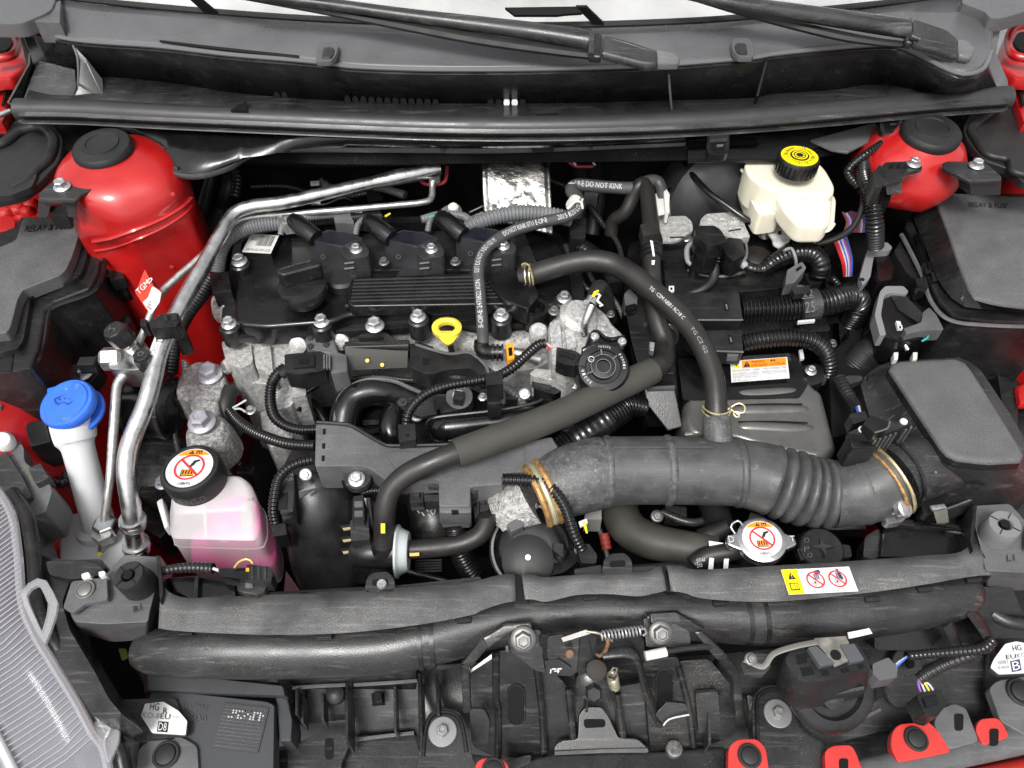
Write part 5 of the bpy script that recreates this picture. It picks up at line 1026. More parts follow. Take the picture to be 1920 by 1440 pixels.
mk('clip_stem', join(prism(pts([(912, 722), (940, 720), (940, 756), (914, 758)], .05), .03)), BLK, o, bev=.002); mk('clip_slot', prism(pts([(918, 724), (936, 722), (935, 730), (919, 732)], .0508), .002), GREY, o)
hose('wire', [(1022, 646, .073, 2), (1032, 654, .07, 2), (1046, 664, .068, 2)], WIRE['red'], o, seg=6); hose('wire', [(1024, 643, .073, 2), (1034, 651, .07, 2), (1048, 660, .068, 2)], WIRE['white'], o, seg=6)
o = loom('black loom curving down at the left of the resonator into its grey connector', [(586, 862, .01, 10), (560, 868, .01, 10), (538, 880, .008, 10.5), (522, 900, .003, 11), (515, 935, -.01, 11), (514, 965, -.025, 11), (520, 990, -.038, 10)])
mk('connector', prism(pts(rnd([(507, 984), (535, 980), (538, 1002), (512, 1006)], 3), -.03), .03), BLK, o, bev=.002)
mk('sensor_box', prism(pts(rnd([(530, 885), (552, 884), (549, 960), (526, 964), (524, 930)], 2), -.01), .03), DGREY, o, bev=.002); mk('sensor_window', prism(pts([(523, 925), (540, 924), (538, 955), (522, 956)], -.009), .002), BLKG, o)
f = face([(532, 902, -.009), (550, 900, -.009), (532, 896, -.006)]); put(f, '89637-', 0, 0, 1, 1, INKG, o, lift=.0015); put(f, '04180', 0, 1.4, 1, 1, INKG, o, lift=.0015)
o = loom('black loom from the lower mount bracket running right to the trough', [(430, 770, -.03, 9), (445, 788, -.028, 10), (470, 806, -.02, 10.5), (500, 820, -.012, 11), (540, 832, -.004, 11), (592, 836, .005, 11)])
hose('wire', [(430, 768, -.03, 2), (445, 760, -.025, 2), (462, 750, -.02, 2)], WIRE['white'], o, seg=6); hose('wire', [(430, 770, -.03, 2), (448, 766, -.025, 2), (460, 772, -.02, 2)], WIRE['white'], o, seg=6)
mk('plug', sweep(hp([(432, 728, -.03, 14), (424, 755, -.035, 17), (424, 790, -.05, 18), (438, 818, -.07, 20)]), 18), RUB, o)
o = loom('black loom arching over the throttle body from the trough arm to its plug', [(944, 899, .03, 12), (980, 900, .034, 12), (1010, 903, .035, 12), (1036, 918, .034, 12), (1056, 945, .03, 11.5), (1068, 975, .022, 11), (1078, 1005, .010, 11), (1092, 1032, -.004, 11)])
mk('plug', prism(pts(rnd([(1082, 1028), (1104, 1018), (1120, 1040), (1118, 1056), (1090, 1056)], 4), -.0), .03), BLK, o, bev=.003)
mk('tag_clip', plate(pts([(1085, 978), (1100, 972), (1102, 980), (1088, 988)], .018), .003), MILK, o); mk('yellow_tail', plate(pts([(1092, 980, .02), (1098, 978, .02), (1102, 1000, .008), (1099, 1000, .008)]), .001), INKY, o)
o = loom('black loom dropping from the trough front behind the purge hose', [(852, 982, -.02, 21), (855, 1000, -.03, 21), (862, 1030, -.05, 22), (876, 1060, -.07, 22), (896, 1090, -.09, 22)])
o = loom('short black loom linking the purge connector to the trough clip', [(768, 924, -.002, 9), (740, 922, -.002, 9), (700, 920, -.003, 9), (676, 926, -.004, 9)])
o = loom('fat taped black loom climbing right from the trough end under the slanting hose', [(1050, 846, .02, 28), (1080, 825, .026, 29), (1120, 798, .03, 29), (1160, 772, .034, 28), (1180, 760, .036, 24), (1210, 764, .03, 18)])
mk('tape_wrap', sweep(hp([(1068, 833, .0245, 30), (1100, 812, .028, 31), (1140, 785, .032, 30)]), 20, jit=.1, wave=.009, depth=.05), BLKG, o)
# ---- purge valve
pv = T('purge_valve', 'black purge valve with a pale grey end disc and a ribbed plug on top', 'valve', W(710, 1060, -.1))
mk('body', sweep(hp([(672, 1036, -.045, 26), (690, 1036, -.04, 30), (746, 1034, -.038, 31)]), 28), BLK, pv)
mk('outlet', sweep(hp([(718, 1020, -.02, 22), (718, 1032, -.03, 24)]), 24), BLK, pv)
mk('disc', sweep(hp([(744, 1034, -.038, 50), (748, 1034, -.038, 50), (752, 1034, -.038, 44), (764, 1034, -.038, 38), (767, 1034, -.038, 36)]), 40, step=.001), mat('pale_grey_plastic', (.50, .53, .54), .42, bump=.1), pv, ang=30)
mk('plug_tower', prism(pts(rnd([(656, 975), (690, 972), (694, 1012), (658, 1014)], 4), -.006), .03), DGREY, pv, bev=.003)
mk('plug_shell', prism(pts(rnd([(662, 930), (682, 928), (684, 976), (660, 978)], 3), .006), .03), BLK, pv, bev=.002)
for k in range(2): mk('plug_rib', prism(pts([(664, 940 + 18 * k), (680, 939 + 18 * k), (680, 950 + 18 * k), (665, 951 + 18 * k)], .0075), .003), GREY, pv)
mk('stem', sweep(hp([(674, 1010, -.02, 11), (674, 1026, -.03, 11)]), 14), DGREY, pv)
hose('side_rim', [(756, 1000, -.02, 1), (762, 1034, -.038, 1)], WHITE, pv, seg=5)
ph = T('purge_hose', 'black hose running right from the pale disc and curving up behind the trough', 'hose', W(780, 1030, -.05))
hose('hose', [(764, 1030, -.035, 17), (790, 1029, -.033, 18), (840, 1024, -.028, 18), (875, 1016, -.024, 18), (900, 1002, -.018, 18), (912, 980, -.008, 18), (912, 965, .0, 17)], RUBB, ph, seg=20)
mk('yellow_mark', plate(pts([(768, 1037, -.018), (786, 1036, -.018), (786, 1042, -.019), (768, 1043, -.019)]), .001), mat('ochre_paint', (.6, .4, .08), .5), ph)
# ---- EGR side of the engine
eg = T('coolant_valve', 'pale cast valve body with a round black motor at the right end of the engine', 'valve', W(1090, 670, .0))
mk('casting', prism(pts(rnd([(1028, 606), (1044, 590), (1070, 580), (1086, 566), (1112, 566), (1140, 590), (1146, 604), (1170, 626), (1168, 640), (1110, 660), (1084, 690), (1060, 702), (1036, 690), (1030, 650)], 7), .065), .07), CAST, eg, bev=.006, seg=3)
mk('casting_hump', lathe(W(1086, 592, .078), Vector((.2, -.1, 1)), [(.028, -.03), (.027, .0), (.02, .008), (0, .010)], 26), CAST, eg)
mk('casting_ridge', prism(pts(rnd([(1030, 604), (1050, 598), (1056, 680), (1036, 684)], 5), .074), .05), CAST, eg, bev=.004)
mk('casting_ridge', prism(pts(rnd([(1056, 600), (1074, 592), (1082, 650), (1064, 656)], 5), .072), .05), CAST, eg, bev=.004)
mk('casting_rib', prism(pts([(1104, 590), (1140, 604), (1136, 612), (1100, 600)], .072), .03), CAST, eg, bev=.003)
mk('casting_rib', prism(pts([(1106, 612), (1160, 626), (1156, 634), (1100, 622)], .072), .03), CAST, eg, bev=.003)
mk('foot', prism(pts(rnd([(992, 700), (1004, 690), (1040, 694), (1070, 706), (1068, 716), (1040, 714), (1000, 706)], 5), .04), .02), CAST, eg, bev=.004)
mk('ear', lathe(W(1010, 620, .055), Vector((0, -.2, 1)), [(.013, -.02), (.013, .0), (.01, .004), (0, .004)], 20), CAST, eg)
bolt(eg, 1039, 584, .085, 11, Z, DBOLT)
hose('steel_pipe', [(1096, 626, .07, 8), (1096, 610, .082, 8), (1102, 592, .094, 8), (1110, 572, .104, 8)], ALU, eg)
mk('spring_clamp', sweep(hp([(1106, 570, .103, 13), (1112, 560, .106, 13)]), 16), ALU, eg)
hose('clamp_tail', [(1116, 552, .115, 2.5), (1126, 552, .115, 2.5), (1120, 564, .112, 2.5), (1130, 572, .108, 2.5), (1124, 574, .107, 2.5)], MILK, eg, seg=6); hose('clamp_tail', [(1112, 556, .118, 3), (1116, 548, .122, 3), (1122, 545, .122, 2)], INKY, eg, seg=6)
hose('rubber_hose', [(1110, 562, .105, 12), (1124, 540, .10, 16), (1134, 560, .07, 17), (1140, 600, .03, 17)], RUBB, eg)
mp = T('valve_motor', 'round glossy black valve motor with white lettering and two silver screws', 'motor', W(1130, 690, .0))
cz = W(1131, 688, .088); ax2 = Vector((-.05, -.45, 1))
mh_ = mk('housing', lathe(cz, ax2, [(.0335, -.045), (.0335, -.012), (.0315, -.004), (.032, -.003), (.030, .000), (.022, .0005), (.021, -.001), (.016, -.001), (.015, .002), (.009, .0025), (.008, .0), (0, .0)], 44), BLKG, mp)
mk('mounting_plate', prism(pts(rnd([(1096, 660), (1104, 632), (1114, 620), (1128, 624), (1146, 638), (1166, 632), (1174, 642), (1164, 664), (1150, 672), (1110, 680)], 6), .082), .012), BLKG, mp, bev=.003)
mk('plate_gasket', sweep(hp([(1098, 652, .085, 2.5), (1108, 625, .085, 2.5), (1120, 620, .085, 2.5), (1140, 634, .085, 2.5), (1170, 630, .085, 2.5)]), 6), BLK, mp)
for u, v in ((1115, 633), (1166, 642)): mk('screw', lathe(W(u, v, .083), Vector((0, -.2, 1)), [(.0058, 0), (.0056, .004), (.004, .0055), (.0018, .0055), (.0016, .003), (0, .003)], 16), ZINC, mp)
e_ = quad(cz + ax2.normalized() * .0006, X * .03, (Y + Z * .45).normalized() * .03, ax2.normalized())
def arc_text(s, r, a0, da, h, m):
    for i, chh in enumerate(s):
        if chh == ' ': continue
        t = R(a0 + i * da); n_ = Vector((math.cos(t), math.sin(t), 0)); tt = Vector((math.sin(t), -math.cos(t), 0))
        o_ = lambda x, y: (n_.x * (r + y * h) + tt.x * x * h * .7, n_.y * (r + y * h) + tt.y * x * h * .7)
        V, Fc = text_geo(chh); mk('lettering', ([e_(*o_(v.x - .5, v.y - .5), .0009) for v in V], Fc), m, mh_, flat=True)
arc_text('30010', .86, 232, -10, .12, INKS); arc_text('TOYOTA', .86, 100, -6, .09, INKS); arc_text('F3001S', .86, 36, -8, .10, INKS)
ringp(e_, -.48, .32, .10, .13, INKS, mh_, lift=.001)
for a in (40, 95, 150, 205): 
    t = R(a); mk('web', sweep([(e_(math.cos(t) * .5, math.sin(t) * .5, .0005), .0012), (e_(math.cos(t) * .74, math.sin(t) * .74, .0005), .0012)], 5, step=.01), GREY, mh_)
for r in (.30, .50): ringp(e_, 0, 0, r - .015, r + .015, GREY, mh_, lift=.003)
mk('plug', prism(pts(rnd([(1044, 650), (1080, 658), (1100, 672), (1096, 688), (1060, 684), (1042, 676)], 3), .085), .022), BLK, mp, bev=.003)
mk('plug_latch', prism(pts([(1050, 656), (1078, 664), (1076, 672), (1049, 664)], .089), .006), BLKG, mp, bev=.001)
mk('plug_tail', prism(pts([(1080, 672), (1100, 676), (1098, 690), (1078, 684)], .088), .02), BLKG, mp, bev=.002)
mk('socket', prism(pts(rnd([(1090, 652), (1102, 646), (1104, 664), (1092, 668)], 2), .092), .01), BLK, mp, bev=.001); mk('socket_contact', prism(pts([(1093, 655), (1099, 653), (1099, 660), (1094, 661)], .0928), .001), INKS, mp)
# ================================================================= right side
bk = T('brake_reservoir', 'ivory translucent brake fluid reservoir with a black and yellow screw cap', 'fluid reservoir', W(1480, 430, .08))
A0 = rnd([(1394, 306), (1412, 296), (1470, 290), (1530, 300), (1548, 318), (1566, 350), (1562, 368), (1470, 360), (1430, 350), (1404, 330)], 9)
mk('tank', prism(pts(A0, .155), .05), IVORY, bk, bev=.006, seg=4)
mk('tank_front', prism(pts(rnd([(1452, 356), (1474, 344), (1540, 346), (1562, 366), (1558, 414), (1548, 424), (1504, 424), (1490, 416), (1466, 388)], 9), .145), .03), IVORY, bk, bev=.006, seg=4)
mk('tank_seam', prism(pts(rnd([(1444, 366), (1470, 356), (1546, 352), (1568, 372), (1564, 424), (1550, 434), (1500, 434), (1484, 424), (1462, 400), (1450, 390)], 9), .13), .004), IVORY, bk, bev=.001)
mk('tank_left', prism(pts(rnd([(1388, 320), (1430, 346), (1470, 366), (1466, 398), (1424, 404), (1410, 380)], 8), .125), .035), IVORY, bk, bev=.005, seg=3)
mk('seam_line', sweep(hp([(1390, 318, .14, 3), (1416, 352, .135, 3), (1440, 372, .13, 3), (1464, 392, .13, 3), (1500, 432, .13, 3), (1548, 434, .13, 3), (1564, 420, .13, 3)]), 8), IVORY, bk)
mk('moulded_pip', lathe(W(1530, 420, .147), Z, [(.002, 0), (.002, .001), (0, .0012)], 8), WHITE, bk)
cb = W(1499, 293, .19); m = mpp(cb); ca = Vector((0, .03, 1))
mk('cap', lathe(cb, ca, [(33 * m, -.026), (38 * m, -.022), (37 * m, -.002), (35 * m, 0), (0, 0)], 40), BLK, bk)
mk('cap_knurl', join(*[box(cb + Vector((math.cos(t) * 37.5 * m, math.sin(t) * 37.5 * m, -.012)), .003, .003, .017, (Vector((-math.sin(t), math.cos(t), 0)), Vector((math.cos(t), math.sin(t), 0)), Z)) for t in [2 * math.pi * k / 26 for k in range(26)]]), BLKG, bk)
bp_ = mk('cap_print', lathe(cb + Z * .0002, ca, [(34 * m, 0), (34 * m, .0006), (16 * m, .0006)], 40), INKY, bk)
fc = quad(cb + Z * .0008, X * 34 * m, Y * 34 * m, Z)
ringp(fc, 0, 0, .0, .52, INK, bp_, lift=.0008); ringp(fc, 0, 0, .2, .26, INKY, bp_, lift=.0014); ringp(fc, 0, 0, .34, .42, INKY, bp_, lift=.0014)
for k in range(44):
    t = R(360 / 44 * k); 
    if k % 11 == 0: continue
    mk('print', ([fc(math.cos(t + d) * r, math.sin(t + d) * r, .0012) for r, d in ((.62, -.02), (.62 + .3 * random.random(), -.02), (.62 + .3 * random.random(), .035), (.62, .035))], [(0, 1, 2, 3)]), INK, bp_, flat=True)
wl = T('paper_label', 'pale grey irregular label plate under the front of the ivory reservoir', 'label', W(1455, 445, .08))
lb_ = mk('label_sheet', plate(pts(rnd([(1431, 426), (1444, 414), (1456, 414), (1466, 424), (1484, 438), (1481, 452), (1462, 464), (1450, 458), (1448, 446)], 4), .085), .003), mat('label_grey', (.50, .50, .48), .6, rvar=0), wl)
f = face([(1444, 438, .0855), (1458, 438, .0855), (1444, 432, .0855)]); put(f, 'B22', 0, 0, .8, 1, INK, lb_); patch(f, rect(1.0, -.5, 1.5, .7), INK, lb_, lift=.001); put(f, 'SYZ', .3, -2.6, .7, .9, INKG, lb_); put(f, 'LNGJN', 1.3, -2.6, 1.1, .9, INKG, lb_)
# ---- transaxle and its sensors
tx = T('transaxle_cover', 'flat black transaxle cover with a round inspection cap under the sensor plugs', 'gearbox cover', W(1380, 560, .0))
mk('deck', prism(pts(rnd([(1180, 452), (1260, 440), (1400, 440), (1450, 452), (1480, 480), (1520, 520), (1560, 620), (1200, 640), (1170, 540)], 10), .04), .10), BLKG, tx, bev=.006)
mk('deck_step', prism(pts(rnd([(1240, 462), (1400, 440), (1452, 450), (1476, 490), (1470, 540), (1250, 560)], 12), .05), .02), BLK, tx, bev=.005)
mk('inspection_cap', lathe(W(1420, 478, .058), Z, [(.022, -.02), (.021, 0), (.018, .002), (0, .002)], 10), RUBB, tx)
bolt(tx, 1432, 442, .066, 11); bolt(tx, 1287, 447, .07, 10); bolt(tx, 1300, 452, .06, 8, Z, ZINC, 'washer')
for u, l_ in ((0, 'mottled zinc bracket plate right of the white coupler'), (1, 'cast plate with three round dimples left of the ivory reservoir')):
    o = T('sensor_bracket', l_, 'bracket', W(1260 + 90 * u, 430, .06))
    if u == 0:
        mk('plate_body', plate(pts(rnd([(1226, 406), (1286, 404), (1298, 416), (1300, 432), (1290, 438), (1276, 448), (1262, 452), (1234, 452)], 4), .085), .006), CAST, o, bev=.0015)
        mk('slot', prism(pts([(1256, 444), (1284, 443), (1283, 445), (1256, 446)], .0857), .001), DARK, o)
    else:
        mk('plate_body', plate(pts(rnd([(1312, 412), (1324, 400), (1380, 396), (1392, 402), (1398, 424), (1408, 444), (1372, 448), (1350, 436), (1316, 430)], 5), .095), .012), CAST, o, bev=.003)
        for k in range(3): mk('dimple', lathe(W(1330 + k * 24, 416 - k * 1.5, .0955), Z, [(.0075, -.002), (.0075, .001), (.0055, .0015), (.005, .0), (.002, .0), (.0015, .0015), (0, .0015)], 20), CAST, o)
        mk('slot', prism(pts([(1366, 432), (1390, 428), (1390, 430), (1366, 434)], .0957), .001), DARK, o)
sc_ = T('sensor_plugs', 'pair of black sensor plugs on a grey clamped base in front of the cast plate', 'connector', W(1340, 490, .05))
mk('base', prism(pts(rnd([(1286, 462), (1300, 452), (1330, 456), (1348, 500), (1300, 506), (1288, 490)], 4), .066), .02), BLK, sc_, bev=.003)
hose('grey_clip', [(1304, 454, .075, 4), (1290, 462, .075, 5), (1288, 482, .07, 5), (1296, 496, .066, 4), (1332, 496, .066, 3)], mat('grey_clip_plastic', (.23, .23, .24), .4), sc_)
mk('hood', prism(pts(rnd([(1302, 430), (1312, 422), (1340, 422), (1352, 430), (1366, 452), (1330, 462), (1304, 442)], 5), .105), .03), BLK, sc_, bev=.003)
mk('plug', prism(pts(rnd([(1310, 450), (1344, 446), (1348, 480), (1322, 484), (1300, 474)], 5), .098), .03), BLKG, sc_, bev=.003)
mk('plug', prism(pts(rnd([(1352, 456), (1366, 444), (1392, 448), (1398, 478), (1376, 490), (1362, 478)], 5), .095), .03), BLKG, sc_, bev=.003)
mk('plug_neck', sweep(hp([(1336, 474, .085, 10), (1337, 492, .078, 11)]), 16), BLKG, sc_)
mk('plug_neck', sweep(hp([(1378, 476, .08, 12), (1394, 494, .07, 12)]), 16), BLKG, sc_)
for k in range(2): mk('seal_ring', sweep(hp([(1337, 484 + 6 * k, .08 - .003 * k, 13), (1337, 486 + 6 * k, .079 - .003 * k, 13)]), 16), GREY, sc_); mk('seal_ring', sweep(hp([(1384 + 6 * k, 483 + 7 * k, .078 - .003 * k, 14), (1386 + 6 * k, 485 + 7 * k, .077 - .003 * k, 14)]), 16), GREY, sc_)
hose('lead', [(1337, 490, .075, 8), (1340, 505, .068, 9), (1336, 525, .06, 9), (1318, 542, .055, 8), (1296, 550, .05, 7), (1262, 560, .05, 6)], RUB, sc_)
hose('arc_rim', [(1290, 506, .055, 3), (1320, 516, .055, 3), (1360, 518, .055, 3), (1400, 508, .055, 3)], GREY, sc_)
hose('rim_clip', [(1386, 450, .09, 2.5), (1398, 456, .088, 2.5), (1400, 478, .085, 2.5), (1392, 490, .08, 2.5)], GREY, sc_)
tl_ = T('taped_loom', 'glossy taped loom bending right from the sensor plugs with a grey zip tie', 'wiring loom', W(1480, 490, .07))
hose('bundle', [(1392, 494, .072, 9), (1410, 504, .07, 10), (1432, 504, .07, 13), (1452, 490, .075, 16), (1478, 478, .08, 18), (1504, 473, .082, 19), (1526, 478, .08, 19), (1538, 496, .07, 18), (1536, 516, .055, 17)], BLKG, tl_, seg=20, jit=.10, wave=.006, depth=.05)
hose('zip_tie', [(1470, 470, .105, 3), (1484, 466, .105, 3), (1492, 486, .095, 3), (1492, 500, .08, 3)], mat('grey_nylon', (.20, .20, .21), .45), tl_)
mk('tie_block', prism(pts(rnd([(1476, 506), (1504, 490), (1512, 502), (1490, 530), (1472, 534)], 3), .085), .02), GREY, tl_, bev=.002)
mk('tie_window', prism(pts([(1492, 504), (1502, 498), (1504, 502), (1494, 509)], .0858), .001), DARK, tl_)
mk('lower_clip', prism(pts(rnd([(1508, 512), (1544, 504), (1542, 530), (1518, 536)], 4), .045), .03), BLK, tl_, bev=.003)
hose('frayed_shrink', [(1386, 488, .078, 10), (1398, 500, .073, 7)], mat('clear_shrink', (.3, .3, .3), .25), tl_)
# loom guides: two black trays with their corrugated cables
def guide(label, poly, z, h, run, slot, clip=None):
    o = T('loom_guide', label, 'cable guide', W(poly[0][0], poly[0][1], z), 'cable guides with corrugated cables')
    mk('tray', prism(pts(rnd(poly, 3, 2), z), h), BLK, o, bev=.002)
    a, b = poly[2], poly[3]
    mk('tray_lip', sweep(hp([(b[0], b[1], z + .0005, 1.8), (a[0], a[1], z + .0005, 1.8)]), 6, step=.02), GREY, o)
    u, v = slot; mk('tray_slot', prism(pts([(u - 5, v - 8), (u + 3, v - 8), (u + 5, v + 8), (u - 3, v + 8)], z + .0006), .001), DARK, o); mk('slot_tongue', prism(pts([(u - 2, v - 4), (u + 1, v - 4), (u + 3, v + 5), (u, v + 5)], z + .0012), .001), GREY, o)
    hose('cable', run, BLKG, o, wave=.0052, depth=.17, seg=22)
    return o
g1 = guide('upper black cable tray whose thick ribbed cable carries a grey clip with raised numbers', [(1256, 548), (1386, 548), (1393, 600), (1300, 600), (1270, 570)], .06, .03, [(1390, 582, .045, 26), (1430, 580, .048, 26), (1490, 576, .052, 26), (1550, 566, .056, 26), (1588, 556, .054, 26), (1606, 562, .045, 25), (1606, 582, .025, 24), (1596, 604, .0, 22)], (1362, 574))
nc_ = mk('number_clip', sweep(hp([(1498, 575, .0525, 30), (1532, 570, .055, 30)]), 24), DGREY, g1)
f = face([(1508, 589, .074), (1527, 587, .074), (1507, 568, .080)]); put(f, '25', 0, 0, 1, 1, GREY, nc_, lift=.0035); f = face([(1504, 560, .0805), (1523, 558, .0805), (1503, 546, .080)]); put(f, '22', .05, 0, 1, .9, GREY, nc_, lift=.003); patch(f, rect(-.1, -.25, 1.1, -.12), GREY, nc_, lift=.003)
mk('clip_foot', prism(pts([(1496, 601), (1528, 598), (1528, 602), (1496, 605)], .052), .004), INKS, g1); mk('clip_tail', prism(pts([(1486, 608), (1500, 606), (1502, 622), (1488, 622)], .04), .01), GREY, g1, bev=.001)
mk('clip_top', prism(pts(rnd([(1484, 540), (1518, 534), (1520, 548), (1490, 552)], 3), .085), .01), BLK, g1, bev=.002)
mk('cable_socket', prism(pts(rnd([(1544, 608), (1596, 600), (1592, 640), (1566, 656), (1540, 640)], 4), .0), .04), BLK, g1, bev=.003)
g2 = guide('lower black cable tray with a thinner ribbed cable curving down at its right end', [(1270, 620), (1390, 618), (1394, 660), (1330, 658), (1300, 640)], .05, .025, [(1392, 644, .035, 17), (1430, 637, .04, 17), (1480, 633, .042, 17), (1520, 638, .04, 17), (1544, 654, .03, 17), (1554, 680, .012, 16), (1553, 700, -.005, 16)], (1370, 636))
mk('tray_step', prism(pts([(1362, 656), (1388, 656), (1384, 668), (1364, 668)], .046), .01), GREY, g2, bev=.001)
mk('cable_clip', prism(pts(rnd([(1540, 690), (1566, 672), (1570, 688), (1552, 706), (1540, 704)], 3), .0), .02), GREY, g2, bev=.002)
# black column bracket
cbk = T('loom_column', 'tall black plastic loom column standing between the engine and the cable trays', 'bracket', W(1220, 800, -.05))
mk('column', loft([pts(rnd([(1168, 556), (1200, 548), (1232, 560), (1262, 640), (1266, 700), (1200, 700), (1184, 640)], 5), .05), pts(rnd([(1168, 570), (1200, 560), (1240, 572), (1274, 660), (1280, 800), (1210, 800), (1186, 660)], 5), -.05)]), BLK, cbk, bev=.003)
mk('foot_plate', plate(pts([(1206, 726, .03), (1264, 722, .03), (1280, 800, -.0), (1252, 808, -.005), (1214, 760, .012)]), .01), DGREY, cbk, bev=.002)
mk('cross_bar', prism(pts([(1208, 700), (1264, 698), (1264, 706), (1210, 708)], .04), .008), GREY, cbk, bev=.001); mk('cross_bar', prism(pts([(1214, 724), (1266, 722), (1266, 727), (1214, 729)], .034), .006), GREY, cbk, bev=.001)
mk('tip', prism(pts(rnd([(1170, 552), (1180, 540), (1196, 556), (1194, 572), (1172, 572)], 3), .065), .02), GREY, cbk, bev=.002)
mk('clip_bar', prism(pts(rnd([(1172, 574), (1192, 568), (1194, 576), (1176, 582)], 2), .07), .008), BLKG, cbk, bev=.001)
for u, v in ((1218, 594), (1210, 610)): mk('stud', lathe(W(u, v, .052), Z, [(.004, 0), (.003, .003), (0, .003)], 10), DGREY, cbk)
mk('side_web', prism(pts([(1180, 640), (1206, 700), (1214, 790), (1196, 750)], .01), .03), BLKG, cbk, bev=.002)
mk('lower_loom', sweep(hp([(1080, 460, .06, 18), (1100, 472, .06, 19), (1126, 490, .055, 20), (1140, 500, .05, 20)]), 20, wave=.0052, depth=.15), BLKG, cbk); mk('loom_end', prism(pts(rnd([(1068, 412), (1100, 408), (1098, 446), (1070, 448)], 3), .085), .04), BLK, cbk, bev=.003)
mk('pin_socket', prism(pts([(1254, 536), (1264, 536), (1264, 546), (1254, 546)], .062), .004), WHITE, cbk); mk('pin_socket_hole', prism(pts([(1257, 539), (1261, 539), (1261, 543), (1257, 543)], .0626), .002), DARK, cbk)
# ---- inverter cover with the warning sticker
ic = T('inverter_cover', 'black high voltage cover with a white and orange warning sticker and three ribs', 'cover', W(1420, 840, -.05))
mk('back_panel', prism(pts(rnd([(1270, 672), (1340, 668), (1490, 662), (1510, 690), (1516, 720), (1500, 745), (1280, 750)], 6), .01), .05), BLKG, ic, bev=.004)
mk('panel_top', prism(pts([(1392, 668), (1480, 662), (1484, 676), (1392, 680)], .012), .002), DGREY, ic)
bd = [(1280, 760), (1300, 730), (1360, 716), (1470, 704), (1510, 712), (1526, 735), (1540, 742), (1552, 790), (1568, 850), (1540, 868), (1440, 850), (1380, 830), (1290, 822), (1276, 800)]
mk('front_cover', loft([shrink(pts(rnd(bd, 10), -.002), .94, .010), pts(rnd(bd, 10), -.002), shrink(pts(rnd(bd, 10), -.002), 1.01, -.06)]), SATIN, ic, bev=.006, seg=3)
for (a, b) in (((1384, 742), (1490, 736)), ((1376, 772), (1504, 770)), ((1392, 802), (1514, 806))):
    mk('long_rib', sweep(hp([(a[0] - 16, a[1], .000, 6), (a[0] + 8, a[1] - 1, .004, 12), (b[0] - 8, b[1], .004, 12), (b[0] + 16, b[1], .000, 6)]), 18, flat=.8), SATIN, ic)
for (a, b) in (((1374, 732), (1490, 727)), ((1366, 761), (1504, 758)), ((1384, 791), (1514, 793))): mk('rib_groove', sweep(hp([(a[0], a[1], .0088, 1.6), ((a[0] + b[0]) / 2, (a[1] + b[1]) / 2 - 1, .0092, 2.4), (b[0], b[1], .0088, 1.6)]), 6), DARK, ic)
for k in range(4): mk('short_rib', sweep(hp([(1284, 748 + k * 22, .0, 5), (1316, 744 + k * 22, .004, 7), (1336, 744 + k * 22, .002, 6)]), 10, flat=.7), SATIN, ic)
mk('pocket', sweep(hp([(1494, 826, .004, 6), (1520, 824, .004, 8), (1552, 834, .002, 6)]), 10, flat=.6), DARK, ic)
mk('ear', prism(pts(rnd([(1500, 686), (1530, 680), (1548, 690), (1544, 716), (1520, 724), (1504, 710)], 5), .008), .02), BLK, ic, bev=.003)
bolt(ic, 1520, 696, .014, 11); mk('white_flag', prism(pts([(1498, 656), (1505, 654), (1508, 672), (1501, 674)], .015), .004), INKS, ic)
ls = face([(1371, 718, .0145), (1480, 710, .0145), (1369, 678, .0145)])
ws_ = mk('sticker', plate([ls(0, 0), ls(1, 0), ls(1, 1), ls(0, 1)], .0006, .0012), WHITE, ic)
patch(ls, rect(.2, .6, .97, .96), INKO, ws_, lift=.0018); patch(ls, [(.04, .62), (.17, .62), (.105, .94)], INKY, ws_, lift=.0018); patch(ls, [(.22, .64), (.34, .64), (.28, .92)], INK, ws_, lift=.0024)
patch(ls, [(.10, .88), (.12, .78), (.11, .77), (.115, .66), (.09, .77), (.10, .79)], INK, ws_, lift=.0022); put(ls, '!', .275, .67, .012, .18, INKO, ws_, lift=.0028)
for s, x, y, wd, ht, k in (('WARNING', .36, .80, .24, .13, INK), ('AVERTISSEMENT', .36, .63, .30, .13, INK), ('\u25a0 \u25a0', .70, .82, .08, .09, INK), ('OCTOPOXHO', .69, .63, .26, .13, INK), ('HIGH VOLTAGE INSIDE', .03, .45, .30, .10, INKG), ('\u9ad8\u96fb\u5727', .38, .45, .12, .10, INKG) if False else ('ABER', .38, .45, .12, .10, INKG), ('HIGH TEMPERATURE', .56, .45, .4, .10, INKG), ('HAUTE TENSION A L INTERIEUR', .03, .30, .45, .10, INKG), ('TEMPERATURE ELEVEE', .52, .30, .44, .10, INKG), ('DO NOT remove cover', .03, .14, .42, .10, INKG), ('NE PAS ouvrir', .03, .01, .28, .09, INKG)): put(ls, s, x, y, wd, ht, k, ws_, lift=.002)
patch(ls, rect(.02, .255, .98, .27), INKG, ws_, lift=.0018)
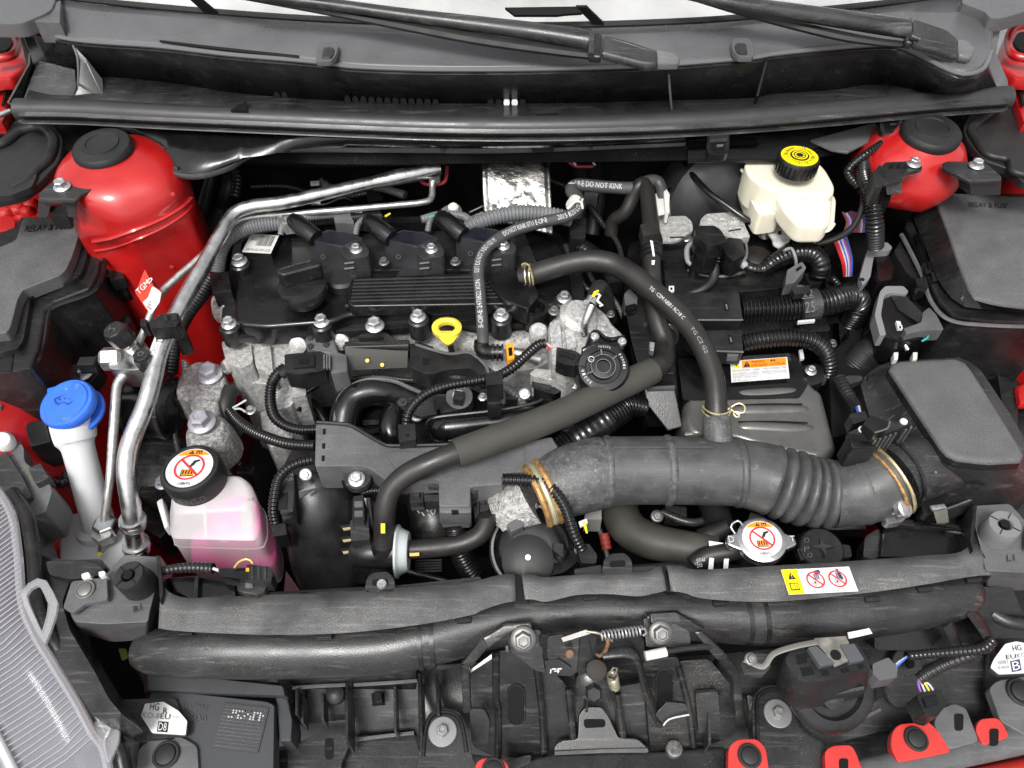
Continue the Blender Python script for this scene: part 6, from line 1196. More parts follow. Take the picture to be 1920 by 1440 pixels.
# ---- braided cable and black connector housing on the right
bc = T('braided_cable', 'black braided cable with a tape wrap running up to the grey rimmed housing', 'cable', W(1600, 690, -.02))
hose('cable', [(1586, 708, -.03, 26), (1604, 684, -.01, 28), (1630, 658, .01, 26), (1656, 644, .025, 22), (1676, 636, .035, 18)], RUB, bc, seg=22, wave=.003, depth=.04)
mk('sleeve', sweep(hp([(1640, 654, .016, 23), (1662, 642, .027, 22)]), 20, wave=.0045, depth=.12), BLKG, bc)
mk('tape', sweep(hp([(1662, 641, .03, 19), (1694, 632, .04, 13)]), 16, jit=.15), mat('brown_tape', (.07, .066, .055), .35), bc)
mk('tie_wrap', sweep(hp([(1653, 647, .023, 25), (1657, 645, .0245, 25)]), 20), GREY, bc)
mk('socket', prism(pts(rnd([(1566, 672), (1600, 664), (1622, 700), (1576, 706)], 3), -.02), .04), BLKG, bc, bev=.003)
hs2 = T('connector_housing', 'faceted black connector housing with a pale grey rim left of the right relay box', 'connector', W(1700, 620, .0))
fr_ = [(1648, 550), (1660, 536), (1692, 536), (1702, 548), (1730, 574), (1752, 584), (1770, 620), (1720, 636), (1690, 640), (1660, 632), (1640, 600)]
mk('housing', loft([pts(fr_, .06), [p + Vector((.0, .004, -.05)) for p in pts(fr_, .06)]]), BLKG, hs2, bev=.003)
mk('facet', plate(pts([(1668, 552, .062), (1700, 556, .068), (1734, 590, .07), (1724, 606, .066), (1684, 580, .062)]), .004), BLK, hs2, bev=.001)
mk('grey_rim', prism(pts(rnd([(1640, 590), (1650, 546), (1660, 536), (1694, 536), (1704, 546), (1700, 552), (1672, 548), (1658, 554), (1652, 590), (1662, 628), (1650, 630)], 4), .068), .02), mat('rim_grey_plastic', (.19, .19, .19), .45, bump=.2), hs2, bev=.002)
mk('corner_face', prism(pts(rnd([(1730, 586), (1742, 576), (1756, 590), (1770, 618), (1728, 620), (1700, 626), (1694, 616), (1728, 604)], 3), .072), .02), GREY, hs2, bev=.002)
mk('white_latch', join(prism(pts([(1680, 602), (1688, 602), (1690, 608), (1682, 608)], .078), .004), prism(pts([(1682, 610), (1691, 609), (1693, 616), (1684, 616)], .078), .004))  , INKS, hs2)
mk('latch_hole', prism(pts([(1686, 611), (1689, 611), (1690, 615), (1687, 615)], .0786), .001), DARK, hs2)
for u in (1680, 1716): mk('white_foot', prism(pts([(u - 4, 660), (u + 5, 660), (u + 4, 674), (u - 4, 674)], .04), .012), MILK, hs2, bev=.001)
hose('wire', [(1728, 640, .06, 2), (1738, 634, .062, 2), (1742, 626, .06, 2)], WIRE['green'], hs2, seg=6)
hose('lug', [(1694, 642, .05, 4), (1702, 656, .045, 5)], ALU, hs2)
cc2 = T('clip_connector', 'black capsule connector with a grey hinge ear beside the lower end of the right loom', 'connector', W(1655, 510, .04))
mk('capsule', prism(pts(rnd([(1642, 482), (1668, 478), (1676, 500), (1672, 524), (1648, 528)], 4), .07), .03), BLKG, cc2, bev=.004)
mk('hinge_ear', prism(pts(rnd([(1626, 470), (1636, 456), (1664, 454), (1674, 464), (1668, 470), (1640, 470), (1632, 520), (1618, 536), (1612, 520)], 4), .08), .012), mat('ear_grey', (.17, .17, .18), .45), cc2, bev=.002)
mk('ear_hole', lathe(W(1617, 524, .0805), Z, [(.003, -.001), (.003, .0006), (0, .0006)], 10), DARK, cc2)
# right-hand looms
o = loom('thick black loom descending in front of the right strut tower', [(1618, 300, .165, 12), (1620, 330, .165, 14), (1632, 366, .16, 16), (1640, 416, .14, 17), (1640, 462, .10, 17)])
LZ = 0
hose('branch', [(1652, 270, .185, 8), (1622, 290, .18, 8), (1594, 314, .165, 9), (1592, 330, .155, 9), (1612, 352, .15, 9)], BLKG, o, wave=.005)
hose('sleeve', [(1618, 345, .155, 6), (1618, 385, .145, 6), (1600, 424, .12, 6), (1570, 446, .10, 6), (1530, 458, .085, 6)], RUB, o)
mk('sleeve_tip', sweep(hp([(1522, 444, .085, 2.5), (1530, 457, .08, 2.5)]), 8), MILK, o)
mk('loom_clip', prism(pts(rnd([(1646, 352), (1662, 340), (1672, 356), (1670, 376), (1650, 380)], 4), .165), .03), BLKG, o, bev=.003)
cw_ = T('coloured_wires', 'loose red, blue and white wires hanging right of the ivory reservoir', 'wires', W(1585, 480, .04))
cols = ['red', 'red', 'white', 'blue', 'white', 'violet', 'brown', 'blue']
for k, c_ in enumerate(cols):
    hose('wire', [(1562 + k * 3.2, 446 - k, .07, 2.2), (1572 + k * 2.8, 470 - k, .06, 2.4), (1580 + k * 2.4, 494 - k, .05, 2.4), (1583 + k * 1.8, 518, .03, 2.4)], WIRE[c_], cw_, seg=6)
for k in range(12):
    a = k / 11; hose('wire', [(1580 + k * 3.5, 398 + 2 * math.sin(k), .09, 1.8), (1588 + k * 3.5, 416, .085, 1.8), (1582 + k * 4, 436, .075, 1.8)], WIRE[('brown', 'violet', 'white', 'brown', 'blue', 'red')[k % 6]], cw_, seg=6)
# ---- brackets on the right tower
def zb(l): return max(HIT[1](u, v).z for u, v in l) + .004
b1 = T('tower_bracket', 'black stamped bracket with a silver bolt on the right tower beside the loom', 'bracket', W(1690, 330, .13), 'black brackets on the right tower')
l_ = [(1646, 318), (1660, 304), (1700, 302), (1728, 308), (1730, 318), (1704, 324), (1690, 340), (1656, 346)]; z_ = max(zb(l_), .16)
mk('bracket_plate', plate(pts(rnd(l_, 4), z_), .004), HEATB, b1, bev=.001)
mk('bracket_leg', plate(pts([(1656, 326, z_), (1690, 330, z_), (1692, 362, z_ - .02), (1664, 366, z_ - .02)]), .004), HEATB, b1, bev=.001)
mk('bracket_fin', prism(pts([(1636, 322), (1652, 306), (1656, 348), (1640, 352)], z_ + .008), .03), BLK, b1, bev=.002)
for k in range(3): mk('bracket_slot', prism(pts([(1668 + 14 * k, 308), (1677 + 14 * k, 307), (1675 + 14 * k, 315), (1666 + 14 * k, 316)], z_ + .0006), .001), DARK, b1)
bolt(b1, 1713, 308, z_ + .001, 13)
b1 = T('tower_bracket', 'wider black bracket with a silver bolt bent down to the right relay box', 'bracket', W(1830, 350, .13), 'black brackets on the right tower')
l_ = [(1764, 308), (1776, 302), (1846, 304), (1878, 330), (1878, 340), (1820, 342), (1790, 326), (1770, 318)]; z2_ = max(zb(l_[1:3] + l_[5:]), .155)
mk('bracket_plate', plate(pts(rnd(l_, 5), z2_), .004), HEATB, b1, bev=.001)
mk('bracket_drop', plate(pts([(1818, 340, z2_), (1878, 338, z2_), (1876, 366, z2_ - .03), (1820, 368, z2_ - .03)]), .004), mat('satin_bracket', (.05, .05, .05), .28, metal=.3), b1, bev=.001)
mk('bracket_drop', plate(pts([(1794, 328, z2_), (1818, 340, z2_), (1818, 366, z2_ - .03), (1798, 352, z2_ - .025)]), .004), HEATB, b1, bev=.001)
bolt(b1, 1830, 311, z2_ + .001, 14)
# ---- right relay box
rb = T('relay_box', 'larger black relay and fuse box with a sloped grey grained lid at the right edge', 'fuse box', W(1840, 640, -.05), 'relay and fuse boxes')
tp2 = [(1752, 366), (1772, 362), (1960, 372), (1960, 580), (1870, 570), (1824, 558), (1800, 500), (1780, 440)]
bt2 = [(1710, 402), (1744, 362), (1990, 366), (1990, 592), (1860, 582), (1798, 574), (1772, 546), (1752, 512), (1738, 470)]
n_ = 40
def rs_(P, z): return resamp(pts(rnd(P, 6, 2), z), n_)
R0_ = rs_(tp2, .112)
rl_ = mk('lid', loft([shrink(R0_, .97, .001), R0_, [p + Z * -.003 for p in shrink(R0_, 1.006)]]), LID, rb, ang=60)
mk('lid_skirt', loft([[p + Z * -.0031 for p in shrink(R0_, 1.006)], rs_(bt2, .085), rs_(bt2, .078)]), BLK, rb, ang=22)  # skirt coloured black: the shade on these facets is painted in
mk('lid_rim', prism(pts(rnd([(1696, 420), (1738, 362), (1990, 362), (1990, 606), (1850, 600), (1790, 592), (1760, 562), (1742, 524), (1724, 476)], 8), .078), .008), BLK, rb, bev=.003)
mk('housing', loft([pts([(1676, 470), (1738, 366), (1990, 366), (1990, 616), (1850, 612), (1784, 602), (1750, 570), (1730, 534), (1700, 510)], .068), [p + Vector((-.010, .004, -.19)) for p in pts([(1676, 470), (1738, 366), (1990, 366), (1990, 616), (1850, 612), (1784, 602), (1750, 570), (1730, 534), (1700, 510)], .068)]]), BLK, rb, bev=.004)
mk('housing_rail', sweep(hp([(1690, 440, .075, 4), (1706, 470, .075, 4), (1730, 520, .073, 4), (1746, 566, .072, 4), (1780, 600, .07, 4), (1850, 610, .07, 4), (1980, 614, .07, 4)]), 6), GREY, rb)
mk('front_recess', plate(pts([(1790, 606, .05), (1990, 622, .05), (1990, 640, .02), (1796, 626, .02)]), .004), BLK, rb, bev=.001)
for k in range(4): mk('housing_rib', prism(pts([(1784 + 40 * k, 604 + 3 * k), (1792 + 40 * k, 605 + 3 * k), (1792 + 40 * k, 610 + 3 * k), (1784 + 40 * k, 609 + 3 * k)], .06), .10), BLK, rb, bev=.001)
mk('lid_fold', plate(pts([(1712, 440, .084), (1724, 436, .088), (1740, 500, .086), (1748, 520, .08), (1734, 500, .08)]), .003), BLKG, rb, bev=.001)
for u, v in ((1742, 500), (1728, 530), (1756, 514)): mk('hinge_lug', prism(pts(rnd([(u - 12, v - 8), (u + 8, v - 12), (u + 14, v + 8), (u - 6, v + 14)], 3), .084), .02), BLKG, rb, bev=.002)
f = face([(1815, 389, .1125), (1889, 392, .1125), (1816, 380, .1125)]); put(f, 'RELAY & FUSE', 0, 0, 1, 1, BLK, rl_, lift=.0012)
f = face([(1798, 566, .092), (1806, 563, .092), (1799, 556, .095)]); put(f, '+', 0, 0, 1, 1, GREY, rb, lift=.002)
mk('lower_leg', prism(pts([(1830, 690), (1870, 650), (1880, 700), (1850, 740)], -.06), .05), BLK, rb, bev=.003)
for u, v in ((1856, 688),): mk('white_mark', plate(pts([(u, v, -.02), (u + 10, v - 10, -.01), (u + 6, v + 2, -.02), (u + 2, v + 14, -.03)]), .001), WHITE, rb)
# ---- air cleaner
ak = T('air_cleaner', 'large black air cleaner housing with a flat grained grey top at the right', 'air filter housing', W(1760, 940, -.1))
ta_ = [(1664, 690), (1676, 680), (1796, 674), (1812, 684), (1866, 770), (1916, 850), (1922, 866), (1850, 870), (1784, 862), (1766, 846), (1716, 770)]
ba_ = [(1650, 694), (1670, 678), (1800, 672), (1822, 684), (1874, 768), (1930, 852), (1936, 880), (1850, 884), (1776, 874), (1750, 850), (1700, 772)]
A_ = rs_(ta_, .074)
mk('lid', loft([shrink(A_, .90, .0035), shrink(A_, .965, .0030), shrink(A_, .99, .0015), A_, [p + Z * -.002 for p in shrink(A_, 1.005)]]), LID, ak, ang=80)
mk('lid_edge', loft([[p + Z * -.0021 for p in shrink(A_, 1.005)], [p + Z * -.004 for p in shrink(A_, 1.008)], [p + Z * -.012 for p in shrink(A_, 1.02)]]), BLK, ak, ang=80)  # black rings paint the shade round the lid's rounded edge
B_ = shrink(A_, 1.022, -.012)
ca_ = [(1612, 716), (1640, 690), (1668, 678), (1806, 670), (1836, 690), (1890, 770), (1950, 870), (1950, 906), (1850, 912), (1776, 898), (1740, 880), (1676, 836), (1630, 780)]
C_ = rs_(ca_, .03)
mk('upper_shell', loft([B_, [a.lerp(b, .3) + Z * -.008 for a, b in zip(B_, C_)], [a.lerp(b, .75) + Z * -.006 for a, b in zip(B_, C_)], C_, [p + Vector((0, -.004, -.03)) for p in C_], [p + Vector((0, -.004, -.05)) for p in C_]]), DGREY, ak, ang=60)
mk('shell_flange', loft([shrink(C_, 1.015, -.046), shrink(C_, 1.03, -.05), shrink(C_, 1.03, -.056), shrink(C_, 1.01, -.06)]), BLK, ak)
mk('lower_shell', loft([shrink(C_, .99, -.06), shrink(C_, .97, -.15)]), BLKG, ak)
mk('shell_bulge', lathe(W(1642, 722, .025), Vector((.1, -.2, 1)), [(.03, -.08), (.024, -.02), (.014, .006), (.006, .010), (0, .0105)], 24), BLKG, ak)
nk = hp([(1672, 893, .022, 66), (1690, 884, .024, 64), (1730, 872, .026, 62), (1790, 852, .026, 60)])
mk('inlet_neck', sweep(nk, 36), DGREY, ak, ang=50); mk('neck_lip', sweep(hp([(1676, 891, .022, 70), (1681, 889, .022, 70)]), 36), BLK, ak)
mk('filter_rail', plate(pts([(1772, 958, -.0), (1894, 912, .0), (1906, 926, -.008), (1782, 974, -.010)]), .012), BLK, ak, bev=.002); mk('filter_rail_edge', sweep(hp([(1770, 956, .002, 2), (1896, 911, .002, 2), (1906, 926, -.006, 2)]), 6), GREY, ak)
mk('base_shell', prism(pts([(1700, 930), (1760, 920), (1900, 890), (1940, 900), (1940, 990), (1780, 1010), (1700, 975)], -.03), .10), BLK, ak, bev=.004)
mk('snap_hood', prism(pts(rnd([(1724, 940), (1760, 920), (1778, 926), (1772, 944), (1744, 966), (1730, 960)], 5), .012), .02), BLKG, ak, bev=.004)
mk('snap_clip', loft([pts([(1742, 948), (1770, 944), (1776, 952), (1750, 958)], .016), pts([(1744, 952), (1772, 950), (1780, 980), (1758, 986)], -.01)]), mat('tan_spring_steel', (.5, .48, .42), .35, metal=.7, var=.2), ak, bev=.001)
mk('snap_clip_head', prism(pts([(1744, 948), (1770, 944), (1775, 952), (1750, 957)], .02), .004), ZINC, ak, bev=.001)
mk('corner_clip', sweep(hp([(1896, 890, .02, 3), (1910, 912, .012, 3)]), 8), GREY, ak); mk('corner_clip', prism(pts([(1912, 898), (1930, 896), (1930, 910), (1916, 912)], .01), .01), MILK, ak)
for u, v in ((1754, 886), (1730, 820)): mk('gate_mark', lathe(W(u, v, .06), Vector((0, -.4, 1)), [(.002, 0), (.0016, .001), (0, .001)], 8), GREY, ak)
mk('dark_column', prism(pts([(1870, 700), (1910, 720), (1910, 800), (1884, 790)], -.03), .1), BLK, ak, bev=.003)
mk('red_rail', prism(pts([(1906, 720), (1960, 700), (1960, 756), (1912, 758)], -.02), .015), RED, fl_r, bev=.01)
ms = T('airflow_sensor', 'black ribbed air flow sensor block standing on the air cleaner inlet', 'sensor', W(1660, 850, .03))
mk('sensor_base', prism(pts(rnd([(1588, 812), (1610, 802), (1630, 790), (1668, 796), (1704, 784), (1712, 794), (1640, 820)], 3), .094), .010), BLK, ms, bev=.002)
mk('sensor_head', prism(pts(rnd([(1618, 794), (1634, 778), (1668, 790), (1664, 804), (1640, 812)], 3), .108), .015), BLKG, ms, bev=.002)
mk('head_edge', sweep(hp([(1640, 811, .1082, 1.8), (1664, 803, .1082, 1.8), (1668, 790, .1082, 1.8)]), 6), GREY, ms)
mk('sensor_block', prism(pts([(1638, 822), (1710, 796), (1704, 788), (1632, 814)], .0865), .045), DGREY, ms, bev=.002)
for k in range(8): 
    if k == 5: continue
    mk('sensor_rib', prism(pts([(1638 + 9.6 * k, 823 - 3.45 * k), (1643 + 9.6 * k, 821 - 3.45 * k), (1644 + 9.6 * k, 826 - 3.45 * k), (1640 + 9.6 * k, 828 - 3.45 * k)], .0868), .044 if k < 6 else .05), GREY, ms, bev=.0006)
mk('sensor_side', prism(pts([(1588, 816), (1638, 824), (1646, 840), (1598, 840)], .08), .04), BLK, ms, bev=.003)
for u, v in ((1616, 806), (1694, 791)): mk('screw', lathe(W(u, v, .0945), Z, [(.0045, 0), (.004, .002), (0, .0025)], 12), MILK, ms)
hose('cable', [(1574, 712, .03, 12), (1584, 730, .035, 12), (1598, 752, .04, 11), (1606, 766, .05, 10)], BLK, ms, wave=.006, depth=.08); mk('cable_clip', prism(pts(rnd([(1572, 712), (1590, 704), (1616, 704), (1618, 712), (1590, 722), (1576, 722)], 3), .035), .01), DGREY, ms, bev=.002)
hose('wire', [(1606, 764, .055, 2.5), (1610, 776, .06, 2.5)], WIRE['blue'], ms, seg=6); hose('wire', [(1610, 762, .055, 2.5), (1613, 775, .06, 2.5)], WIRE['white'], ms, seg=6); mk('cable_boot', prism(pts(rnd([(1592, 776), (1622, 770), (1628, 786), (1600, 796)], 4), .07), .02), BLK, ms, bev=.003)
# ================================================================= front: radiator, support, latch
rc = T('pressure_cap', 'silver eared radiator cap with a round no-touch warning sticker', 'radiator cap', W(1428, 1040, -.03))
c = W(1428, 1012, .0); m = mpp(c); ax3 = Vector((-.06, -.06, 1))
mk('cap_disc', lathe(c, ax3, [(42 * m, -.012), (46 * m, -.010), (47 * m, -.003), (45 * m, .0005), (40 * m, .002), (0, .002)], 44), ALU, rc)
for s in (-1, 1): mk('cap_ear', prism([c + Vector((s * a * m, b * m, -.001)) for a, b in ((36, 22), (52, 14), (64, 10), (66, -8), (56, -14), (38, -22))], .010), ALU, rc, bev=.003, seg=3)
cap_label(c + ax3.normalized() * .0022, ax3, 37 * m, rc)
f = quad(c + Vector((-62 * m, -6 * m, -.0005)), X * 10 * m, Y * 14 * m, Z); put(f, 'D', 0, 0, 1, 1, INKS, rc, lift=.001); f = quad(c + Vector((53 * m, -4 * m, -.0005)), X * 10 * m, Y * 12 * m, Z); put(f, 'T', 0, 0, 1, 1, INKS, rc, lift=.001)
mk('filler_neck', lathe(c, ax3, [(34 * m, -.05), (36 * m, -.014), (30 * m, -.01)], 30), BLK, rc)
hose('wire_clip', [(1378, 1000, .0, 2), (1370, 986, .004, 2), (1384, 976, .006, 2), (1392, 984, .006, 2)], ZINC, rc)
rh = T('radiator_hose', 'thick olive black radiator hose curving from under the duct to the radiator cap', 'hose', W(1200, 1020, -.1))
hose('hose', [(1162, 920, -.075, 34), (1162, 958, -.075, 35), (1180, 992, -.072, 35), (1220, 1014, -.066, 34), (1280, 1026, -.06, 32), (1345, 1034, -.055, 30)], mat('olive_hose_rubber', (.045, .043, .036), .6, var=.2, bump=.4, dust=.3), rh, seg=26)
hose('thin_hose', [(1300, 1060, -.04, 17), (1322, 1044, -.035, 18), (1360, 1036, -.03, 18), (1392, 1030, -.028, 16)], RUBB, rh, seg=18)
for u in (1330, 1358): mk('white_stripe', plate(pts([(u, 1046, -.025), (u + 9, 1045, -.025), (u + 7, 1068, -.03), (u - 2, 1069, -.03)]), .001), WHITE, rh)
mk('white_stripe', plate(pts([(1329, 1014, -.022), (1356, 1018, -.022), (1357, 1024, -.024), (1330, 1026, -.026)]), .001), WHITE, rh)
f = face([(1306, 1066, -.03), (1322, 1064, -.03), (1304, 1048, -.028)]); put(f, '57144', 0, .5, 1, .4, INKS, rh, lift=.004); put(f, '210', 0, 0, .6, .4, INKS, rh, lift=.004)
hose('hose', [(1330, 930, -.09, 26), (1345, 970, -.09, 26), (1350, 1000, -.085, 24)], RUB, rh, seg=18)
hose('hose', [(1372, 984, -.03, 14), (1340, 1000, -.05, 20), (1318, 1012, -.06, 22)], RUBB, rh, seg=18); bolt(rh, 1232, 968, -.07, 12, Vector((0, -.4, 1)), DBOLT)
mk('red_fin_hose', sweep(hp([(1132, 1000, -.08, 10), (1138, 1030, -.09, 10)]), 12, wave=.006), mat('dark_red_rubber', (.25, .03, .02), .6), rh); mk('grey_pad', prism(pts([(1098, 952), (1128, 952), (1128, 974), (1096, 974)], -.05), .03), mat('pad_grey', (.25, .25, .23), .6), rh)
dcp = T('drain_cap', 'black plastic filler cap with a raised cross next to the radiator cap', 'cap', W(1545, 1040, -.03))
c = W(1541, 1028, -.008); m = mpp(c)
mk('cap_disc', lathe(c, Vector((0, -.1, 1)), [(43 * m, -.02), (44 * m, -.006), (42 * m, -.001), (38 * m, .001), (0, .001)], 40), BLK, dcp)
for a, b in ((14, 5), (5, 14)): mk('cross', prism([c + Vector((x * m, y * m, .0055)) for x, y in ((-a * 1.6, 0), (0, -b * 1.0), (a * 1.6, 0), (0, b * 1.0))] if a > b else [c + Vector((x * m, y * m, .0045)) for x, y in ((-a, 0), (0, -b * 1.5), (a, 0), (0, b * 1.5))], .005), DGREY, dcp, bev=.0005)
mk('cap_tab', prism(pts(rnd([(1494, 1030), (1508, 1018), (1512, 1046), (1502, 1052)], 4), -.010), .01), BLK, dcp, bev=.002); mk('hinge', prism(pts(rnd([(1576, 1020), (1594, 1022), (1598, 1044), (1580, 1046)], 4), -.010), .012), BLK, dcp, bev=.002)
for k, (u, v) in enumerate(((1512, 1014), (1512, 1030), (1518, 1042))): put(face([(u - 5, v + 5, -.0065), (u + 5, v + 4, -.0065), (u - 5, v - 4, -.0065)]), 'OPQ'[k], 0, 0, 1, 1, GREY, dcp, lift=.001)
bx = T('intake_snorkel', 'open black plastic snorkel box in front of the air cleaner', 'air intake', W(1740, 1010, -.06))
mk('box_body', prism(pts([(1660, 978), (1672, 974), (1812, 994), (1816, 1006), (1804, 1044), (1650, 1044), (1654, 1000)], -.012), .05), BLKG, bx, bev=.003)
mk('box_rim', sweep(hp([(1660, 980, -.010, 3), (1740, 988, -.010, 3), (1814, 1002, -.010, 3)]), 8), GREY, bx)
mk('box_lip', prism(pts([(1666, 972), (1712, 974), (1716, 984), (1740, 986), (1744, 980), (1796, 984), (1806, 994), (1668, 982)], -.004), .008), BLK, bx, bev=.001)
for u in (1697, 1780): mk('window', prism(pts([(u - 9, 998), (u + 9, 1000), (u + 8, 1008), (u - 8, 1006)], -.0114), .002), DARK, bx)
mk('dusty_dome', lathe(W(1712, 1056, -.05), Z, [(.055, -.03), (.048, 0), (.03, .014), (0, .02)], 30), mat('dusty_brown_plastic', (.12, .115, .105), .7, var=.5, dust=.8), bx)
mk('elbow', prism(pts(rnd([(1618, 1044), (1622, 1006), (1648, 990), (1656, 1040), (1640, 1050)], 6), -.02), .03), DGREY, bx, bev=.004)
# ---- support beam with its cover strips
cv = T('support_beam', 'long dusty black support beam across the front below the cover strips', 'crossmember', W(1060, 1180, -.06))
ctr = [(262, 1222, -.05, 30), (300, 1222, -.045, 44), (400, 1218, -.035, 52), (560, 1218, -.035, 52), (700, 1214, -.035, 52), (800, 1196, -.033, 52), (900, 1170, -.03, 50), (1000, 1152, -.028, 48), (1100, 1144, -.028, 47), (1220, 1144, -.028, 47), (1330, 1154, -.03, 48), (1450, 1158, -.03, 50), (1600, 1146, -.03, 51), (1720, 1128, -.03, 50), (1800, 1112, -.03, 44), (1822, 1108, -.032, 30)]
mk('beam', sweep(hp(ctr), 32, step=.006), DGREY, cv, ang=60)
for u, v, z, r in ((790, 1200, -.034, 55), (812, 1196, -.034, 55), (1394, 1157, -.030, 51), (1424, 1158, -.030, 52)):
    mk('beam_rib', sweep(hp([(u - 4, v + .3, z, r), (u + 4, v - .3, z, r)]), 32), BLK, cv)
mk('beam_skirt', grid([spl(pts([(262, 1226, -.06), (400, 1222, -.075), (640, 1220, -.075), (780, 1214, -.075)]), 24), spl(pts([(276, 1262, -.10), (400, 1262, -.10), (560, 1270, -.10), (780, 1268, -.10)]), 24), spl(pts([(290, 1290, -.13), (400, 1300, -.13), (560, 1300, -.13), (780, 1296, -.13)]), 24)]), DGREY, cv, solid=.003)
f = face([(384, 1242, -.02), (404, 1242, -.02), (384, 1218, .0)])
hose('arrow_emboss', [(382, 1217, .006, 1.5), (390, 1218, .006, 1.5)], GREY, cv, seg=5); hose('arrow_emboss', [(384, 1240, -.004, 1.5), (404, 1242, -.004, 1.5)], GREY, cv, seg=5)
def strip(label, up, lo, z=.012):
    o = T('cover_strip', label, 'trim strip', W(*up[0], z), 'flat rubber strips on the front support beam')
    U = [W(a, b, z) for a, b in up]; L = [W(a, b, z - .004) for a, b in lo]; n = 60
    mk('strip_sheet', grid([spl(U, n), spl([a.lerp(b, .5) + Z * .002 for a, b in zip(U, L)], n), spl(L, n), spl([p + Z * -.006 + Y * .002 for p in L], n)]), mat('dusty_strip_rubber', (.07, .07, .071), .42, var=.4, vscale=25, bump=.4, bscale=600, dust=1, grain=.25, scr=.22) if 'dusty_strip_rubber' not in MAT else MAT['dusty_strip_rubber'], o, solid=.002, ang=60)
    return o
s1 = strip('long left flat grey strip ending at the first gap left of centre', [(304, 1096), (346, 1120), (500, 1115), (640, 1110), (780, 1100), (880, 1092), (905, 1086), (940, 1077), (965, 1077)], [(297, 1178), (346, 1184), (500, 1190), (640, 1187), (780, 1172), (880, 1154), (905, 1144), (940, 1132), (967, 1127)])
s2 = strip('short middle flat grey strip between the two gaps', [(978, 1076), (1000, 1077), (1022, 1082), (1080, 1078), (1160, 1074), (1210, 1072), (1226, 1066), (1240, 1060)], [(984, 1124), (1000, 1124), (1026, 1128), (1080, 1116), (1140, 1114), (1196, 1118), (1226, 1113), (1250, 1107)])
s3 = strip('right flat grey strip carrying the yellow and white fan warning sticker', [(1250, 1060), (1280, 1061), (1312, 1068), (1460, 1060), (1610, 1051), (1740, 1041), (1796, 1036), (1820, 1022), (1832, 1018)], [(1258, 1108), (1284, 1112), (1324, 1123), (1450, 1128), (1613, 1113), (1740, 1095), (1784, 1087), (1830, 1080), (1862, 1078)])
mk('shadow_gap', prism(pts([(960, 1080), (986, 1080), (990, 1128), (964, 1128)], .006), .01), BLKG, cv); mk('shadow_gap', prism(pts([(1240, 1064), (1256, 1064), (1266, 1110), (1250, 1110)], .006), .01), BLKG, cv)
for u, v in ((345, 1186), (606, 1192), (868, 1162), (1107, 1120), (1352, 1130), (1637, 1123), (1735, 1104), (1827, 1086)): mk('strip_clip', join(prism(pts([(u - 16, v - 4), (u + 16, v - 6), (u + 15, v + 3), (u - 12, v + 5)], .004), .006)), BLK, s1 if u < 960 else s2 if u < 1200 else s3, bev=.001)
fw = face([(1478, 1116.5, .0118), (1608, 1110, .0118), (1463, 1070, .0135)])
fs_ = mk('sticker', plate([fw(0, 0), fw(1, 0), fw(1, 1), fw(0, 1)], .0006, .0022), WHITE, s3)
patch(fw, rect(0, 0, .23, 1), INKY, fs_, lift=.0028); patch(fw, [(.06, .58), (.17, .58), (.115, .88)], INK, fs_, lift=.0034); put(fw, '!', .109, .62, .012, .17, INKY, fs_, lift=.004)
patch(fw, rect(.05, .14, .18, .44), INK, fs_, lift=.0034); patch(fw, rect(.062, .18, .112, .40), INKY, fs_, lift=.004); patch(fw, rect(.12, .18, .168, .40), INKY, fs_, lift=.004); put(fw, 'i', .135, .2, .012, .18, INK, fs_, lift=.0046)
for cx in (.44, .76):
    ringp(fw, cx, .5, .11, .13, INKR, fs_, lift=.0044, asp=2.6); patch(fw, [(cx - .09, .70), (cx - .075, .74), (cx + .09, .30), (cx + .075, .26)], INKR, fs_, lift=.0048)
    for a in range(5):
        t = R(72 * a + 20); ringp(fw, cx - .015 + .028 * math.cos(t), .40 + .085 * math.sin(t), .016, .021, INKG, fs_, lift=.0036, asp=2.6, n=14)
    ringp(fw, cx - .015, .40, .0, .012, INKN, fs_, lift=.004, asp=2.6, n=12)
    patch(fw, [(cx + .01, .86), (cx + .10, .92), (cx + .11, .78), (cx + .03, .72)] if cx < .6 else [(cx + .02, .92), (cx + .05, .92), (cx + .09, .5), (cx + .05, .46)], INKN, fs_, lift=.0038)
    for k in range(3): patch(fw, rect(cx + .0 + .026 * k, .52, cx + .014 + .026 * k, .76), INKN, fs_, lift=.0038)
    for k in (-1, 1): patch(fw, [(cx + k * .06 - .03, .06), (cx + k * .06, .02), (cx + k * .06 + .03, .08), (cx + k * .06, .05)], INKG, fs_, lift=.0038)
# radiator top lugs
for i, (u, v) in enumerate(((713, 1093), (1158, 1058))):
    o = T('radiator_lug', 'grey slotted lug standing behind the %s cover strip' % ('left' if i == 0 else 'middle'), 'bracket', W(u, v, .0), 'slotted lugs behind the cover strips')
    mk('lug_plate', plate(pts(rnd([(u - 30, v + 20), (u - 26, v - 10), (u - 14, v - 20), (u + 14, v - 22), (u + 27, v - 8), (u + 28, v + 18)], 8), .012), .006), DGREY, o, bev=.002)
    mk('lug_slot', prism(pts(rnd([(u - 16, v - 6), (u + 14, v - 8), (u + 16, v + 3), (u - 14, v + 6)], 5), .0126), .001), DARK, o)
    if i == 0: mk('stud', lathe(W(716, 1096, .014), Z, [(.006, 0), (.005, .003), (0, .003)], 10), ZINC, o)
    mk('lug_foot', prism(pts([(u - 60, v + 16), (u + 60, v + 8), (u + 60, v + 22), (u - 60, v + 30)] if i == 0 else [(u - 82, v + 8), (u + 76, v + 2), (u + 76, v + 18), (u - 82, v + 26)], .0), .02), DGREY, o, bev=.002)
rd = T('radiator', 'dark radiator top tank hidden behind the cover strips', 'radiator', W(1060, 1090, -.08))
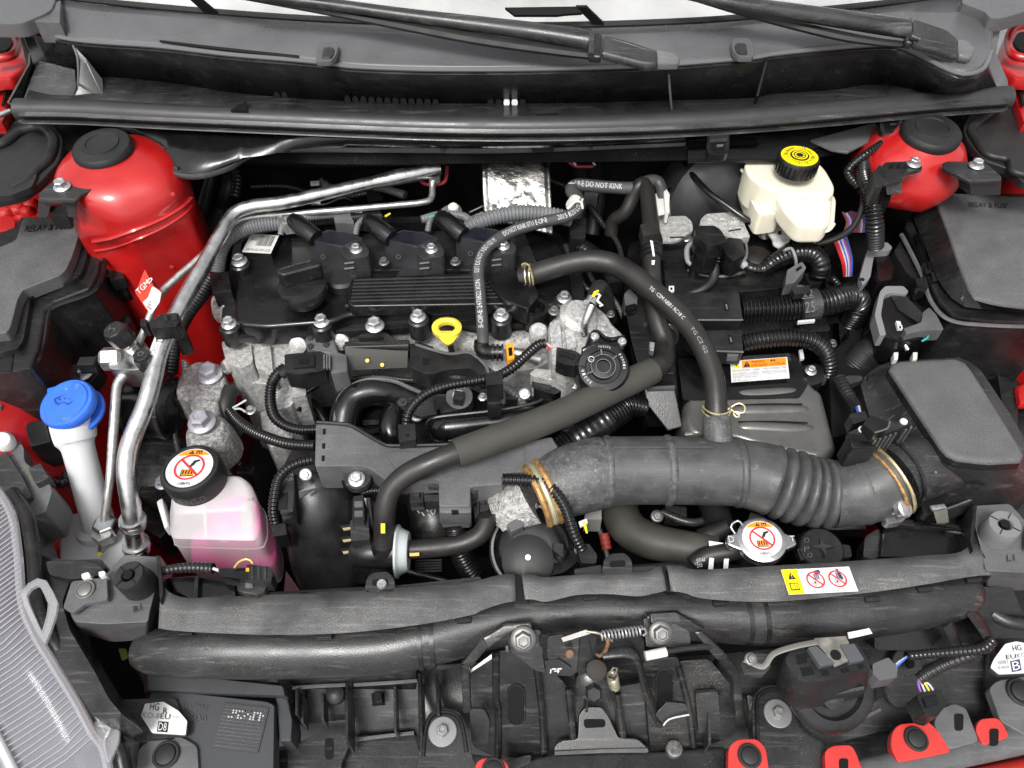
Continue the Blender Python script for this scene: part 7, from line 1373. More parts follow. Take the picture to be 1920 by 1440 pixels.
mk('top_tank', prism(pts([(300, 1120), (640, 1100), (900, 1086), (960, 1072), (1250, 1052), (1500, 1060), (1800, 1030), (1800, 1090), (300, 1160)], -.05), .35), BLK, rd, bev=.005)
mk('tank_ledge', prism(pts([(560, 1110), (680, 1104), (900, 1080), (906, 1090), (700, 1118)], -.005), .02), DGREY, rd, bev=.002); mk('tank_ledge', prism(pts([(1076, 1066), (1128, 1058), (1130, 1076), (1078, 1080)], .002), .02), DGREY, rd, bev=.002)
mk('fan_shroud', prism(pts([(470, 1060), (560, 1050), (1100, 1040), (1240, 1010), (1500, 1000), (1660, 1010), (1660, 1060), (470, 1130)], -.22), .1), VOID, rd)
# ---- left bracket with bump stop
def bump_bracket(label, sx):
    q = (lambda u, v: (u, v)) if sx < 0 else (lambda u, v: (1885 - (u - 240) * 1.0, v - 96))
    pp = lambda l, z: pts([q(a, b) for a, b in l], z)
    o = T('lamp_bracket', label, 'bracket', W(*q(210, 1180), -.08), 'corner brackets with rubber bump stops')
    mk('bracket_block', loft([pp(rnd([(128, 1140), (150, 1130), (205, 1070), (232, 1040), (298, 1044), (300, 1070), (280, 1150), (278, 1166), (200, 1170), (140, 1166)], 7), .012), pp(rnd([(132, 1160), (160, 1150), (210, 1080), (232, 1056), (300, 1060), (306, 1100), (286, 1180), (276, 1200), (210, 1204), (150, 1186)], 7), -.04)]), GREY, o, bev=.004, seg=3)
    mk('bolt_plate', prism(pp(rnd([(118, 1140), (134, 1090), (200, 1082), (202, 1124), (160, 1132), (136, 1150)], 5), .022), .006), GREY, o, bev=.002)
    u, v = q(160, 1106); bolt(o, u, v, .0225, 18, Vector((0, -.1, 1)), DBOLT, 'clip')
    c = W(*q(240, 1078), .042); a = Vector((-.10 if sx < 0 else -.12, -.05, 1)); m = mpp(c)
    mk('bump_stop', lathe(c, a, [(31 * m, -.06), (32 * m, -.04), (30 * m, -.038), (32 * m, -.034), (30 * m, -.030), (32 * m, -.026), (30 * m, -.022), (31 * m, -.018), (30 * m, -.012), (29 * m, -.002), (27 * m, .0), (14 * m, .0), (10 * m, -.003), (9 * m, -.02), (0, -.02)], 40), RUB if sx < 0 else mat('grey_rubber', (.16, .16, .165), .5, bump=.2), o)
    mk('stop_hole', lathe(c, a, [(9 * m, -.01), (9.5 * m, .0006), (0, .0006)], 6), DARK, o)
    e, f_, g = axes(a); e = (X - g * X.dot(g)).normalized(); f_ = g.cross(e)
    for k in range(4):
        t = R(50 + 90 * k); d = e * math.cos(t) + f_ * math.sin(t); mk('stop_slit', box(c + d * 20 * m + g * .0003, 13 * m, 1.6 * m, .001, (d, g.cross(d), g)), DARK, o)
    mk('rib', prism(pp([(292, 1040), (300, 1042), (306, 1110), (300, 1130)], .02), .04), BLK, o, bev=.001)
    return o, q
lb, q_ = bump_bracket('dusty grey corner bracket with a black ribbed bump stop at the lower left', -1)
f = face([(252, 1150, .013), (266, 1144, .013), (250, 1138, .013)]); put(f, 'R1', 0, 0, 1, 1, BLK, lb, lift=.001)
rbk, q2 = bump_bracket('dusty grey corner bracket with a pale grey bump stop at the lower right', 1)
f = face([(1888, 1054, .013), (1902, 1052, .013), (1887, 1042, .013)]); put(f, 'L1', 0, 0, 1, 1, BLK, rbk, lift=.001)
mk('bracket_wall', prism(pts([(1836, 960), (1850, 966), (1862, 1080), (1846, 1076)], .0), .05), BLK, rbk, bev=.003)
sp = T('temperature_plug', 'black connector on a short ribbed loom lying over the left strip by the pink tank', 'connector', W(470, 1080, .0))
hose('loom', [(300, 1072, .01, 9), (330, 1066, .014, 9), (365, 1064, .016, 10), (400, 1066, .018, 11)], BLK, sp, wave=.005)
mk('plug', prism(pts(rnd([(408, 1066), (470, 1064), (476, 1080), (472, 1088), (412, 1080)], 4), .03), .02), BLKG, sp, bev=.003)
mk('plug_head', prism(pts(rnd([(462, 1058), (506, 1062), (512, 1076), (508, 1092), (466, 1088)], 4), .034), .022), BLK, sp, bev=.002)
for k in range(3): mk('plug_rib', prism(pts([(470 + 12 * k, 1062), (475 + 12 * k, 1062), (475 + 12 * k, 1086), (470 + 12 * k, 1086)], .0352), .003), DGREY, sp)
mk('orange_dot', prism(pts([(461, 1065), (467, 1065), (467, 1071), (461, 1071)], .0356), .001), ORG_, sp); hose('wire', [(400, 1066, .02, 3), (412, 1070, .022, 3)], WIRE['white'], sp, seg=6)
hose('gold_clip', [(440, 1064, .034, 3), (450, 1052, .04, 3), (466, 1048, .042, 3), (474, 1056, .038, 3)], mat('gold_zinc', (.55, .42, .18), .4, metal=.8), sp)
mk('tab', prism(pts(rnd([(444, 1108), (444, 1094), (456, 1084), (490, 1086), (500, 1098), (496, 1110), (480, 1116)], 4), .02), .02), HEATB, sp, bev=.002); mk('tab_mark', plate(pts([(460, 1092), (474, 1092), (474, 1102), (460, 1102)], .0212), .001), GREY, sp)
mk('tray', prism(pts([(312, 1082), (368, 1078), (440, 1090), (442, 1118), (360, 1124), (330, 1110)], .002), .03), BLKG, sp, bev=.003); mk('tray_wall', prism(pts([(366, 1080), (372, 1080), (370, 1122), (362, 1122)], .010), .02), BLK, sp)
# ---- hood latch
BRN = mat('brown_rust', (.13, .065, .03), .7, var=.5, vscale=150, bump=.6)
DSP = mat('dull_spring', (.33, .30, .22), .4, metal=.7, var=.3, vscale=200)
hl = T('hood_latch', 'grimy black hood latch with release lever and two springs at the front centre', 'hood latch', W(1110, 1260, -.05))
def slab(poly, th=.006, m=None, name='plate', bev=.0015, o=None): return mk(name, plate(pts(poly), th), m or HEATB, o or hl, bev=bev)
zt = lambda v: -.035 - (v - 1200) * .00052          # sloping front face of the latch support
SL = lambda l, d=0: [(a, b, zt(b) + d) for a, b in l]
ls_ = T('latch_support', 'pair of black pressed steel support plates with long slots behind the latch', 'support plate', W(1100, 1320, -.12))
slab(SL(rnd([(884, 1258), (924, 1222), (1000, 1214), (1012, 1236), (1022, 1330), (1026, 1420), (930, 1422), (886, 1400)], 8)), .006, HEATB, 'support_plate', .002, ls_)
slab(SL(rnd([(1006, 1240), (1020, 1240), (1076, 1300), (1084, 1400), (1026, 1420), (1016, 1330)], 4), -.015), .006, DGREY, 'inner_web', .002, ls_)
slab(SL(rnd([(1205, 1236), (1272, 1232), (1286, 1300), (1298, 1400), (1220, 1420), (1212, 1320)], 8)), .006, HEATB, 'support_plate', .002, ls_)
slab(SL(rnd([(1150, 1290), (1206, 1280), (1216, 1400), (1160, 1404)], 4), -.015), .006, DGREY, 'inner_web', .002, ls_)
slab(SL(rnd([(1272, 1240), (1330, 1236), (1384, 1300), (1376, 1380), (1300, 1410)], 8), -.008), .006, HEATB, 'side_plate', .002, ls_)
slab(SL(rnd([(880, 1330), (908, 1330), (918, 1350), (916, 1395), (884, 1396)], 6), .006), .006, DGREY, 'rusty_pad', .002, ls_)
slab(SL(rnd([(1304, 1300), (1346, 1296), (1352, 1360), (1310, 1378)], 6), .004), .006, DGREY, 'rusty_pad', .002, ls_)
for cx, cy in ((968, 1322), (1246, 1292)):
    mk('slot', plate(pts(SL([(cx + 15 * math.cos(t) * (1 if abs(math.sin(t)) < .9 else .9), cy + (22 if math.sin(t) > 0 else -22) + 15 * math.sin(t)) for t in [2 * math.pi * k / 28 for k in range(28)]], .0008)), .001), DARK, ls_)
    mk('slot_rim', sweep([(W(u, v, zt(v) + .001), .0012) for u, v in [(cx + 16 * math.cos(t), cy + (22 if math.sin(t) > 0 else -22) + 16 * math.sin(t)) for t in [2 * math.pi * k / 32 for k in range(33)]]], 6, step=.003), HEATB, ls_)
for l in ([(930, 1222), (930, 1310), (934, 1330), (934, 1420)], [(1006, 1250), (1016, 1330), (1020, 1420)], [(1272, 1250), (1290, 1320), (1300, 1400)], [(1066, 1290), (1076, 1400)], [(1158, 1300), (1170, 1400)]):
    mk('pressed_rib', sweep([(W(a, b, zt(b) + .002), .004) for a, b in l], 8, step=.01), HEATB, ls_)
for l in ([(904, 1198, .014), (944, 1170, .02), (996, 1164, .022), (999, 1184, .018), (952, 1192, .014), (914, 1220, .004)], [(864, 1246, -.012), (904, 1198, .014), (916, 1214, .008), (880, 1254, -.014)], [(864, 1246, -.012), (880, 1250, -.012), (884, 1336, -.06), (868, 1340, -.06)],
          [(1300, 1186, .012), (1316, 1182, .014), (1362, 1226, .0), (1346, 1240, -.004)], [(1346, 1236, -.002), (1362, 1226, .0), (1390, 1262, -.02), (1376, 1276, -.026)], [(1374, 1268, -.022), (1390, 1262, -.02), (1394, 1330, -.06), (1378, 1336, -.062)], [(1212, 1156, .02), (1272, 1150, .022), (1324, 1180, .012), (1300, 1190, .008), (1262, 1170, .014), (1214, 1172, .014)]):
    mk('support_arm', plate(pts(l), .014), HEATB, ls_, bev=.003)
slab([(876, 1266, -.035), (884, 1254, -.03), (922, 1226, -.02), (922, 1236, -.022)], .003, mat('bare_steel', (.35, .35, .34), .4, metal=.7), 'bright_strip', .0008, ls_)
slab(rnd([(946, 1182, .012), (1014, 1182, .012), (1022, 1262, -.02), (1004, 1258, -.02), (960, 1224, -.0)], 5), .005, HEATB, 'bolt_plate', .0015, ls_)
slab(rnd([(1206, 1160, .016), (1290, 1158, .016), (1296, 1212, -.0), (1212, 1214, .0)], 6), .005, DGREY, 'bolt_plate', .0015, ls_)
slab(rnd([(1220, 1150, .03), (1270, 1148, .03), (1280, 1166, .026), (1222, 1170, .026)], 6), .02, DGREY, 'bolt_hood', .003, ls_)
bolt(ls_, 981, 1198, .016, 24, Vector((0, -.55, .8)), DBOLT); bolt(ls_, 1238, 1186, .022, 22, Vector((0, -.55, .8)), DBOLT)
mk('pin', sweep(hp([(951, 1212, -.0, 4), (952, 1222, .0, 4)]), 10), DBOLT, ls_)
slab(rnd([(1010, 1190, .01), (1030, 1190, .016), (1030, 1226, .0), (1024, 1254, -.02), (1012, 1254, -.02)], 3), .008, HEATB, 'latch_cheek')
slab(rnd([(1026, 1194, .018), (1100, 1182, .024), (1112, 1196, .02), (1096, 1250, -.006), (1070, 1270, -.012), (1026, 1254, -.01)], 6), .008, DARK if False else HEATB, 'latch_body')
slab(rnd([(1090, 1186, .03), (1120, 1186, .028), (1112, 1262, -.008), (1082, 1264, -.008)], 5), .006, BLK, 'latch_bar')
slab(rnd([(1100, 1184, .03), (1206, 1196, .026), (1212, 1238, -.002), (1180, 1236, .0), (1140, 1226, .004), (1110, 1240, .004)], 6), .008, BLK, 'latch_body')
slab(rnd([(1052, 1196, .026), (1100, 1180, .034), (1108, 1188, .034), (1056, 1204, .024)], 2), .004, DBOLT, 'striker_plate')
slab(rnd([(1020, 1240, .0), (1048, 1236, .004), (1072, 1252, -.002), (1068, 1268, -.01), (1028, 1266, -.01)], 4), .006, BLK, 'latch_tongue')
mk('rust_spot', lathe(W(1068, 1226, .016), Vector((0, -.5, .8)), [(.0045, 0), (.004, .0015), (0, .0015)], 14), BRN, hl)
hose('rusty_hook', [(1132, 1192, .036, 4), (1140, 1202, .032, 4), (1134, 1222, .02, 4), (1124, 1230, .014, 4), (1118, 1226, .014, 3)], BRN, hl)
hose('rusty_hook', [(1100, 1184, .04, 2.5), (1124, 1188, .04, 2.5), (1148, 1202, .03, 2.5)], DSP, hl)
mk('rivet', lathe(W(1118, 1256, .0), Vector((0, -.45, .9)), [(.011, -.004), (.0105, .003), (.007, .005), (0, .005)], 22), mat('brown_grime', (.03, .024, .02), .8, var=.5, bump=.6), hl)
mk('plunger', lathe(W(1112, 1282, -.02), Vector((0, -.6, .8)), [(.018, -.02), (.018, .0), (.012, .004), (0, .004)], 20), HEATB, hl); mk('plunger_nut', lathe(W(1112, 1296, -.02), Vector((0, -.6, .8)), [(.009, -.01), (.009, .008), (.007, .010), (0, .010)], 6), BLK, hl)
hose('lever', [(1130, 1228, .018, 9), (1160, 1224, .02, 10), (1186, 1226, .018, 11), (1200, 1252, .0, 12), (1210, 1290, -.03, 14), (1226, 1330, -.06, 16), (1240, 1352, -.075, 16)], HEATB, hl, flat=.45)
slab(rnd([(1228, 1340, -.055), (1250, 1316, -.05), (1286, 1320, -.05), (1292, 1338, -.055), (1262, 1344, -.058), (1246, 1362, -.068)], 4), .008, BLK, 'lever_pad'); hose('lever_edge', [(1244, 1360, -.062, 1.6), (1256, 1348, -.056, 1.6), (1292, 1340, -.052, 1.6)], INKS, hl, seg=5)
def spring(p0, p1, r, turns, wr, m, o):
    a = p1 - p0; e, f_, g = axes(a); N = turns * 12
    mk('spring', sweep([(p0 + a * (k / N) + (e * math.cos(k * math.pi / 6) + f_ * math.sin(k * math.pi / 6)) * r, wr) for k in range(N + 1)], 6, step=wr * 1.6), m, o)
spring(W(1126, 1192, .036), W(1204, 1182, .034), .0046, 12, .0009, ZINC, hl); spring(W(1148, 1266, -.005), W(1152, 1288, -.025), .0052, 9, .0010, DSP, hl)
hose('spring_hook', [(1146, 1258, .0, 2), (1152, 1250, .005, 2), (1158, 1256, .002, 2), (1150, 1266, -.004, 2)], DSP, hl, seg=6); hose('spring_hook', [(1200, 1180, .036, 2), (1208, 1178, .036, 2), (1212, 1188, .032, 2), (1206, 1192, .03, 2)], ZINC, hl, seg=6)
mk('white_sleeve', sweep(hp([(1210, 1230, .012, 9), (1249, 1222, .012, 9)]), 14), MILK, hl); hose('cable', [(1245, 1222, .012, 6), (1300, 1214, .008, 6), (1340, 1212, .0, 6)], BLK, hl)
put(face([(1030, 1258, .001), (1048, 1257, .001), (1031, 1250, .004)]), '14', 0, 0, 1, 1, INKS, hl, lift=.006); put(face([(1034, 1248, .004), (1052, 1247, .004), (1034, 1245, .006)]), '--', 0, 0, 1, 1, INKS, hl, lift=.006)
# ---- lower front shroud
sh = T('front_shroud', 'dusty black lower front shroud with ribbed pockets and slotted tabs', 'shroud', W(960, 1420, -.16))
mk('shroud_wall', grid([spl(pts([(200, 1300, -.19), (520, 1262, -.14), (780, 1250, -.12), (960, 1240, -.12), (1300, 1230, -.12), (1500, 1210, -.11), (1700, 1180, -.10), (1900, 1150, -.10)]), 40), spl(pts([(200, 1450, -.24), (520, 1400, -.2), (780, 1400, -.2), (960, 1420, -.2), (1300, 1410, -.19), (1500, 1380, -.18), (1700, 1350, -.17), (1900, 1310, -.16)]), 40), spl(pts([(200, 1560, -.24), (520, 1540, -.2), (780, 1540, -.2), (960, 1540, -.2), (1300, 1540, -.19), (1500, 1540, -.18), (1700, 1540, -.17), (1960, 1540, -.16)]), 40)]), DGREY, sh, solid=.004)
zs = lambda v: -.09 - (v - 1270) * .0005
for l in ([(650, 1280), (652, 1330), (650, 1390)], [(786, 1262), (788, 1320), (790, 1378)], [(818, 1262), (820, 1320), (822, 1340)], [(556, 1290), (556, 1340)], [(1345, 1230), (1352, 1300)]):
    mk('pocket_rib', prism(pts([(l[0][0] - 3, l[0][1]), (l[0][0] + 3, l[0][1]), (l[-1][0] + 3, l[-1][1]), (l[-1][0] - 3, l[-1][1])], -.09), .05), BLK, sh, bev=.001)
slab([(660, 1284, -.12), (784, 1276, -.12), (786, 1380, -.16), (664, 1384, -.16)], .005, DGREY, 'pocket_panel', .001, sh); slab([(548, 1290, -.12), (646, 1286, -.12), (648, 1350, -.15), (552, 1360, -.15)], .005, BLK, 'pocket_panel', .001, sh)
mk('clip_socket', prism(pts([(696, 1300), (720, 1298), (722, 1320), (698, 1322)], -.118), .004), DARK, sh); mk('square_clip', prism(pts(rnd([(702, 1300), (714, 1299), (717, 1316), (704, 1318)], 3), -.108), .01), BLK, sh, bev=.002)
mk('dust_bump', lathe(W(628, 1302, -.11), Vector((0, -.3, 1)), [(.011, -.01), (.0105, 0), (.006, .003), (0, .004)], 20), RUB, sh)
slab(rnd([(640, 1440, -.15), (660, 1380, -.15), (776, 1372, -.15), (790, 1420, -.15), (780, 1470, -.15), (640, 1470, -.15)], 8), .02, DGREY, 'lower_panel', .004, sh)
slab(rnd([(528, 1470, -.135), (532, 1404, -.135), (560, 1392, -.135), (590, 1376, -.135), (646, 1374, -.135), (656, 1396, -.135), (640, 1430, -.135), (640, 1470, -.135)], 9), .008, DGREY, 'slot_tab', .002, sh)
for u, v in ((617, 1404), (531, 1426)): mk('slot', prism(pts(rnd([(u - 8, v - 20), (u + 8, v - 20), (u + 8, v + 20), (u - 8, v + 20)], 7), -.134), .003), DARK, sh); mk('slot_bar', prism(pts([(u - 6, v - 4), (u + 6, v - 4), (u + 6, v + 2), (u - 6, v + 2)], -.1335), .003), BLK, sh)
slab(rnd([(1040, 1400, -.128), (1050, 1390, -.126), (1084, 1386, -.124), (1086, 1340, -.112), (1098, 1326, -.108), (1128, 1326, -.108), (1140, 1342, -.112), (1160, 1384, -.124), (1196, 1386, -.126), (1216, 1404, -.130), (1216, 1412, -.131), (1040, 1412, -.131)], 6), .008, DGREY, 'centre_tab', .002, sh)
mk('tab_slot', prism(pts(rnd([(1094, 1348), (1134, 1348), (1136, 1362), (1096, 1364)], 6), -.114), .003), DARK, sh)
slab([(950, 1436, -.135), (1040, 1412, -.132), (1216, 1410, -.132), (1362, 1400, -.132), (1366, 1520, -.135), (950, 1520, -.135)], .02, BLK, 'lower_panel', .004, sh)
slab([(1210, 1404, -.145), (1360, 1400, -.145), (1360, 1450, -.15), (1216, 1450, -.15)], .01, DGREY, 'lower_panel', .003, sh)
mk('rust_nut', lathe(W(1264, 1404, -.128), Z, [(.0095, -.005), (.009, .002), (.006, .003), (0, .001)], 20), DBOLT, sh)
slab([(948, 1424, -.13), (996, 1414, -.13), (996, 1430, -.13), (960, 1446, -.13)], .006, DGREY, 'patch_plate', .002, sh)
# right-hand part of the shroud
slab(rnd([(1400, 1300, -.10), (1500, 1350, -.12), (1640, 1310, -.12), (1700, 1270, -.12), (1830, 1210, -.11), (1900, 1220, -.11), (1850, 1340, -.13), (1700, 1360, -.135), (1540, 1400, -.14), (1420, 1420, -.14)], 10), .02, DGREY, 'side_panel', .005, sh)
slab(rnd([(1510, 1350, -.10), (1600, 1330, -.10), (1614, 1350, -.10), (1520, 1362, -.10)], 6), .006, mat('brown_dust', (.12, .11, .095), .8), 'dust_ledge', .002, sh)
slab(rnd([(1660, 1300, -.10), (1676, 1228, -.09), (1690, 1206, -.09), (1720, 1212, -.09), (1730, 1240, -.095), (1740, 1320, -.11), (1680, 1330, -.11)], 9), .006, DGREY, 'side_tab', .002, sh); mk('slot', prism(pts(rnd([(1698, 1222), (1712, 1222), (1716, 1252), (1702, 1252)], 6), -.0885), .003), DARK, sh)
slab(rnd([(1640, 1180, -.06), (1740, 1160, -.06), (1780, 1180, -.07), (1740, 1220, -.08), (1640, 1220, -.08)], 8), .01, BLK, 'upper_web', .002, sh)
for l in ([(1776, 1166, -.03), (1790, 1200, -.05), (1800, 1240, -.08)], [(1816, 1140, -.02), (1850, 1190, -.05), (1860, 1230, -.08)]): mk('web_rib', sweep([(W(*a), .009) for a in l], 8, flat=.4), BLK, sh)
slab([(1820, 1100, -.03), (1900, 1100, -.03), (1940, 1200, -.08), (1840, 1200, -.08)], .02, BLK, 'side_web', .003, sh)
hose('wheel_liner_pipe', [(1860, 1150, -.06, 12), (1890, 1166, -.06, 12), (1930, 1170, -.06, 12)], DGREY, sh)
for u, v0, v1, z in ((566, 1300, 1356, -.105), (604, 1296, 1350, -.105), (740, 1288, 1370, -.105), (1100, 1300, 1330, -.10), (1330, 1330, 1396, -.10), (1660, 1268, 1300, -.09)):
    mk('thin_rib', prism(pts([(u - 2.5, v0), (u + 2.5, v0), (u + 3.5, v1), (u - 1.5, v1)], z), .03), DGREY, sh, bev=.0008)
for l in ([(548, 1290, -.10), (600, 1286, -.10), (648, 1284, -.10)], [(664, 1284, -.10), (730, 1280, -.10), (782, 1276, -.10)], [(1040, 1412, -.128), (1130, 1408, -.128), (1214, 1406, -.128)], [(660, 1388, -.14), (720, 1380, -.14), (776, 1374, -.14)], [(1520, 1366, -.1), (1600, 1352, -.1), (1650, 1330, -.1)]):
    mk('ledge_edge', sweep([(W(*q), .0022) for q in l], 6, step=.01), GREY, sh)
# big washer bolts on round tabs
for lab_, bu, bv, br_2, out_ in (('raised shroud tab with a large round washer bolt left of the latch', 830, 1372, 27, [(770, 1470), (784, 1430), (790, 1366), (806, 1334), (832, 1326), (862, 1334), (876, 1360), (886, 1420), (908, 1470)]), ('raised shroud tab with a large round washer bolt right of the latch', 1458, 1338, 26, [(1420, 1440), (1412, 1400), (1410, 1310), (1424, 1288), (1450, 1282), (1478, 1292), (1496, 1320), (1514, 1370), (1552, 1400), (1548, 1440)])):
    o = T('bolted_tab', lab_, 'bracket', W(bu, bv, -.12), 'shroud tabs with washer bolts')
    mk('tab_plate', prism(pts(rnd(out_, 10), -.10), .02), DGREY, o, bev=.005, seg=3)
    mk('tab_recess', sweep([(W(a, b, -.0985), .0022) for a, b in [(bu + (a - bu) * .80, bv + (b - bv) * .80) for a, b in out_[1:-1]]], 6), BLK, o)
    bolt(o, bu, bv, -.099, br_2, Vector((0, -.05, 1)), mat('speckled_washer', (.30, .30, .30), .5, metal=.7, var=.4, vscale=200, blot=.5, blotcol=(.08, .08, .08)) if 'speckled_washer' not in MAT else MAT['speckled_washer'], 'washer', 'washer_bolt')
# horn
hn = T('horn', 'black round horn with slotted cover and tan steel strap at the lower right', 'horn', W(1555, 1280, -.08))
TH = [(1466, 1240), (1476, 1224), (1498, 1213), (1530, 1208), (1590, 1203), (1610, 1207), (1628, 1238), (1634, 1258), (1600, 1268), (1540, 1280), (1504, 1286), (1484, 1268)]
h0 = resamp(pts(rnd(TH, 8), .0), 48); ch_ = sum(h0, Vector()) / 48
mk('horn_body', loft([shrink(h0, .96, .003), h0, [p + Vector((.001, -.006, -.02)) for p in shrink(h0, 1.03, 0)], [p + Vector((.002, -.012, -.036)) for p in shrink(h0, 1.05, 0)]]), BLK, hn, ang=30)
SLATE = mat('slate_plastic', (.07, .074, .08), .45, bump=.2)
for l in ([(1515, 1214), (1531, 1211), (1566, 1244), (1538, 1250)], [(1576, 1209), (1602, 1207), (1621, 1237), (1594, 1243)]): mk('grey_clip', prism(pts(rnd(l, 2), .010), .008), SLATE, hn, bev=.0012)
mk('steel_strap', prism(pts([(1526, 1196), (1586, 1192), (1592, 1204), (1594, 1238), (1566, 1250), (1546, 1222), (1534, 1210)], .008), .004), mat('tan_steel', (.26, .25, .22), .42, metal=.6, var=.4, vscale=90), hn, bev=.0008)
mk('strap_hole', lathe(W(1567, 1228, .0083), Z, [(.0055, -.001), (.0055, .0005), (0, .0005)], 16), DARK, hn)
for l in ([(1492, 1228), (1512, 1224), (1514, 1242), (1496, 1246)], [(1500, 1252), (1522, 1250), (1528, 1264), (1506, 1268)], [(1538, 1258), (1552, 1256), (1556, 1264), (1542, 1266)], [(1576, 1254), (1590, 1251), (1594, 1259), (1579, 1262)], [(1608, 1246), (1618, 1244), (1622, 1252), (1611, 1255)]): mk('cover_notch', prism(pts(l, .0036), .002), DARK, hn)
mk('front_band', plate(pts([(1520, 1272, .001), (1560, 1262, .003), (1632, 1250, .003), (1640, 1266, -.010), (1566, 1284, -.010), (1514, 1292, -.012)]), .008), DGREY, hn, bev=.002)
c2 = W(1568, 1296, -.028); a2_ = Vector((.10, -.62, .78)); mk('horn_flange', lathe(c2, a2_, [(.046, -.02), (.048, -.014), (.048, -.006), (.045, -.002), (.040, .0), (.031, .0), (.029, -.006), (0, -.006)], 40), BLK, hn)
mk('mouth_bar', sweep([(c2 + X * -.024 + Vector((0, -.006, .0)), .0025), (c2 + X * .026 + Vector((0, .002, .006)), .004)], 8), DGREY, hn); mk('mouth_hub', lathe(c2 + Vector((-.004, -.006, -.004)), a2_, [(.013, -.004), (.011, .002), (0, .003)], 20), DGREY, hn)
mk('mount_arm', sweep(hp([(1396, 1236, -.0, 6), (1430, 1250, -.0, 6), (1450, 1226, .006, 6), (1490, 1212, .01, 6), (1530, 1204, .01, 6)]), 8, flat=.5), mat('tan_steel2', (.25, .24, .22), .4, metal=.6) , hn)
bolt(hn, 1408, 1236, .01, 12, Vector((0, -.3, 1)), DBOLT); mk('arm_plate', plate(pts(rnd([(1388, 1246), (1400, 1226), (1440, 1226), (1446, 1250), (1430, 1268), (1396, 1264)], 4), -.0), .006), DGREY, hn, bev=.001)
mk('plug', prism(pts(rnd([(1636, 1244), (1666, 1232), (1684, 1252), (1682, 1270), (1650, 1276), (1636, 1262)], 3), -.005), .025), mat('slate_plug', (.09, .09, .095), .45), hn, bev=.002)
mk('paper_tab', plate(pts([(1590, 1186, .0), (1630, 1178, .0), (1636, 1188, -.002), (1592, 1198, -.004)]), .002), MILK, cv)
o = loom('black loom from the horn plug running to the right edge with blue and white wires', [(1700, 1230, -.0, 9), (1740, 1226, .0, 9.5), (1790, 1222, .002, 10), (1840, 1216, .004, 11), (1860, 1200, .006, 11)])
hose('branch', [(1722, 1274, -.03, 11), (1746, 1258, -.022, 12), (1780, 1242, -.012, 12), (1830, 1224, -.004, 12)], BLK, o, wave=.0055)
for k, c_ in enumerate(('white', 'blue')): hose('wire', [(1680, 1246 + k * 4, -.006, 2), (1690, 1238 + k * 3, -.002, 2), (1702, 1231, .0, 2)], WIRE[c_], o, seg=6)
for k, c_ in enumerate(('violet', 'white', 'yellow', 'white')): hose('wire', [(1722 + k, 1272, -.032, 2), (1722 + k * 7, 1284, -.036, 2), (1726 + k * 8, 1296, -.042, 2)], WIRE[c_], o, seg=6)
mk('plug', prism(pts(rnd([(1718, 1302), (1762, 1290), (1778, 1316), (1756, 1346), (1734, 1340)], 5), -.04), .03), BLK, o, bev=.003); mk('plug_latch', prism(pts([(1730, 1308), (1756, 1302), (1762, 1318), (1738, 1326)], -.037), .004), BLKG, o, bev=.001)
# ---- red and grey bumper tabs along the bottom edge
def tab(label, out_, clip, m, slot=False, z=-.085, r=22):
    o = T('bumper_tab', label, 'clip tab', W(*clip, z), 'bumper tabs along the bottom edge')
    mk('tab_plate', prism(pts(rnd(out_, 9), z), .012), m, o, bev=.003, seg=3)
    u, v = clip
    if slot: mk('slot', prism(pts(rnd([(u - 9, v - 12), (u + 9, v - 12), (u + 8, v + 20), (u - 8, v + 20)], 6), z + .0006), .002), DARK, o)
    else: bolt(o, u, v, z + .0003, r, Vector((0, -.03, 1)), RUB, 'clip', 'push_clip')
    return o
tab('red tab with a black push clip at the bottom right of the latch', [(1364, 1470), (1366, 1400), (1382, 1386), (1420, 1385), (1436, 1402), (1446, 1470)], (1405, 1418), REDF)
tab('red slotted tab between the two red clip tabs', [(1549, 1470), (1546, 1408), (1560, 1398), (1596, 1396), (1606, 1412), (1626, 1470)], (1582, 1434), REDF, True)
tab('large red tab with a push clip beside the slotted grey tab', [(1670, 1400), (1672, 1374), (1684, 1358), (1740, 1352), (1758, 1368), (1784, 1410), (1684, 1430)], (1717, 1386), REDF)
tab('small red slotted tab at the right corner above the bumper edge', [(1828, 1368), (1836, 1348), (1870, 1345), (1882, 1358), (1893, 1382), (1844, 1398)], (1864, 1378), REDF, True)
tab('grey slotted tab right of the large red tab', [(1750, 1356), (1762, 1330), (1790, 1318), (1812, 1328), (1836, 1390), (1780, 1406)], (1798, 1350), GREY, True)
tab('cropped red tab peeping over the bottom edge left of centre', [(888, 1470), (892, 1430), (904, 1421), (944, 1423), (956, 1440), (958, 1470)], (925, 1444), REDF)
tab('grey tab with a push clip at the bottom left under the white sticker', [(252, 1480), (260, 1404), (284, 1384), (340, 1381), (370, 1398), (374, 1480)], (312, 1416), GREY, r=25)
tab('grey tab with a push clip at the right edge below the white sticker', [(1854, 1290), (1870, 1276), (1960, 1262), (1960, 1400), (1876, 1352)], (1912, 1298), GREY, r=25)
bp = T('bumper_edge', 'curved grey and red bumper edge in the bottom right corner', 'bumper', W(1800, 1430, -.1))
mk('edge_bar', sweep(hp([(1480, 1490, -.10, 26), (1600, 1456, -.10, 26), (1740, 1424, -.10, 26), (1860, 1398, -.10, 26), (1980, 1370, -.10, 26)]), 16, flat=.8), GREY, bp); mk('red_skin', sweep(hp([(1700, 1500, -.13, 34), (1840, 1474, -.13, 34), (1980, 1446, -.13, 34)]), 16), REDF, bp)
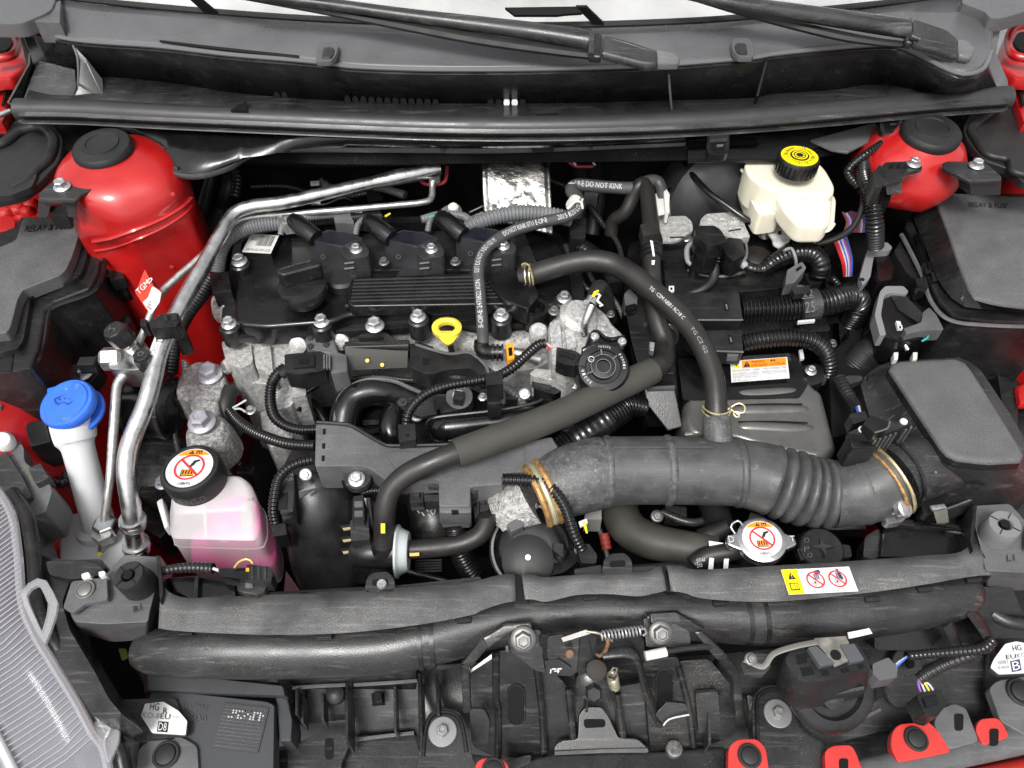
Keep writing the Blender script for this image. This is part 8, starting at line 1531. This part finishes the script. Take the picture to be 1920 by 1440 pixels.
# ---- lower left duct box
lx = T('duct_box', 'dark grey plastic duct box with embossed grids at the lower left', 'duct box', W(400, 1400, -.16))
mk('box_front', loft([pts(rnd([(284, 1296), (300, 1294), (500, 1316), (514, 1322), (512, 1470), (250, 1470), (258, 1400)], 5), -.09), pts(rnd([(276, 1300), (300, 1290), (504, 1312), (524, 1322), (524, 1480), (240, 1480), (250, 1400)], 5), -.115)]), mat('blue_grey_plastic', (.045, .047, .052), .55, bump=.5, bscale=1300, dust=.1), lx, bev=.004)
mk('box_lip', loft([pts(rnd([(276, 1264), (300, 1262), (530, 1286), (534, 1304), (278, 1294)], 4), -.075), pts(rnd([(270, 1262), (300, 1258), (536, 1284), (544, 1310), (270, 1300)], 4), -.10)]), MAT['blue_grey_plastic'], lx, bev=.003)
mk('box_edge', prism(pts([(516, 1300), (540, 1308), (548, 1350), (546, 1390), (524, 1390)], -.10), .05), MAT['blue_grey_plastic'], lx, bev=.003)
slab([(290, 1250, -.08), (355, 1246, -.08), (366, 1266, -.085), (450, 1276, -.085), (466, 1262, -.08), (520, 1270, -.08), (522, 1288, -.09), (292, 1266, -.09)], .004, DGREY, 'flap', .001, lx)
fg = face([(396, 1402, -.0895), (484, 1412, -.0895), (420, 1318, -.0895)])
gf_ = mk('grid_field', plate([fg(0, 0), fg(1, 0), fg(1, 1), fg(0, 1)], .001, .0012), MAT['blue_grey_plastic'], lx)
for k in range(12): mk('grid_line', sweep([(fg(.04, .06 + .08 * k, .0014), .0004), (fg(.96, .06 + .08 * k, .0014), .0004)], 4, step=.05), GREY, gf_)
for k in range(15): mk('grid_line', sweep([(fg(.04 + .066 * k, .06, .0014), .0004), (fg(.04 + .066 * k, .94, .0014), .0004)], 4, step=.05), GREY, gf_)
random.seed(3)
for k in range(34): mk('stamp_dot', lathe(fg(.1 + .066 * random.randint(0, 12) + .03, .7 + .05 * random.randint(0, 3), .0014), newell([fg(0, 0), fg(1, 0), fg(1, 1)]), [(.0011, 0), (.0008, .0008), (0, .0008)], 6), INKS, gf_)
f = face([(330, 1328, -.0895), (388, 1334, -.0895), (332, 1316, -.0895)]); put(f, '17751-17384AD', 0, 0, 1, 1, GREY, lx, lift=.0012); f = face([(336, 1350, -.0895), (386, 1355, -.0895), (338, 1338, -.0895)]); put(f, '17356AD', .1, 0, .9, 1, GREY, lx, lift=.0012)
def tri_sticker(label, out_, z, base, texts):
    o = T('white_sticker', label, 'sticker', W(*out_[0], z), 'white printed stickers on the headlamps')
    mk('sticker_pad', prism(pts(rnd(out_, 4), z), .006), mat('pad_black', (.03, .03, .03), .6) if 'pad_black' not in MAT else MAT['pad_black'], o, bev=.002)
    c_ = (sum(a for a, b in out_) / len(out_), sum(b for a, b in out_) / len(out_)); ins = [(c_[0] + (a - c_[0]) * .95, c_[1] + (b - c_[1]) * .95) for a, b in out_]
    sh_ = mk('sticker_sheet', plate(pts(rnd(ins, 3), z + .0012), .001), WHITE, o)
    for s, (x0, y0), (x1, y1), (x2, y2), m_, bgm in texts:
        f_ = face([(x0, y0, z + .0013), (x1, y1, z + .0013), (x2, y2, z + .0013)])
        if bgm: patch(f_, rect(-.15, -.15, 1.15, 1.15), bgm, sh_, lift=.0005)
        put(f_, s, 0, 0, 1, 1, m_, sh_, lift=.0011)
    return o
lt = tri_sticker('white eight sided part sticker reading HG KO-8 at the lower left', [(262, 1342), (270, 1318), (306, 1314), (336, 1332), (353, 1352), (350, 1380), (284, 1376)], -.078, None,
    [('HG', (281, 1332), (298, 1333), (283, 1318), INK, None), ('KO-8', (267, 1346), (299, 1349), (269, 1335), INKG, None), ('R', (306, 1338), (314, 1339), (307, 1327), INK, None), ('EU', (301, 1348), (319, 1350), (302, 1338), INK, None), ('D8', (297, 1370), (312, 1371), (299, 1355), WHITE, INK), ('E1 400', (324, 1346), (336, 1347), (324, 1343), INKG, None)])
rt = tri_sticker('white part sticker reading HG EU KO at the right edge', [(1855, 1252), (1862, 1236), (1884, 1206), (1906, 1201), (1950, 1210), (1950, 1262), (1872, 1266)], -.05, None,
    [('HG', (1899, 1222), (1915, 1220), (1897, 1211), INK, None), ('EU', (1886, 1237), (1905, 1235), (1885, 1229), INK, None), ('KO', (1908, 1235), (1924, 1233), (1906, 1226), INKG, None), ('B', (1899, 1258), (1913, 1255), (1896, 1242), WHITE, INKN), ('E400', (1872, 1256), (1892, 1254), (1871, 1250), INKG, None), ('0081', (1871, 1247), (1890, 1245), (1870, 1240), INKG, None)])
# ---- headlamp
hd = T('headlamp', 'left headlamp with a clear lens over fine ribbed reflector lines', 'headlamp', W(60, 1280, -.1))
edge = [(-6, 918, .03), (22, 966, .03), (34, 1040, .025), (42, 1130, .02), (66, 1190, .01), (96, 1240, .0), (140, 1312, -.02), (172, 1372, -.035), (194, 1404, -.04), (206, 1460, -.05)]
E0 = [W(*q) for q in edge]; nE = 40
E1 = [p + Vector((-.035, -.012, -.008)) for p in E0]; E2 = [p + Vector((-.11, -.035, -.035)) for p in E0]; E3 = [p + Vector((-.22, -.07, -.10)) for p in E0]
mk('reflector', grid([spl([p + Vector((-.004, -.002, -.014)) for p in l], nE) for l in (E0, E1, E2, E3)]), mat('grey_reflector', (.13, .13, .15), .3, metal=.4, var=.2, vscale=8), hd, ang=80)
R0, R1, R2, R3 = [spl([p + Vector((-.004, -.002, -.0125)) for p in l], 120) for l in (E0, E1, E2, E3)]
mk('reflector_rib', join(*[sweep([(a, .0008), (b, .0008), (c, .0008), (d, .0008)], 5, step=.03) for a, b, c, d in zip([R0[max(0, k - 8)] for k in range(8, 112, 2)], [R1[k - 4] for k in range(8, 112, 2)], R2[8:112:2], [R3[min(119, k + 6)] for k in range(8, 112, 2)])]), mat('pale_rib', (.34, .34, .38), .6), hd, kind='stuff')
mk('lens', grid([spl(l, nE) for l in (E0, E1, E2, E3)]), LENS, hd, solid=.002, ang=80)
mk('lens_edge', sweep([(p, .005) for p in E0], 8), CLEAR, hd)
mk('lens_bezel', sweep([(p + Vector((.010, .004, -.012)), .008) for p in E0], 10), BLK, hd)
lo_ = pts([(38, 1112, .03), (52, 1094, .032), (70, 1084, .032), (86, 1088, .032), (98, 1108, .03), (108, 1130, .028), (104, 1154, .024), (94, 1184, .018), (84, 1208, .012), (70, 1188, .014), (56, 1160, .02), (44, 1134, .026)])
li_ = pts([(50, 1116, .03), (58, 1104, .031), (70, 1098, .031), (76, 1102, .031), (84, 1118, .029), (90, 1132, .027), (88, 1150, .024), (82, 1172, .019), (78, 1184, .016), (72, 1172, .017), (62, 1150, .022), (54, 1132, .027)])
mk('edge_loop', loft([lo_, li_, [p + Z * -.004 for p in li_], [p + Z * -.004 for p in lo_], lo_], caps=False), CLEAR, hd)
IN_ = lambda k0, k1, a, b: grid([[p + Vector((0, 0, .006)) for p in l] for l in ([u.lerp(v, a) for u, v in zip(R1[k0:k1], R2[k0:k1])], [u.lerp(v, b) for u, v in zip(R1[k0:k1], R2[k0:k1])])])
mk('inner_band', IN_(10, 60, .1, .35), MAT['grey_reflector'], hd, solid=.002); mk('inner_band', IN_(58, 110, .55, .8), SILV, hd, solid=.002)
mk('edge_foot', plate(pts(rnd([(176, 1352), (200, 1354), (224, 1368), (222, 1392), (206, 1430), (190, 1420)], 5), -.035), .004), CLEAR, hd, bev=.001); hose('edge_foot_rib', [(186, 1360, -.03, 3), (206, 1366, -.03, 3), (196, 1390, -.034, 3), (204, 1430, -.036, 3)], CLEAR, hd); hose('foot_stud', [(200, 1354, -.02, 9), (216, 1344, -.02, 11), (222, 1352, -.02, 11)], DGREY, hd)
lh_ = T('lamp_housing', 'dark grey plastic lamp housing wall running down beside the headlamp lens', 'lamp housing', W(150, 1220, -.1))
mk('housing_wall', prism(pts(rnd([(0, 880), (38, 930), (66, 1000), (80, 1044), (134, 1050), (192, 1048), (200, 1066), (130, 1090), (116, 1130), (130, 1180), (178, 1260), (204, 1310), (230, 1340), (200, 1350), (176, 1344), (140, 1290), (90, 1210), (62, 1150), (46, 1100), (38, 1030), (24, 960)], 8), .0), .06), DGREY, lh_, bev=.005)
mk('housing_top', prism(pts(rnd([(84, 1052), (150, 1050), (188, 1058), (196, 1078), (134, 1086), (92, 1078)], 8), .01), .02), DGREY, lh_, bev=.005)
mk('lower_arm', prism(pts(rnd([(200, 1312), (262, 1310), (330, 1308), (340, 1340), (330, 1388), (260, 1392), (232, 1380), (214, 1346)], 8), -.085), .03), DGREY, lh_, bev=.004)
mk('lower_neck', prism(pts(rnd([(222, 1376), (262, 1384), (256, 1470), (214, 1470)], 8), -.085), .03), DGREY, lh_, bev=.004)
mk('white_stub', prism(pts(rnd([(152, 1076), (166, 1072), (170, 1082), (154, 1086)], 3), .028), .012), MILK, lh_, bev=.001); mk('white_stub', prism(pts(rnd([(184, 1072), (196, 1070), (198, 1078), (186, 1082)], 3), .028), .012), MILK, lh_, bev=.001)
mk('inner_wall', prism(pts([(240, 1200), (280, 1220), (286, 1290), (276, 1300), (250, 1250)], -.1), .1), BLK, lh_, bev=.003)
mk('yellow_speck', plate(pts(rnd([(222, 1216), (236, 1216), (240, 1232), (228, 1238)], 3), -.10), .002), mat('olive_yellow', (.25, .25, .05), .6), lh_)
mk('white_skin', plate(pts([(-40, 1330, -.06), (10, 1330, -.06), (60, 1400, -.07), (90, 1470, -.08), (-40, 1470, -.08)]), .01), mat('pale_bumper_skin', (.50, .50, .50), .4), lh_)
# ================================================================= dim lines and plugs down in the gaps
dm = T('lower_harness', 'dim black cables and pipes lying deep in the gaps round the engine', 'wiring loom', W(900, 700, -.25))
random.seed(11)
for l in ([(340, 640, -.1), (350, 700, -.14), (330, 780, -.18), (300, 860, -.2), (280, 960, -.22)], [(420, 830, -.12), (450, 870, -.14), (480, 930, -.18), (500, 1010, -.2)], [(400, 850, -.12), (440, 900, -.16), (470, 960, -.2), (520, 1060, -.22)], [(560, 740, -.06), (590, 760, -.07), (610, 790, -.08)],
          [(1100, 500, .0), (1120, 540, -.0), (1150, 560, .0), (1180, 620, -.02)], [(1060, 460, .04), (1080, 500, .03), (1100, 540, .02), (1150, 560, .01)], [(1130, 420, .04), (1160, 460, .04), (1170, 520, .03)], [(1560, 520, .02), (1590, 560, .0), (1600, 620, -.02), (1590, 680, -.05)], [(1570, 740, -.02), (1590, 790, -.04), (1570, 850, -.06)],
          [(1010, 330, .06), (1060, 350, .05), (1100, 380, .04), (1130, 420, .03)], [(470, 350, .05), (540, 350, .04), (620, 370, .04), (700, 360, .04)], [(600, 340, .06), (640, 360, .05), (700, 350, .05), (760, 366, .05)], [(1240, 390, .04), (1280, 370, .05), (1300, 330, .06)],
          [(1240, 960, -.1), (1300, 980, -.1), (1360, 960, -.1)], [(1110, 960, -.09), (1130, 1010, -.1), (1140, 1050, -.11)], [(1480, 970, -.1), (1540, 985, -.1), (1620, 985, -.1)], [(730, 1060, -.12), (780, 1075, -.12), (840, 1090, -.12)], [(640, 715, -.03), (700, 706, -.03), (760, 712, -.03), (820, 716, -.03)], [(930, 720, -.0), (960, 735, -.0), (990, 770, -.02)], [(600, 720, -.02), (570, 740, -.03), (560, 770, -.05)]):
    r = random.choice((5, 6, 8, 9)); hose('cable', [(a, b, c, r) for a, b, c in l], random.choice((DGREY, BLKG, RUB, GREY)), dm, wave=random.choice((0, .005)), depth=.12, seg=10)
for u, v, z, w_, h_ in ((460, 880, -.14, 30, 20), (520, 740, -.06, 26, 30), (1150, 520, .02, 30, 26), (1590, 600, -.02, 36, 30), (1600, 800, -.05, 30, 40), (960, 742, .0, 24, 18), (1110, 360, .06, 26, 20), (1340, 560, .055, 40, 14), (1500, 540, .05, 24, 20), (700, 350, .05, 30, 14), (590, 355, .05, 18, 12), (1268, 958, -.1, 40, 24), (1420, 972, -.1, 30, 18), (860, 740, -.0, 20, 20)):
    mk('plug', pbox(u, v, z, w_, h_, .025, random.uniform(-25, 25)), random.choice((DGREY, BLK, GREY)), dm, bev=.002)
for u, v, z, r in ((1232, 470, .05, 8), (1180, 500, .04, 9), (640, 745, -.04, 10), (980, 760, -.01, 10), (1490, 520, .05, 8), (1560, 645, .0, 9), (470, 770, -.05, 10), (905, 745, .0, 9), (1145, 590, .06, 8)): bolt(dm, u, v, z, r, Z, random.choice((ZINC, DBOLT)))
wc = T('wire_clips', 'small white clip and thin wires on the dark firewall behind the coils', 'clip', W(590, 370, .05))
mk('clip', prism(pts([(582, 368), (600, 367), (600, 378), (583, 379)], .06), .006), INKS, wc); mk('clip', prism(pts([(582, 340), (598, 339), (598, 344), (582, 345)], .07), .004), INKS, wc)
hose('wire', [(540, 390, .06, 1.6), (548, 372, .06, 1.6), (600, 384, .06, 1.6), (640, 372, .06, 1.6), (660, 376, .05, 1.6)], RUB, wc, seg=5)
